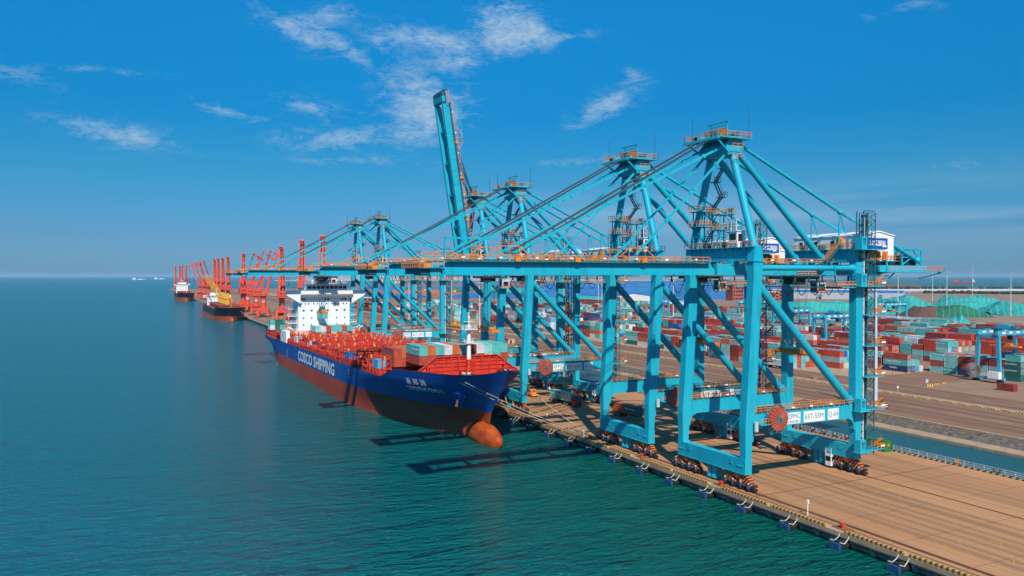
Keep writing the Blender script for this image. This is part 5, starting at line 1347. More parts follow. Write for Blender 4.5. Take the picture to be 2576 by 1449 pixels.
# ------------------------------------------------------------------ rubber-tyred yard gantries
def make_yard_gantry(w=23.5, h=19.0):
    r = thing('yard_gantry', 'x', 'yard crane', group='blue yard gantries over the stacks'); P = 'crane_blue_light'
    for x in (0, w):
        s = 1 if x == 0 else -1
        for y in (-4.2, 4.2):
            b = MB(); b.loft([(x, y * 1.12, 1.9, 1.0, 1.1), (x, y * 0.92, h - 1.4, 1.15, 1.3)]); b.build('leg', P, r)
        b = MB(); b.box(x - 0.6, x + 0.6, -6.6, 6.6, 1.1, 2.2); sb = b.build('sill_beam', P, r)
        b = MB()
        for y in (-5.6, -4.2, 4.2, 5.6): b.tube((x - 0.35, y, 0.62), (x + 0.35, y, 0.62), 0.62, n=14)
        b.build('wheel', 'rubber', sb)
        b = MB(); b.box(x - 0.55, x + 0.55, -4.6, 4.6, h - 1.6, h - 0.4); b.build('end_beam', P, r)
    for y in (-3.9, 3.9):
        b = MB(); b.box(-1.2, w + 1.2, y - 0.55, y + 0.55, h - 0.4, h + 1.3)
        for k in range(5): b.box(1.5 + k * 4.5, 3.6 + k * 4.5, y - 0.60, y - 0.56, h + 0.1, h + 0.8, 1)
        gd = b.build('girder', [P, 'white_paint'], r)
        b = MB(); b.rail([(-1.2, y - 0.7, h + 1.3), (w + 1.2, y - 0.7, h + 1.3)], 1.1, 2.0, 0.12); b.build('railing', 'teal_steel', gd)
    b = MB(); b.box(8, 13.5, -4.4, 4.4, h + 1.35, h + 1.8, 0); b.box(9, 12.5, -2.4, 2.6, h + 1.8, h + 3.3, 1); b.box(9.4, 10.2, -3.8, -2.6, h + 1.8, h + 2.8, 0); b.tube((11, -3.6, h + 2.4), (11, 3.6, h + 2.4), 0.6, n=8, mi=0)
    tr = b.build('trolley', ['teal_steel', 'crane_blue_light'], r)
    b = MB(); b.box(13.6, 15.6, -1.2, 1.2, h - 3.4, h - 0.9, 0); b.box(13.55, 13.6, -1, 1, h - 2.8, h - 1.4, 1); b.build('operator_cab', ['galv', 'glass_dark'], tr)
    b = MB(); b.box(9.6, 11.8, -6.0, 6.0, h - 5.6, h - 5.0); b.box(9.8, 11.6, -2.6, 2.6, h - 5.0, h - 4.2); b.build('spreader', 'orange_paint', tr)
    b = MB()
    for y in (-2, 2): b.tube((10.7, y, h - 4.2), (10.7, y, h + 1.4), 0.07, n=4)
    b.build('hoist_rope', 'wire', tr)
    b = MB(); b.box(-2.6, -0.7, -5.8, -1.4, 1.7, 4.4, 0); b.box(-2.65, -2.6, -3.4, -3.2, 1.7, 4.4, 1); b.build('power_house', ['white_paint', 'galv'], r)
    b = MB(); b.tube((-1.3, 5.2, 4.2), (-0.9, 5.2, 4.2), 2.9, n=28, mi=0)
    for k in range(26):
        a = 2 * PI * k / 26; b.beam((-1.4, 5.2 + 0.5 * math.cos(a), 4.2 + 0.5 * math.sin(a)), (-1.4, 5.2 + 3.0 * math.cos(a), 4.2 + 3.0 * math.sin(a)), 0.16, 0.08, 1)
    b.build('cable_reel', ['rust', 'galv'], r)
    return r
g0 = make_yard_gantry(); g0.location = (303.5, 197.0, 0)
g0['label'] = 'nearest turquoise yard gantry, big spoked cable reel and white power house at its foot'
for x, y, lab in ((344.0, 319.0, 'turquoise yard gantry seen right of the nearest crane\'s front legs, orange spreader under it'),
                  (373.0, 380.0, 'turquoise yard gantry just behind the one right of the nearest crane\'s front legs'),
                  (530.0, 430.0, 'turquoise yard gantry beside the tall lamp mast, a white box between its legs'),
                  (470.0, 520.0, 'turquoise yard gantry far back below the blue-roofed shed'),
                  (420.0, 560.0, 'turquoise yard gantry far back behind the second crane\'s land leg')):
    dup(g0, None, (x, y, 0), 0, lab)

# ------------------------------------------------------------------ quay furniture
FG = 'fender sets along the quay face'
f0 = thing('fender', 'x', 'fender', group=FG)
b = MB(); b.box(-2.7, -2.1, -1.0, 1.0, -2.75, -1.15); b.build('panel', 'fender_blue', f0)
b = MB(); b.tube((-2.1, 0, -1.75), (0.4, 0, -1.75), 0.95, 0.8, n=16); b.build('rubber_drum', 'rubber', f0)
b = MB()
for s in (-1, 1): b.path([(-2.4, s * 1.0, -0.85), (-1.4, s * 1.0, -1.2), (-0.6, s * 0.9, -0.7), (-0.15, s * 0.9, -0.05)], 0.09, 5)
b.build('chain', 'rope', f0)
fy = [101.5 + 10.85 * i for i in range(-4, 42)]
for i, y in enumerate(fy):
    lab = ('blue faced fender panel on the quay wall, one of the evenly spaced row')
    if i == 0: f = f0; f.location = (QX + 0.3, y, 0)
    else: f = dup(f0, None, (QX + 0.3, y, 0))
    f['label'] = lab
b0 = MB(); b0.tube((0, -1.55, 0), (0, 1.55, 0), 0.24, n=10); tube_me = b0.data('dock_bumper', ['rubber'])
y = -20.0; k = 0
while y < 560:
    if min(abs(y - f) for f in fy) > 1.9:
        o = obj_of('dock_bumper', tube_me, None, (QX - 0.05, y, -0.95)); tag(o, 'black rubber tube bumper hung lengthways along the pale quay wall', 'bumper', 'black tube bumpers on the quay wall')
    y += 3.7
# striped kerbs between the bollards
me_by = {}
k = 0
bol = [92.6, 122.3, 149.4, 172.0, 195.0, 218.0, 241.0, 264.0, 287.0]
prev = 66.0
for yb in bol + [310.0]:
    y0, y1 = prev + 1.9, yb - 1.9
    mid = (y0 + y1) / 2
    for a, c in ((y0, mid - 0.4), (mid + 0.4, y1)):
        b = MB(); b.prism([(0, 0.02), (0.5, 0.02), (0.5, 0.42), (0.08, 0.42), (0, 0.34)], 1, 0, c - a)
        o = b.build('quay_kerb', 'kerb_stripe', None, (QX + 0.05, a, 0)); tag(o, 'yellow and black striped kerb length along the quay edge between two bollards', 'kerb', 'striped kerb lengths on the quay edge')
    prev = yb
bl0 = thing('bollard', 'orange red mooring bollard standing in its gap of the striped quay kerb', 'bollard', group='mooring bollards on the quay edge')
b = MB(); b.box(-0.9, 0.9, -1.6, 1.6, 0.02, 0.12); b.build('base_plate', 'rust', bl0)
b = MB(); b.tube((0, 0, 0.1), (0, 0, 0.75), 0.34, 0.28, n=12); b.beam((-0.5, 0, 0.85), (0.35, 0, 0.72), 0.55, 0.36); b.build('bitt', 'reel_red', bl0)
for i, y in enumerate(bol):
    if i == 0: bl0.location = (QX + 1.9, y, 0)
    else: dup(bl0, None, (QX + 1.9, y, 0))
for y, lab in ((175.7, 'white metal post by the bollard holding the mooring lines'), (100.4, 'thin white metal post at the quay edge nearest the camera'), (196.0, 'tall white post on the quay below the ship\'s bow')):
    p = thing('quay_post', lab, 'post', (QX + 2.2, y, 0))
    b = MB(); b.tube((0, 0, 0), (0, 0, 2.6), 0.09, n=8); b.build('pole', 'white_paint', p)
    b = MB(); b.box(-0.16, 0.16, -0.16, 0.16, 2.1, 2.75); b.build('lamp_box', 'white_paint', p)
# mooring lines from the bow to the bollard
def rope_line(p, q, sag, lab, r=0.06):
    p = Vector(p); q = Vector(q); pts = []
    for i in range(17):
        t = i / 16; v = p.lerp(q, t); v.z -= sag * 4 * t * (1 - t); pts.append(tuple(v))
    b = MB(); b.path(pts, r, 5); return tag(b.build('mooring_line', 'rope'), lab, 'mooring line', 'mooring lines from the bow')
def bow_rope(p, q, sag, lab):
    p = Vector(p); q = Vector(q); pts = []
    for i in range(41):
        t = i / 40; v = p.lerp(q, t); v.z -= sag * 4 * t * (1 - t)
        h = HULL_BVH.ray_cast(Vector((v.x, 120, v.z)), Vector((0, 1, 0)))        # it bears on the plating and bends round the stem
        if h[0] and h[0].y < v.y + 0.25: v.y = h[0].y - 0.25
        pts.append(tuple(v))
    b = MB(); b.path(pts, 0.065, 5); tag(b.build('mooring_line', 'rope'), lab, 'mooring line', 'mooring lines from the bow'); return pts
hb_ = hull_hb(187, 14.5)
bow_pts = bow_rope((SX - hb_ - 0.1, 187, 14.4), (QX + 1.9, 172.2, 0.75), 0.7, 'pale mooring line crossing the ship\'s blue bow down to the bollard')
bow_rope((SX - hull_hb(188.5, 14.4) - 0.1, 188.5, 14.2), (QX + 2.0, 171.9, 0.75), 1.2, 'second pale mooring line just under the one crossing the blue bow')
rope_line((SX + hull_hb(196, 14.3) + 0.1, 196, 14.2), (QX + 1.9, 172.0, 0.78), 0.7, 'pale mooring line from the quay side of the bow, over the paving')
m = thing('mooring_guard', 'round yellow rat guard threaded on the bow mooring line', 'rat guard'); p = Vector(bow_pts[7])
b = MB(); b.tube((p.x - .05, p.y, p.z), (p.x + .05, p.y - .05, p.z - .03), 0.6, n=14); b.build('disc', 'yellow_paint', m)
# fence with its striped kerb along the inner edge of the apron
def fence_run(y0, y1, lab):
    f = thing('fence', lab, 'fence', (AX, y0, 0)); n = round((y1 - y0) / 2.2)
    b = MB()
    for i in range(n + 1): yy = (y1 - y0) * i / n; b.beam((0, yy, 0.3), (0, yy, 1.45), 0.11, 0.11)
    b.build('post', 'galv', f)
    b = MB()
    for z in (0.62, 0.98, 1.4): b.beam((0, 0, z), (0, y1 - y0, z), 0.09, 0.09)
    b.build('rail', 'galv', f)
    b = MB(); b.box(-0.25, 0.25, 0, y1 - y0, 0.004, 0.32); b.build('kerb', 'kerb_stripe_pale', f)
fence_run(60, 128.6, 'white pipe fence on a striped kerb beside the basin, nearest length')
fence_run(134.6, 195.5, 'white pipe fence beside the basin carrying the dark blue slogan boards')
fence_run(206.5, 329, 'white pipe fence beside the basin beyond the first access bridge')
fence_run(343, 520, 'far length of white pipe fence beyond the second access bridge')
for i, ch in enumerate('安全操作是关键'):
    y = 160.6 - i * 3.72
    s = thing('slogan_board', f'dark blue board with the white character {ch}, hung on the basin fence', 'sign', (AX - 0.1, y, 0), 0, 'blue slogan boards on the fence')
    b = MB(); b.box(-0.06, 0.0, -0.62, 0.62, 0.42, 1.75, 0); b.mesh_in(text_mesh(ch, 1.0, 1.0, 0.02), face_mtx((-0.075, 0, 1.08), (-1, 0, 0)), 1); b.build('board', ['sign_navy', 'white_paint'], s) if 'sign_navy' in MT else None
    if 'sign_navy' not in MT:
        MT['sign_navy'] = mat('sign_navy', (0.008, 0.015, 0.075), 0.5); b.build('board', ['sign_navy', 'white_paint'], s)
for y, c, lab in ((139.2, 'orange_paint', 'small orange notice board on the basin fence'), (112.5, 'orange_paint', 'small orange notice on the fence nearest the green container'), (103.6, 'sign_navy', 'wide dark blue notice board on the nearest fence length')):
    s = thing('notice_board', lab, 'sign', (AX - 0.1, y, 0)); b = MB(); b.box(-0.06, 0, -0.7, 0.7, 0.6, 1.35, 0)
    for z in (0.8, 1.0, 1.18): b.box(-0.07, -0.06, -0.5, 0.5, z - 0.04, z + 0.03, 1)
    b.build('board', [c, 'white_paint'], s)
# green container on the apron
MT['container_leaf green'] = MT['container_dark green']
container_material('leaf green', (0.015, 0.17, 0.03))
gc = container(161.2, 131.6, 0.01, 6.06, 'leaf green', 'bright green container alone on the apron beside the basin fence', 'containers standing on the apron')
b = MB(); b.box(-0.35, 0.35, -3.06, -3.035, 1.3, 1.9); b.build('notice', 'orange_paint', gc)

# ------------------------------------------------------------------ trucks and yard vehicles (noses towards -y)
def wheelset(b, ys, w=1.15, r=0.52, mi=0):
    for y in ys:
        for s in (-1, 1): b.tube((s * w - 0.17, y, r), (s * w + 0.17, y, r), r, n=14, mi=mi); b.tube((s * (w + 0.18), y, r), (s * (w + 0.2), y, r), r * 0.5, n=10, mi=1)
def make_truck(col, lab, group=None):
    t = thing('tractor_truck', lab, 'truck', group=group)
    b = MB(); b.prism([(-1.1, 0.75), (1.15, 0.75), (1.15, 3.0), (0.9, 3.25), (-0.75, 3.2), (-1.05, 2.2), (-1.15, 1.4)], 0, -1.22, 1.22); b.prism([(-0.6, 3.2), (0.9, 3.25), (0.9, 3.7), (0.1, 3.6)], 0, -1.0, 1.0)
    cb = b.build('cab', col, t)
    b = MB(); b.add([(-1.05, -1.075, 2.15), (1.05, -1.075, 2.15), (1.0, -0.80, 3.05), (-1.0, -0.80, 3.05)], [(0, 1, 2, 3)]); b.box(-1.235, -1.222, -0.6, 0.35, 2.0, 2.85); b.box(1.222, 1.235, -0.6, 0.35, 2.0, 2.85); b.build('windscreen', 'glass_dark', cb)
    b = MB(); b.box(-0.9, 0.9, -1.19, -1.14, 0.95, 1.75); b.build('grille', 'dark_steel', cb)
    b = MB(); b.box(-0.45, 0.45, -1.15, 6.2, 0.75, 1.05); b.box(-1.0, 1.0, 1.3, 2.6, 0.7, 1.15); b.build('chassis', 'dark_steel', t)
    b = MB(); wheelset(b, (-0.1, 3.6, 4.95)); b.build('wheel', ['rubber', 'galv'], t)
    return t
def make_trailer(lab, group=None):
    t = thing('trailer', lab, 'trailer', group=group)
    b = MB()
    for s in (-1, 1): b.box(s * 0.6 - 0.12, s * 0.6 + 0.12, 0, 12.4, 1.05, 1.35)
    for y in (0.2, 4, 6.2, 8.4, 12.2): b.box(-1.2, 1.2, y - 0.12, y + 0.12, 1.15, 1.36)
    b.build('frame', 'dark_steel', t)
    b = MB(); wheelset(b, (8.6, 9.9, 11.2)); b.build('wheel', ['rubber', 'galv'], t)
    return t
MT['truck_red'] = mat('truck_red', (0.42, 0.018, 0.015), 0.35); MT['truck_white'] = mat('truck_white', (0.75, 0.75, 0.74), 0.35); MT['car_white'] = mat('car_white', (0.8, 0.8, 0.8), 0.3)
def place(t, x, y, rz): t.location = (x, y, 0); t.rotation_euler = (0, 0, rz)
def rig(x, y, rz, c1, c2, lab, col='truck_red', cols=None, names=('front', 'rear')):
    tr = make_truck(col, lab + ' tractor'); place(tr, x, y, rz); tl = make_trailer('flat trailer of the ' + lab); 
    M = Matrix.Rotation(rz, 3, 'Z'); o = M @ Vector((0, 1.6, 0)); place(tl, x + o.x, y + o.y, rz)
    for i, c in enumerate((c1, c2)):
        if not c: continue
        L = 6.06 if c2 else 12.19; oy = (1.75 + L / 2) if i == 0 else 1.75 + 6.06 * 1.5 + 0.1
        o = M @ Vector((0, oy, 0)); k = container(x + o.x, y + o.y, 1.37, L, c, f'{c} container, {names[i]} load, {lab}', 'containers on trucks', rz=rz, words='CHINA SHIPPING' if c in ('teal', 'dark green', 'pale teal') and L < 7 else None, wsize=0.7)
dirq = math.atan2(126.6 - 124.7, 231.1 - 215.3)
rig(127.4, 216.3, 0.06, 'pale teal', 'teal', 'red truck under the bow crane')
place(make_trailer('dark trailer half hidden behind the third crane\'s sea leg'), 131.2, 187.3, 0.0)
container(131.2, 187.4 + 3.1, 1.37, 6.06, 'dark green', 'dark teal container on the trailer behind a sea leg', 'containers on trucks', words='CHINA SHIPPING', wsize=0.7)
container(131.2, 193.6 + 3.1, 1.37, 6.06, 'orange red', 'orange container on the trailer behind a sea leg', 'containers on trucks')
# orange terminal tractor on the quay
t = thing('service_truck', 'small orange service truck with a striped front bumper on the quay below the bow', 'truck', (124.5, 241.5, 0), 0.05)
b = MB(); b.prism([(-1.0, 0.9), (0.6, 0.9), (0.6, 2.6), (-0.7, 2.6), (-1.0, 1.8)], 0, -1.1, 1.1); cb = b.build('cab', 'orange_paint', t)
b = MB(); b.add([(-0.95, -0.99, 1.85), (0.95, -0.99, 1.85), (0.95, -0.73, 2.5), (-0.95, -0.73, 2.5)], [(0, 1, 2, 3)]); b.box(-1.12, -1.105, -0.5, 0.3, 1.8, 2.4); b.build('windscreen', 'glass_dark', cb)
b = MB(); b.box(-1.15, 1.15, -2.2, 4.4, 0.65, 1.0); b.box(-1.1, 1.1, 0.9, 4.2, 1.0, 1.5); b.box(-0.6, 0.6, 2.2, 3.8, 1.5, 3.0); b.build('body', 'orange_paint', t)
b = MB(); b.box(-1.2, 1.2, -2.32, -2.2, 0.45, 0.95); b.build('bumper', 'barrier_stripe', t)
b = MB(); wheelset(b, (-1.3, 1.4, 3.4), 1.0, 0.48); b.build('wheel', ['rubber', 'galv'], t)
rig(275.5, 604, 0.0, 'rust red', None, 'red truck on the far lane nearest the yellow crane')
rig(277.5, 580, 0.0, 'dark red', None, 'red truck on the far lane ahead of the first')
rig(269.5, 540, 0.0, 'teal', None, 'red truck on the far lane beside the pale stack')
rig(289.0, 722, 0.0, 'bright red', None, 'red truck farthest along the yard lane')
rig(262.5, 262.0, 0.0, 'white', None, 'white truck behind the nearest crane', 'truck_white')
c = thing('parked_car', 'white car parked by the basin fence under the third crane', 'car', (160.6, 259, 0), 0.1)
def car_parts(c, paint):
    b = MB(); b.prism([(-2.2, 0.35), (2.2, 0.35), (2.25, 0.85), (1.6, 0.95), (1.0, 1.45), (-0.7, 1.45), (-1.4, 0.95), (-2.2, 0.8)], 0, -0.88, 0.88); bd = b.build('body', paint, c)
    b = MB(); b.box(-0.89, -0.885, -1.0, 1.1, 0.98, 1.36); b.box(0.885, 0.89, -1.0, 1.1, 0.98, 1.36); b.add([(-0.8, -1.36, 0.99), (0.8, -1.36, 0.99), (0.75, -0.76, 1.42), (-0.75, -0.76, 1.42)], [(0, 1, 2, 3)]); b.build('window', 'glass_dark', bd)
    b = MB(); wheelset(b, (-1.35, 1.35), 0.75, 0.33); b.build('wheel', ['rubber', 'galv'], c)
car_parts(c, 'car_white')
for x, y, lab in ((233, 766, 'white car on the yard road far behind the fifth crane'),):
    q = thing('parked_car', lab, 'car', (x, y, 0)); car_parts(q, 'car_white')
# yellow mobile crane in the yard road
t = thing('mobile_crane', 'yellow mobile crane with raised lattice jib on the yard road', 'mobile crane', (237, 596, 0), 0.3)
b = MB(); b.box(-1.4, 1.4, -6, 6, 0.9, 2.0); b.box(-1.3, 1.3, -5.8, -3.6, 2.0, 3.4); b.box(-1.5, 1.5, 0.5, 4.5, 2.2, 4.0); b.build('body', 'yellow_paint', t)
b = MB(); b.beam((0, 3.5, 3.4), (-9, -10, 19), 1.0, 1.0, w2=0.5, h2=0.5); b.build('jib', 'yellow_paint', t)
b = MB(); wheelset(b, (-4.6, -3, 2, 3.6, 5), 1.3, 0.65); b.build('wheel', ['rubber', 'galv'], t)
# heavy pipes lying along the road
for x, y, L_ in ((221, 548, 26), (219.5, 520, 24), (222, 582, 24)):
    b = MB(); b.tube((0, 0, 0.9), (0, L_, 0.9), 0.9, n=12, mi=0)
    for k in range(5): b.tube((0, 1 + k * L_ / 5, 0.9), (0, 1.6 + k * L_ / 5, 0.9), 0.98, n=12, mi=1)
    tag(b.build('steel_pipe', ['orange_paint', 'dark_steel'], None, (x, y, 0)), 'long rust-orange pipe lying along the yard road', 'pipe', 'pipes on the yard road')
# hut with a pink roof
h = thing('watch_hut', 'small cream hut with a pink roof beside the basin wall', 'hut', (211, 440, 0))
b = MB(); b.box(-2.2, 2.2, -2.8, 2.8, 0.0, 2.9); wl = b.build('wall', mm('hut_cream', (0.60, 0.50, 0.36), 0.8), h)
b = MB(); b.box(-2.5, 2.5, -3.1, 3.1, 2.9, 3.2); b.build('roof', mm('roof_pink', (0.55, 0.22, 0.18), 0.8), h)
b = MB(); b.box(-2.24, -2.2, -1.6, 0.4, 1.1, 2.1); b.box(-1.0, 0.2, -2.84, -2.8, 0.1, 2.1); b.build('window', 'glass_dark', h)
# little striped barriers along the road edge
bm0 = MB(); bm0.prism([(-0.28, 0), (0.28, 0), (0.12, 0.55), (-0.12, 0.55)], 1, -1.35, 1.35); BAR = bm0.data('road_barrier', ['barrier_stripe'])
for i in range(64):
    y = 132 + i * 4.75
    if 196 < y < 210: continue
    o = obj_of('road_barrier', BAR, None, (241.0 + RND.uniform(-.15, .15), y, 0.012), RND.uniform(-.05, .05)); tag(o, 'low yellow and black road barrier in the long line at the yard road edge', 'road barrier', 'striped barriers along the yard road')
for i, (x, y) in enumerate(((270.1, 197.6), (273.0, 199.8), (277.5, 200.2), (282.0, 200.6), (299, 229.0), (293, 231), (288, 230.5), (306, 228.4), (247.5, 232), (249.5, 233))):
    o = obj_of('road_barrier', BAR, None, (x, y, 0.016), 1.2 + 0.1 * i); tag(o, 'low striped road barrier at the yard crossroads, loosely set', 'road barrier', 'striped barriers at the crossroads')
for x, y, lab, c in ((269.8, 198.6, 'square sign on a post at the corner of the bay marks', 'galv'), (249.5, 234.0, 'square brown sign on a post by the crossroads barriers', 'rust'), (213.6, 173.0, 'dark square sign beside the foot of the tall lamp mast', 'dark_steel')):
    s = thing('road_sign', lab, 'sign', (x, y, 0)); b = MB(); b.tube((0, 0, 0), (0, 0, 2.6), 0.07, n=6); b.build('post', 'galv', s); b = MB(); b.box(-0.7, 0.7, -0.06, 0.0, 1.5, 2.7); b.build('panel', c, s)
s = thing('round_sign', 'round white sign on a short post at the road barriers', 'sign', (243.5, 190.5, 0)); b = MB(); b.tube((0, 0, 0), (0, 0, 2.4), 0.07, n=6); b.build('post', 'galv', s); b = MB(); b.tube((0, -0.05, 2.4), (0, 0, 2.4), 0.45, n=16); b.build('panel', 'white_paint', s)

# ------------------------------------------------------------------ lamp masts
def lamp_mast(x, y, h, lab, crown=True, r=0.55):
    t = thing('lamp_mast', lab, 'lamp mast', (x, y, 0), 0, 'tall lamp masts of the port')
    b = MB(); b.tube((0, 0, 0), (0, 0, h), r, r * 0.45, n=12); b.build('pole', 'galv', t)
    if crown:
        b = MB(); b.ring((0, 0, h - 0.4), 1.7, 0.14, 'z', 14)
        for k in range(10): a = 2 * PI * k / 10; b.box(1.7 * math.cos(a) - 0.3, 1.7 * math.cos(a) + 0.3, 1.7 * math.sin(a) - 0.3, 1.7 * math.sin(a) + 0.3, h - 0.7, h - 0.2); b.beam((0, 0, h - 0.4), (1.7 * math.cos(a), 1.7 * math.sin(a), h - 0.4), 0.1, 0.1)
        b.build('lamp_crown', 'galv', t)
    return t
lm = lamp_mast(210.8, 173.0, 36.6, 'nearest grey lamp mast standing at the basin wall beside the lift tower', False, 0.75)
b = MB(); b.box(-1.3, 1.3, -1.3, 1.3, 0, 0.7); b.build('base', 'concrete', lm)
b = MB(); b.rail([(-2.6, -2.6, 0), (2.6, -2.6, 0), (2.6, 2.6, 0), (-2.6, 2.6, 0), (-2.6, -2.6, 0)], 1.3, 1.7, 0.12); b.build('guard_rail', 'white_paint', lm)
b = MB(); b.box(-0.8, 0.8, -0.8, 0.8, 20.6, 21.4); b.ring((0, 0, 21.0), 1.0, 0.1, 'z', 12); b.build('collar', 'galv', lm)
for x, y, h, lab in ((233.5, 538.5, 37, 'pale lamp mast on the yard road between the ship mast and the cranes'), (238.7, 720, 38, 'lamp mast on the yard road behind the fifth crane'), (340, 867, 40, 'lamp mast among the far stacks behind the raised boom crane'),
                     (405.8, 531, 40, 'lamp mast among stacks behind the second crane\'s sea leg'), (786, 556, 46, 'lamp mast with round crown by the dark covered heap'), (1459, 979, 62, 'faint far lamp mast at the foot of the heaps'), (824, 511.5, 45, 'rightmost lamp mast with round crown above the containers'),
                     (600, 470, 44, 'lamp mast seen just right of the lift tower'), (560, 560, 42, 'lamp mast seen through the nearest crane\'s legs'), (1180, 860, 52, 'thin far lamp mast left of the round crowned ones'), (520, 830, 44, 'lamp mast far back before the blue covered heaps'), (620, 980, 46, 'thin lamp mast at the edge of the blue heaps')):
    lamp_mast(x, y, h, lab)

# ------------------------------------------------------------------ red slewing portal cranes on the far quay
MT['crane_red'] = mat('crane_red', (0.80, 0.075, 0.025), 0.5, var=0.2, scale=0.2); MT['crane_red_dark'] = mat('crane_red_dark', (0.36, 0.028, 0.016), 0.6, var=0.25, scale=0.3)
RG = 'red portal cranes on the far quay'
def make_portal_crane(kind):
    r = thing('portal_crane', 'x', 'portal crane', group=RG); P = 'crane_red'
    for sx in (-1, 1):
        b = MB(); b.prism([(-6.4, 1.2), (6.4, 1.2), (6.4, 3.0), (4.6, 8.2), (-4.6, 8.2), (-6.4, 3.0)] if False else [(-6.6, 1.0), (-4.2, 1.0), (-3.2, 6.6), (3.2, 6.6), (4.2, 1.0), (6.6, 1.0), (5.4, 9.6), (-5.4, 9.6)], 0, sx * 5.4 - 0.9, sx * 5.4 + 0.9); pl = b.build('portal_leg', P, r)
        b = MB()
        for y in (-5.6, 5.6):
            b.box(sx * 5.4 - 0.6, sx * 5.4 + 0.6, y - 2.0, y + 2.0, 0.3, 1.1)
            for e in (-1.3, 0, 1.3): b.tube((sx * 5.4 - .3, y + e, .42), (sx * 5.4 + .3, y + e, .42), 0.4, n=10)
        b.build('bogie', 'dark_steel', pl)
    b = MB(); b.box(-6.3, 6.3, -4.4, 4.4, 7.6, 9.6); b.box(-3.0, 3.0, -5.6, -4.4, 4.5, 9.2); b.build('portal_deck', P, r)
    b = MB(); b.tube((0, 0, 9.6), (0, 0, 20.5), 2.7, 2.4, n=18); b.tube((0, 0, 20.5), (0, 0, 21.6), 3.4, n=18); b.build('column', P, r)
    b = MB(); b.box(-4.4, 4.4, -3.4, 9.4, 21.6, 22.4, 0); b.box(-3.9, 3.9, 1.4, 9.2, 22.4, 28.2, 0); b.box(-4.3, 4.3, -3.6, 1.0, 22.4, 23.6, 0)
    for x in (-2.2, 0.6): b.box(x, x + 1.4, 9.2, 9.24, 24.6, 26.0, 1)
    for y in (2.4, 4.6, 6.8): b.box(-3.94, -3.9, y, y + 1.2, 24.6, 26.2, 1)
    b.rail([(-4.4, -3.4, 22.4), (-4.4, 9.4, 22.4), (4.4, 9.4, 22.4)], 1.1, 1.6, 0.12, 0)
    hs = b.build('machinery_house', [P, 'glass_dark'], r)
    b = MB(); b.box(-4.9, -2.6, -5.2, -2.8, 23.2, 26.0, 0); b.box(-4.6, -2.9, -5.24, -5.2, 24.0, 25.4, 1); b.build('operator_cab', [P, 'glass_dark'], hs)
    b = MB()
    for sx in (-1, 1):
        b.beam((sx * 2.6, -1.5, 23.0), (sx * 1.4, 2.5, 37.5), 0.8, 0.9); b.beam((sx * 2.6, 7.6, 28.0), (sx * 1.4, 3.0, 37.8), 0.6, 0.7); b.beam((sx * 2.1, .5, 30), (sx * 2.2, 5.4, 32.4), 0.4, 0.4)
    b.beam((-1.6, 2.6, 37.4), (1.6, 2.6, 37.4), 0.9, 0.9); b.box(-2.2, 2.2, 4.6, 10.4, 33.0, 36.2); b.beam((0, 2.6, 37.2), (0, 8.4, 35.4), 0.5, 0.8)
    b.build('back_frame', P, r)
    if kind == 'up': foot = Vector((0, -2.8, 24.0)); head = Vector((0, -8.5, 67.5)); tip = Vector((0, -14.5, 60.5)); back = Vector((0, -4.4, 68.4))
    else: foot = Vector((0, -2.8, 24.0)); head = Vector((0, -13.5, 63.5)); tip = Vector((0, -25.0, 54.0)); back = Vector((0, -7.5, 66.8))
    b = MB()
    for sx in (-1, 1):
        b.beam(foot + Vector((sx * 2.6, 0, 0)), head + Vector((sx * 1.5, 0, 0)), 1.3, 2.2, w2=1.0, h2=1.5)
    for t in (0.15, 0.3, 0.45, 0.6, 0.75, 0.9):
        w = 2.6 + (1.5 - 2.6) * t; p = foot.lerp(head, t); b.beam(p + Vector((-w, 0, 0)), p + Vector((w, 0, 0)), 0.5, 0.6)
        q = foot.lerp(head, t + 0.1); b.beam(p + Vector((-w, 0, 0)), q + Vector((w, 0, 0)), 0.35, 0.35)
    b.prism([(foot.y + 0.3, foot.z), (foot.y + 0.6, foot.z), (head.y + 0.5, head.z), (head.y + 0.1, head.z)], 0, -1.3, 1.3)
    b.build('boom', P, r)
    b = MB()
    for sx in (-1, 1):
        b.beam(back + Vector((sx * .8, 0, 0)), head + Vector((sx * 1.3, 0, 0.3)), 0.7, 1.2); b.beam(head + Vector((sx * .9, 0, .3)), tip + Vector((sx * .7, 0, 0)), 0.7, 1.1, h2=0.7); b.beam(back + Vector((sx * .8, 0, 0)), tip + Vector((sx * .5, 0, 0)), 0.3, 0.35)
    b.beam(back + Vector((-1.4, 0, 0)), back + Vector((1.4, 0, 0)), 0.6, 0.6); b.beam(tip + Vector((-1.2, 0, 0)), tip + Vector((1.2, 0, 0)), 0.8, 0.8)
    for p in (back, head): b.tube(p + Vector((-1.7, 0, 0.5)), p + Vector((1.7, 0, 0.5)), 0.9, n=10)
    b.build('fly_jib', 'crane_red', r)
    b = MB()
    for sx in (-1, 1): b.beam((sx * 1.3, 2.6, 37.6), back + Vector((sx * .8, 0, 0)), 0.5, 0.8)
    b.beam((0, 0.5, 33.5), foot.lerp(head, 0.28), 0.5, 0.5)
    b.build('tie_link', 'crane_red_dark', r)
    b = MB(); b.tube(tip, (tip.x, tip.y, 34), 0.1, n=4); b.tube(tip + Vector((.6, 0, 0)), (tip.x + .6, tip.y, 34), 0.1, n=4); b.box(tip.x - .5, tip.x + 1.1, tip.y - .5, tip.y + .5, 32, 34); b.build('hook', 'dark_steel', r)
    return r
pu = make_portal_crane('up'); pb = make_portal_crane('bent'); used = set()
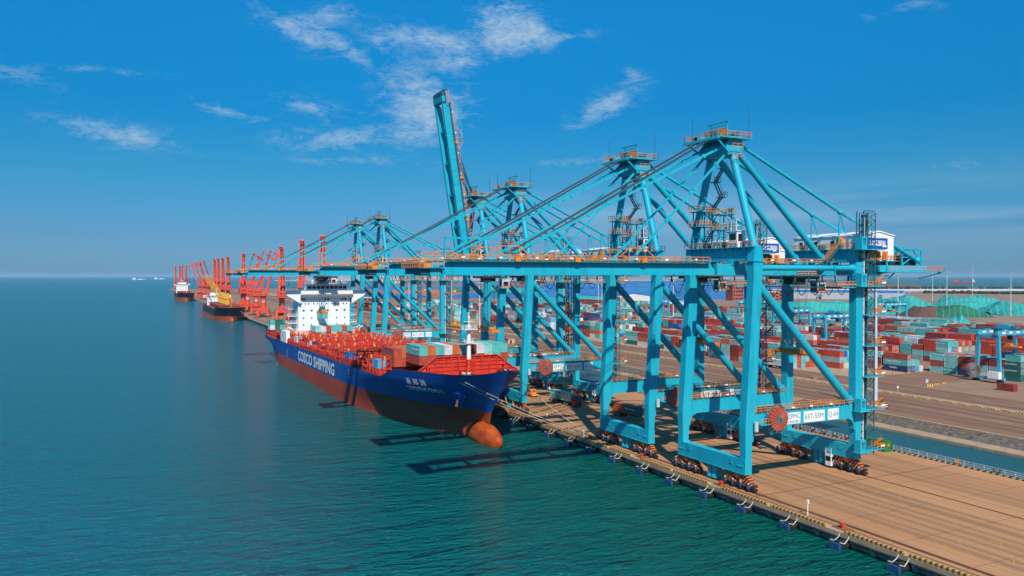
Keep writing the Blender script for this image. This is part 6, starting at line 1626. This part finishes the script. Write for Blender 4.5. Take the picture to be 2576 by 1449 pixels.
def red(kind, px, d, rz, lab, num=None):
    A = math.radians; jit = (int(px) * 7 % 13) - 6
    src = pu if kind == 'up' else pb
    x, y = polar(px, d)
    if kind not in used: used.add(kind); o = src
    else: o = dup(src)
    if kind == 'up': rz = PI - math.atan2(x, y) + A(rz / A(1) * 0 + jit)
    o.location = (x, y, 0); o.rotation_euler = (0, 0, rz); o['label'] = lab
    if num:
        b = MB(); v = Vector((-x, -y)).normalized(); M = Matrix.Rotation(-rz, 3, 'Z'); n = M @ Vector((v.x, v.y, 0))
        b.mesh_in(text_mesh(num, 3.0, 1.0, 0.03), face_mtx((n.x * 2.75, n.y * 2.75, 15.5), n), 0); b.build('number', 'white_paint', o)
A = math.radians
red('up', 810, 537, A(200), 'tall red portal crane rising just behind the white ship\'s bridge')
red('up', 758, 604, A(196), 'tall red portal crane seen left of the white bridge wing')
red('up', 709, 730, A(192), 'red portal crane marked 18, alone on the quay left of the bridge', '18')
red('bent', 662, 795, A(78), 'red portal crane marked 17, jib bent down to the right', '17')
red('bent', 644, 838, A(84), 'red portal crane marked 16, bent jib just left of number 17', '16')
red('bent', 622, 905, A(96), 'red portal crane marked 15 with its jib bent, left of number 16', '15')
red('up', 611, 950, A(190), 'red portal crane marked 14, its boom upright among bent jibs', '14')
for i, (px, d) in enumerate(((573.5, 1105), (560, 1175), (549, 1230), (540.5, 1290))):
    red('up', px, d, A(185 + 4 * i), f'upright red portal crane, {("rightmost", "second from right", "third from right", "leftmost")[i]} of the four behind the yellow derricks')
red('bent', 524, 1380, A(-70), 'red portal crane with bent jib, right of the leaning pair behind the black ship')
red('bent', 514, 1430, A(-84), 'red portal crane with bent jib, middle of the leaning group beyond the derricks')
red('bent', 503, 1500, A(-98), 'red portal crane leaning out left over the water beside the far ship')
for i, (px, d) in enumerate(((468, 1990), (457.5, 2080), (453.5, 2130), (441.5, 2300))):
    red('up', px, d, A(186), f'faint upright red crane beyond the far ship, {("rightmost", "second from right", "third from right", "leftmost")[i]} of four')
# stacks of orange grab frames on the far quay
for i, (x, y) in enumerate(((124, 735), (126, 748), (121, 760))):
    g = thing('cargo_grab', 'orange lattice cargo grab standing on the far quay below the red cranes', 'cargo grab', (x, y, 0), 0.3 * i, 'orange grabs on the far quay')
    b = MB()
    for sx in (-1, 1):
        for sy in (-1, 1): b.beam((sx * 2.4, sy * 2.2, 0), (sx * 1.0, sy * 1.2, 4.4), 0.3, 0.3)
        b.beam((sx * 2.4, -2.2, 0.2), (sx * 2.4, 2.2, 0.2), 0.3, 0.3); b.beam((-2.4, sx * 2.2, 0.2), (2.4, sx * 2.2, 0.2), 0.3, 0.3); b.beam((sx * 1.7, -1.7, 2.2), (sx * 1.7, 1.7, 2.2), 0.25, 0.25); b.beam((-1.7, sx * 1.7, 2.2), (1.7, sx * 1.7, 2.2), 0.25, 0.25)
    b.box(-1.1, 1.1, -1.3, 1.3, 4.2, 4.8); b.build('frame', 'orange_paint', g)

# ------------------------------------------------------------------ the bulk carriers
MT['hull_black'] = mat('hull_black', (0.012, 0.016, 0.026), 0.5, var=0.3, scale=0.15); MT['boot_orange'] = mat('boot_orange', (0.55, 0.10, 0.035), 0.7, var=0.25, scale=0.2); MT['hatch_brown'] = mat('hatch_brown', (0.32, 0.06, 0.035), 0.8, var=0.25, scale=0.2)
def bulk_carrier(lab, x, y_bow, L, B, free, boot, derricks, tower_z):
    r = thing('bulk_carrier', lab, 'cargo ship', (x, y_bow, 0)); hb = B / 2
    tabs = (([(0.02, 0), (.05, .35), (.12, .78), (.2, 1), (.9, 1), (.97, .6), (1, .1)], -4.0), ([(0.015, 0), (.04, .4), (.1, .85), (.16, 1), (.93, 1), (1, .4)], boot), ([(0.0, 0), (.02, .42), (.06, .8), (.12, 1), (1, .86)], free), ([(-.01, 0), (.012, .5), (.05, .86), (.1, 1), (1, .88)], None))
    b = MB(); ts_ = [0, .01, .02, .035, .05, .07, .1, .13, .17] + [.2 + .08 * i for i in range(11)]
    for sgn in (-1, 1):
        o = len(b.v)
        for t in ts_:
            for tab, z in tabs:
                y0 = tab[0][0]; u = y0 + (1 - y0) * t; zz = z if z is not None else free + (2.6 if u < 0.1 else 1.0 if u > .1 else 0) ; b.v.append((sgn * hb * interp(tab, u), u * L, zz))
        for j in range(len(ts_) - 1):
            for i in range(3):
                a = o + j * 4 + i; q = (a, a + 4, a + 5, a + 1); b.f.append(q if sgn < 0 else q[::-1]); b.m.append(1 if i == 0 else 0); b.sm.append(True)
    n = len(ts_) * 4; j = len(ts_) - 1
    for i in range(3): a = j * 4 + i; b.f.append((a, n + a, n + a + 1, a + 1)); b.m.append(0 if i else 1); b.sm.append(False)
    b.build('hull', ['hull_black', 'boot_orange'], r)
    b = MB(); b.ico((0, L * 0.025, -1.4), 1.0, 0, (2.0, 6.0, 2.6), 12, 8); b.build('bow_bulb', 'boot_orange', r)
    b = MB(); b.add([(-hb * .5, L * .01, free + 1.2), (hb * .5, L * .01, free + 1.2), (hb * .96, L * .08, free + .9), (hb * .96, L * .99, free + .2), (-hb * .96, L * .99, free + .2), (-hb * .96, L * .08, free + .9)], [(0, 1, 2, 3, 4, 5)]); b.build('deck', 'hatch_brown', r)
    for k in range(5):
        y = L * (0.12 + 0.135 * k); b = MB(); b.box(-hb * .62, hb * .62, y, y + L * .1, free + .3, free + 3.4); b.box(-hb * .7, hb * .7, y - .5, y + L * .1 + .5, free + 3.4, free + 4.2); b.build('hatch', 'hatch_brown', r)
    ya = L * .83; b = MB(); b.box(-hb * .72, hb * .72, ya, ya + 12, free, tower_z); b.box(-hb, hb, ya - 0.6, ya + 4, tower_z, tower_z + 2.6); b.box(-hb * .5, hb * .5, ya, ya + 9, tower_z + 2.6, tower_z + 5.2); b.beam((0, ya + 4, tower_z + 5), (0, ya + 4, tower_z + 13), .5, .5); b.beam((-3, ya + 4, tower_z + 9), (3, ya + 4, tower_z + 9), .4, .4)
    sp = b.build('superstructure', 'ship_white', r)
    b = MB(); b.box(-hb * .92, hb * .92, ya - .66, ya - .6, tower_z + 1.0, tower_z + 2.0)
    for zz in (tower_z - 2.4, tower_z - 5.2, tower_z - 8): 
        for q in range(-3, 4): b.box(q * hb * .2 - .4, q * hb * .2 + .4, ya - .06, ya, zz, zz + .8)
    b.build('window', 'glass_dark', sp)
    if derricks:
        for k in range(4):
            y = L * (0.245 + 0.135 * k)
            b = MB(); b.box(-1.9, 1.9, y - 1.9, y + 1.9, free + .3, free + 13.5); b.box(-2.4, 2.4, y - 2.6, y + 2.6, free + 9.5, free + 13.5); b.prism([(-2.0, free + 13.5), (2.0, free + 13.5), (1.0, free + 16)], 1, y - 1.5, y + 1.5); dk = b.build('derrick_house', 'yellow_paint', r)
            b = MB()
            for s in (-1, 1): b.beam((-2.0, y + s * 1.4, free + 10), (-17, y + 10 + s * .5, free + 34), .7, .8, w2=.4, h2=.5)
            b.beam((-9.5, y + 4, free + 22), (-9.5, y + 6.5, free + 22), .4, .4); b.beam((-17, y + 9.4, free + 34), (-17, y + 10.6, free + 34), .6, .6); b.build('derrick_boom', 'yellow_paint', dk)
    b = MB(); b.tube((0, L * .05, free + 1), (0, L * .05, free + 13), .35, n=6); b.build('foremast', 'yellow_paint' if derricks else 'ship_white', r)
    return r
bulk_carrier('black and orange bulk carrier with yellow derricks at the red cranes', 87.0, 797, 178, 29, 8.6, 2.6, True, 17.5)
bulk_carrier('distant dark hulled ship with white bridge, farthest along the quay', 86.0, 1475, 165, 28, 9.5, 4.0, False, 24)
b = MB(); b.path([(93, 806, 9.5), (98, 796, 4.5), (104.8, 788, .8)], .1, 4); tag(b.build('mooring_line', 'rope'), 'mooring line of the black bulk carrier running to the far quay', 'mooring line')
def far_ship(px, d, L, lab, c1, c2, rz):
    x, y = polar(px, d); r = thing('tanker', lab, 'ship', (x, y, WZ), rz)
    b = MB(); b.prism([(-L / 2, 6), (-L / 2 + 4, 0), (L / 2 - 3, 0), (L / 2, 7), (L / 2 - 8, 5), (-L / 2 + 16, 4.5)], 1, -L * .07, L * .07); b.build('hull', c1, r)
    b = MB(); b.box(-L * .42, -L * .22, -L * .06, L * .06, 5, 17); b.box(-L * .36, -L * .3, -2, 2, 17, 24); b.box(L * .0, L * .28, -L * .05, L * .05, 4.8, 10); b.build('superstructure', c2, r)
far_ship(2424, 4700, 120, 'red and white tanker at anchor on the far sea', 'crane_red_dark', 'crane_red', -1.1)
far_ship(2450, 5000, 70, 'white ship beside the red tanker on the far sea', 'galv', 'ship_white', 0.5)
far_ship(349, 9000, 150, 'tiny pale ship on the horizon, left', 'galv', 'ship_white', -0.4)
far_ship(402, 10500, 150, 'tinier pale ship on the horizon, right of the other', 'galv', 'ship_white', -0.4)

# ------------------------------------------------------------------ netted ore heaps
def net_mat(name, c1, c2, line):
    m = mat(name, c1, 0.8, var=0.1, scale=0.03, col2=c2); nt = m.node_tree; N = nt.nodes; L = nt.links; b = N['Principled BSDF']
    old = b.inputs['Base Color'].links[0].from_socket
    tc = N.new('ShaderNodeTexCoord'); mp = N.new('ShaderNodeMapping'); mp.inputs['Rotation'].default_value = (0, 0, 0.5); L.new(tc.outputs['Object'], mp.inputs[0])
    w = N.new('ShaderNodeTexWave'); w.inputs['Scale'].default_value = 0.055; w.inputs['Distortion'].default_value = 4.0; w.inputs['Detail'].default_value = 2; L.new(mp.outputs[0], w.inputs['Vector'])
    r = N.new('ShaderNodeValToRGB'); r.color_ramp.elements[0].position = 0.97; r.color_ramp.elements[1].position = 0.995; L.new(w.outputs[0], r.inputs[0])
    mx = N.new('ShaderNodeMix'); mx.data_type = 'RGBA'; L.new(r.outputs[0], mx.inputs[0]); L.new(old, mx.inputs[6]); mx.inputs[7].default_value = (*line, 1); L.new(mx.outputs[2], b.inputs['Base Color']); return m
MT['net_teal'] = net_mat('net_teal', (0.015, 0.30, 0.27), (0.03, 0.40, 0.36), (0.10, 0.46, 0.42)); MT['net_green'] = net_mat('net_green', (0.010, 0.11, 0.075), (0.02, 0.19, 0.10), (0.08, 0.33, 0.2)); MT['net_blue'] = net_mat('net_blue', (0.012, 0.11, 0.33), (0.02, 0.17, 0.42), (0.05, 0.22, 0.46)); MT['ore_brown'] = mat('ore_brown', (0.13, 0.07, 0.045), 0.95, var=0.3, scale=0.03); MT['ore_red'] = mat('ore_red', (0.42, 0.13, 0.06), 0.95, var=0.2, scale=0.02)
HP = 'netted ore heaps'
def heap(px, d, w, dep, h, material, lab, rz=None, seed=0):
    x, y = polar(px, d); rr = random.Random(seed + int(px)); b = MB(); nu, nv = 26, 9
    for j in range(nv + 1):
        v = j / nv * 2 - 1
        for i in range(nu + 1):
            u = i / nu * 2 - 1
            fu = max(0.0, min(1.0, (1 - abs(u) - 0.06 * math.sin(v * 9 + seed)) * (2.6 if w > dep else 1.8))); fv = max(0.0, min(1.0, (1 - abs(v)) * 1.35 + 0.10 * math.sin(u * 11 + seed) * (1 - abs(v)))); f = fu * fv
            z = h * f * (0.84 + 0.16 * math.sin(u * 6 + seed) * math.cos(v * 3 + seed)) + (rr.uniform(-.5, .5) if f > 0.05 else 0) * h * .09
            b.v.append((u * w / 2 * (1 + .05 * math.sin(v * 5 + seed)), v * dep / 2, max(0, z)))
    for j in range(nv):
        for i in range(nu): a = j * (nu + 1) + i; b.f.append((a, a + 1, a + nu + 2, a + nu + 1)); b.m.append(0); b.sm.append(False)
    return tag(b.build('ore_heap', material, None, (x, y, 0.01), -YAW if rz is None else rz), lab, 'ore heap', HP)
heap(2262, 900, 95, 100, 20.0, 'net_teal', 'large teal netted heap in front of the pale warehouse end wall', seed=1)
heap(2435, 1110, 90, 70, 14.5, 'net_teal', 'teal netted heap farthest back between the crowned lamp masts', seed=2)
heap(2425, 1020, 76, 50, 8.5, 'net_teal', 'low teal netted heap in front of the farthest one', seed=3)
heap(2395, 815, 62, 60, 12.2, 'net_green', 'dark green netted heap close behind the containers', seed=4)
heap(2328, 815, 44, 50, 11.6, 'ore_brown', 'bare brown ore heap beside the dark green net', seed=5)
heap(2590, 860, 100, 80, 15.5, 'net_teal', 'teal netted heap cut off by the right edge of the picture', seed=6)
heap(2410, 625, 24, 26, 11, 'net_teal', 'small teal netted heap right among the containers', seed=7)
heap(2030, 930, 150, 60, 13, 'net_teal', 'teal netted heap seen past the nearest crane\'s brace', seed=8)
heap(1660, 900, 60, 40, 9, 'net_teal', 'teal netted heap beside the white shed', seed=9)
for i, (px, d, w, h, mt_, lab) in enumerate(((960, 1500, 190, 9, 'net_blue', 'long blue netted heap behind the fifth crane'), (1060, 2100, 420, 14, 'net_blue', 'long blue netted heap beyond the ore'), (1330, 1500, 330, 12, 'net_blue', 'long blue netted heap behind the raised boom crane'), (1560, 1700, 420, 20, 'net_blue', 'tall long blue netted heap behind the third crane'),
        (1760, 1450, 300, 17, 'net_blue', 'blue netted heap left of the brick office'), (1600, 2500, 800, 24, 'net_blue', 'very long blue heap farthest back'), (1840, 2050, 330, 18, 'net_blue', 'blue heap above the brick office'), (1010, 1750, 260, 12, 'ore_red', 'long bare red ore heap between blue nets'), (1170, 1650, 150, 10, 'ore_red', 'short bare red ore heap right of the lamp mast'),
        (1130, 1900, 300, 12, 'net_green', 'green netted heap behind the red ore'), (1240, 2000, 260, 13, 'net_teal', 'teal netted heap among the far blue ones'), (850, 1700, 160, 8, 'net_blue', 'blue netted heap seen past the white bridge'), (1450, 1280, 200, 9, 'net_teal', 'low teal netted heap behind the far red stacks'))):
    heap(px, d, w, 90, h, mt_, lab, seed=20 + i)

# ------------------------------------------------------------------ sheds and offices
MT['shed_wall'] = mat('shed_wall', (0.50, 0.52, 0.54), 0.6, var=0.05); MT['roof_blue'] = mat('roof_blue', (0.02, 0.18, 0.55), 0.5); MT['brick_red'] = mat('brick_red', (0.42, 0.11, 0.065), 0.85, var=0.15, scale=0.2); MT['plaster'] = mat('plaster', (0.62, 0.58, 0.52), 0.8, var=0.08)
def shed(px, d, w, l, h, lab, rz, roof='roof_blue', wall='shed_wall', porches=()):
    x, y = polar(px, d); s = thing('warehouse', lab, 'warehouse', (x, y, 0), rz)
    b = MB(); b.prism([(-w / 2, 0), (w / 2, 0), (w / 2, h), (0, h * 1.22), (-w / 2, h)], 1, 0, l); b.build('wall', wall, s)
    b = MB(); b.prism([(-w / 2 - .5, h), (0, h * 1.22 + .1), (w / 2 + .5, h), (w / 2 + .5, h + .5), (0, h * 1.22 + .6), (-w / 2 - .5, h + .5)], 1, 0.3, l + .3); b.build('roof', roof, s)
    for side, t in porches:
        b = MB()
        if side == 'front': px_, py_ = t * w, 0; b.box(px_ - 4, px_ + 4, -4, 0, 0, 6.5, 0); b.prism([(px_ - 4.6, 6.5), (px_ + 4.6, 6.5), (px_, 9.2)], 1, -4.6, 0, 1); b.box(px_ - 2.4, px_ + 2.4, -4.05, -4, 0, 5, 2)
        else: px_, py_ = -w / 2, t * l; b.box(px_ - 4, px_, py_ - 4, py_ + 4, 0, 6.5, 0); b.prism([(py_ - 4.6, 6.5), (py_ + 4.6, 6.5), (py_, 9.2)], 0, px_ - 4.6, px_, 1); b.box(px_ - 4.05, px_ - 4, py_ - 2.4, py_ + 2.4, 0, 5, 2)
        b.build('porch', ['shed_wall', 'roof_blue', 'dark_steel'], s)
    return s
shed(2275, 1390, 66, 300, 12.5, 'long pale warehouse with blue roof, its end wall facing the heaps', 0.62, porches=(('front', .1), ('side', .12), ('side', .45), ('side', .75)))
shed(1603, 1010, 44, 30, 14, 'plain cream shed standing beside the red container pile', -YAW, roof='white_paint', wall='plaster')
shed(1685, 1040, 22, 26, 5, 'low white site hut row before the blue heaps', -YAW, roof='white_paint', wall='white_paint')
shed(1716, 1040, 22, 26, 5, 'second low white site hut, right of the other', -YAW, roof='white_paint', wall='white_paint')
def office(px, d, w, dep, h, floors, lab, rz=None, wall='brick_red', bays=6):
    x, y = polar(px, d); s = thing('office_building', lab, 'building', (x, y, 0), -YAW if rz is None else rz)
    b = MB(); b.box(-w / 2, w / 2, 0, dep, 0, h); wl = b.build('wall', wall, s)
    b = MB(); b.box(-w / 2 - .4, w / 2 + .4, -.4, dep + .4, h, h + .9); b.build('roof', 'plaster', s)
    fh = h / floors
    for f in range(floors):
        for k in range(bays):
            xx = -w / 2 + w * (k + .5) / bays; b = MB(); b.box(xx - w / bays * .3, xx + w / bays * .3, -.08, -.02, f * fh + fh * .35, f * fh + fh * .75); b.build('window', 'glass_dark', wl)
office(1857, 1330, 20, 24, 24, 4, 'tall red brick office block right behind the netted heaps', rz=-0.2, bays=4)
office(1930, 1300, 40, 22, 15, 3, 'lower red brick office beside the tall block')
office(1965, 1330, 30, 20, 18, 3, 'red brick office at the foot of the blue-roofed warehouse', bays=5)
office(918, 985, 30, 16, 14, 3, 'red office with pale bands behind the fifth crane', bays=5)
office(955, 970, 22, 14, 8, 2, 'low red annex right of the banded red office', bays=4)
office(952, 4200, 60, 40, 60, 8, 'pale far tower block on the skyline', wall='plaster', bays=6)
office(985, 4200, 90, 40, 32, 5, 'wide pale far block beside the skyline tower', wall='plaster', bays=8)
office(1338, 3000, 90, 40, 30, 6, 'far brick block on the skyline behind the raised boom', bays=8)
# long pale conveyor gallery and its stacks of orange frames, far breakwaters with their roads
b = MB(); b.box(-600, 600, -2, 2, 4, 9); 
for k in range(-12, 13): b.box(k * 48 - .8, k * 48 + .8, -.8, .8, 0, 4)
x, y = polar(2560, 1980); tag(b.build('conveyor_gallery', 'galv', None, (x, y, 0), -0.35), 'long pale conveyor gallery running across behind the heaps', 'conveyor')
b = MB(); rr = random.Random(9)
for k in range(9):
    for j in range(4):
        b.box(k * 4.4, k * 4.4 + 3.9, 0, 9, j * 2.3 + .2, j * 2.3 + .4); b.box(k * 4.4, k * 4.4 + .25, 0, 9, j * 2.3, j * 2.3 + 2.3); b.box(k * 4.4 + 3.6, k * 4.4 + 3.9, 0, 9, j * 2.3, j * 2.3 + 2.3)
x, y = polar(1035, 930); tag(b.build('steel_frames', 'orange_paint', None, (x, y, 0), -.2), 'pile of orange steel frames at the yard edge behind the fifth crane', 'steel frames', kind='stuff')
b = MB(); rr = random.Random(4)
for k in range(11): b.box(-1.5, 1.5, k * 14, k * 14 + 12.6, 1.1, 3.6, 0); b.box(-1.2, 1.2, k * 14 + 1, k * 14 + 11.6, .2, 1.1, 1)
tag(b.build('freight_train', ['hatch_brown', 'dark_steel'], None, (255.5, 790, 0)), 'line of brown open freight wagons beside the far yard road', 'freight train')
# causeway trees and hedge lines read as a dark ragged band
MT['scrub'] = mat('scrub', (0.035, 0.055, 0.035), 0.95, var=0.4, scale=0.05)
def scrub(px0, d0, px1, d1, n, lab, h=5):
    b = MB(); rr = random.Random(int(px0)); p = Vector(polar(px0, d0)); q = Vector(polar(px1, d1))
    for k in range(n):
        c = p.lerp(q, rr.random()); s = rr.uniform(.5, 1.2) * h; b.ico((c.x, c.y, s * .5), s * .62, 0, (1.5, 1.5, rr.uniform(.7, 1.3)), 6, 4)
    tag(b.build('scrub', 'scrub'), lab, 'scrub', kind='stuff')
scrub(2320, 1900, 2640, 1760, 120, 'ragged dark bushes along the foot of the conveyor gallery', 6)
scrub(2050, 2650, 2640, 2500, 150, 'dark line of bushes along the causeway before the sea', 7)

def far_band(name, px0, px1, d0, d1, z, material, n=10):
    b = MB(); N_ = n
    for i in range(N_ + 1):
        px = px0 + (px1 - px0) * i / N_; b.v += [(*polar(px, d0), z), (*polar(px, d1), z)]
    for i in range(N_): a = 2 * i; b.f.append((a, a + 2, a + 3, a + 1)); b.m.append(0); b.sm.append(False)
    return tag(b.build(name, material), kind='structure')
far_band('far_shore', 880, 2150, 2650, 5200, -1.4, 'far_land')
far_band('causeway', 2050, 2900, 2450, 2850, -1.2, 'far_land')
far_band('tidal_pool', 2100, 2900, 2000, 2440, -1.6, 'basin')
MT['pale_rock'] = mat('pale_rock', (0.42, 0.40, 0.38), 0.95, var=0.3, scale=0.003)
ridge('quarry_hill', [(*polar(px, 7600), h) for px, h in ((690, 2), (740, 8), (790, 30), (850, 52), (900, 64), (960, 66), (1030, 58), (1120, 44), (1240, 30), (1400, 18), (1560, 10), (1700, 3))], 900, 'pale_rock', 2)
ridge('low_hill', [(*polar(px, 2900), h) for px, h in ((2190, 0.5), (2225, 12), (2260, 17), (2295, 14), (2330, 4), (2350, .5))], 120, 'rock', 3)
ridge('north_hill', [(*polar(px, 11000), h) for px, h in ((1500, 4), (1650, 26), (1800, 36), (1950, 32), (2060, 12), (2120, 2))], 1200, 'hill', 5)

# the box carried by the spreader of the crane at the white bridge
for r in trees:
    if r['label'].startswith('blue gantry crane by the ship'):
        y = r.location.y; container(CR_X - 26.6, y, GZ0 - 17.2 - 0.35 - CH, 12.19, 'teal', 'teal container hanging from a spreader in front of the white bridge', SG)

# sea haze: one even volume of thin pale air over the whole harbour
hz = bpy.data.materials.new('haze'); hz.use_nodes = True
nt = hz.node_tree; N = nt.nodes; L = nt.links
N.remove(N['Principled BSDF'])
v = N.new('ShaderNodeVolumePrincipled'); v.inputs['Color'].default_value = (0.50, 0.74, 0.95, 1); v.inputs['Density'].default_value = HAZE_D; v.inputs['Anisotropy'].default_value = 0.0
L.new(v.outputs[0], N['Material Output'].inputs['Volume'])
if HAZE_D > 0:
    b = MB(); b.box(-41000, 41000, -3100, 61000, -10.5, 118); hzo = tag(b.build('haze', hz), kind='stuff'); hzo['label'] = 'thin pale sea haze over the whole harbour'; hzo['category'] = 'haze'
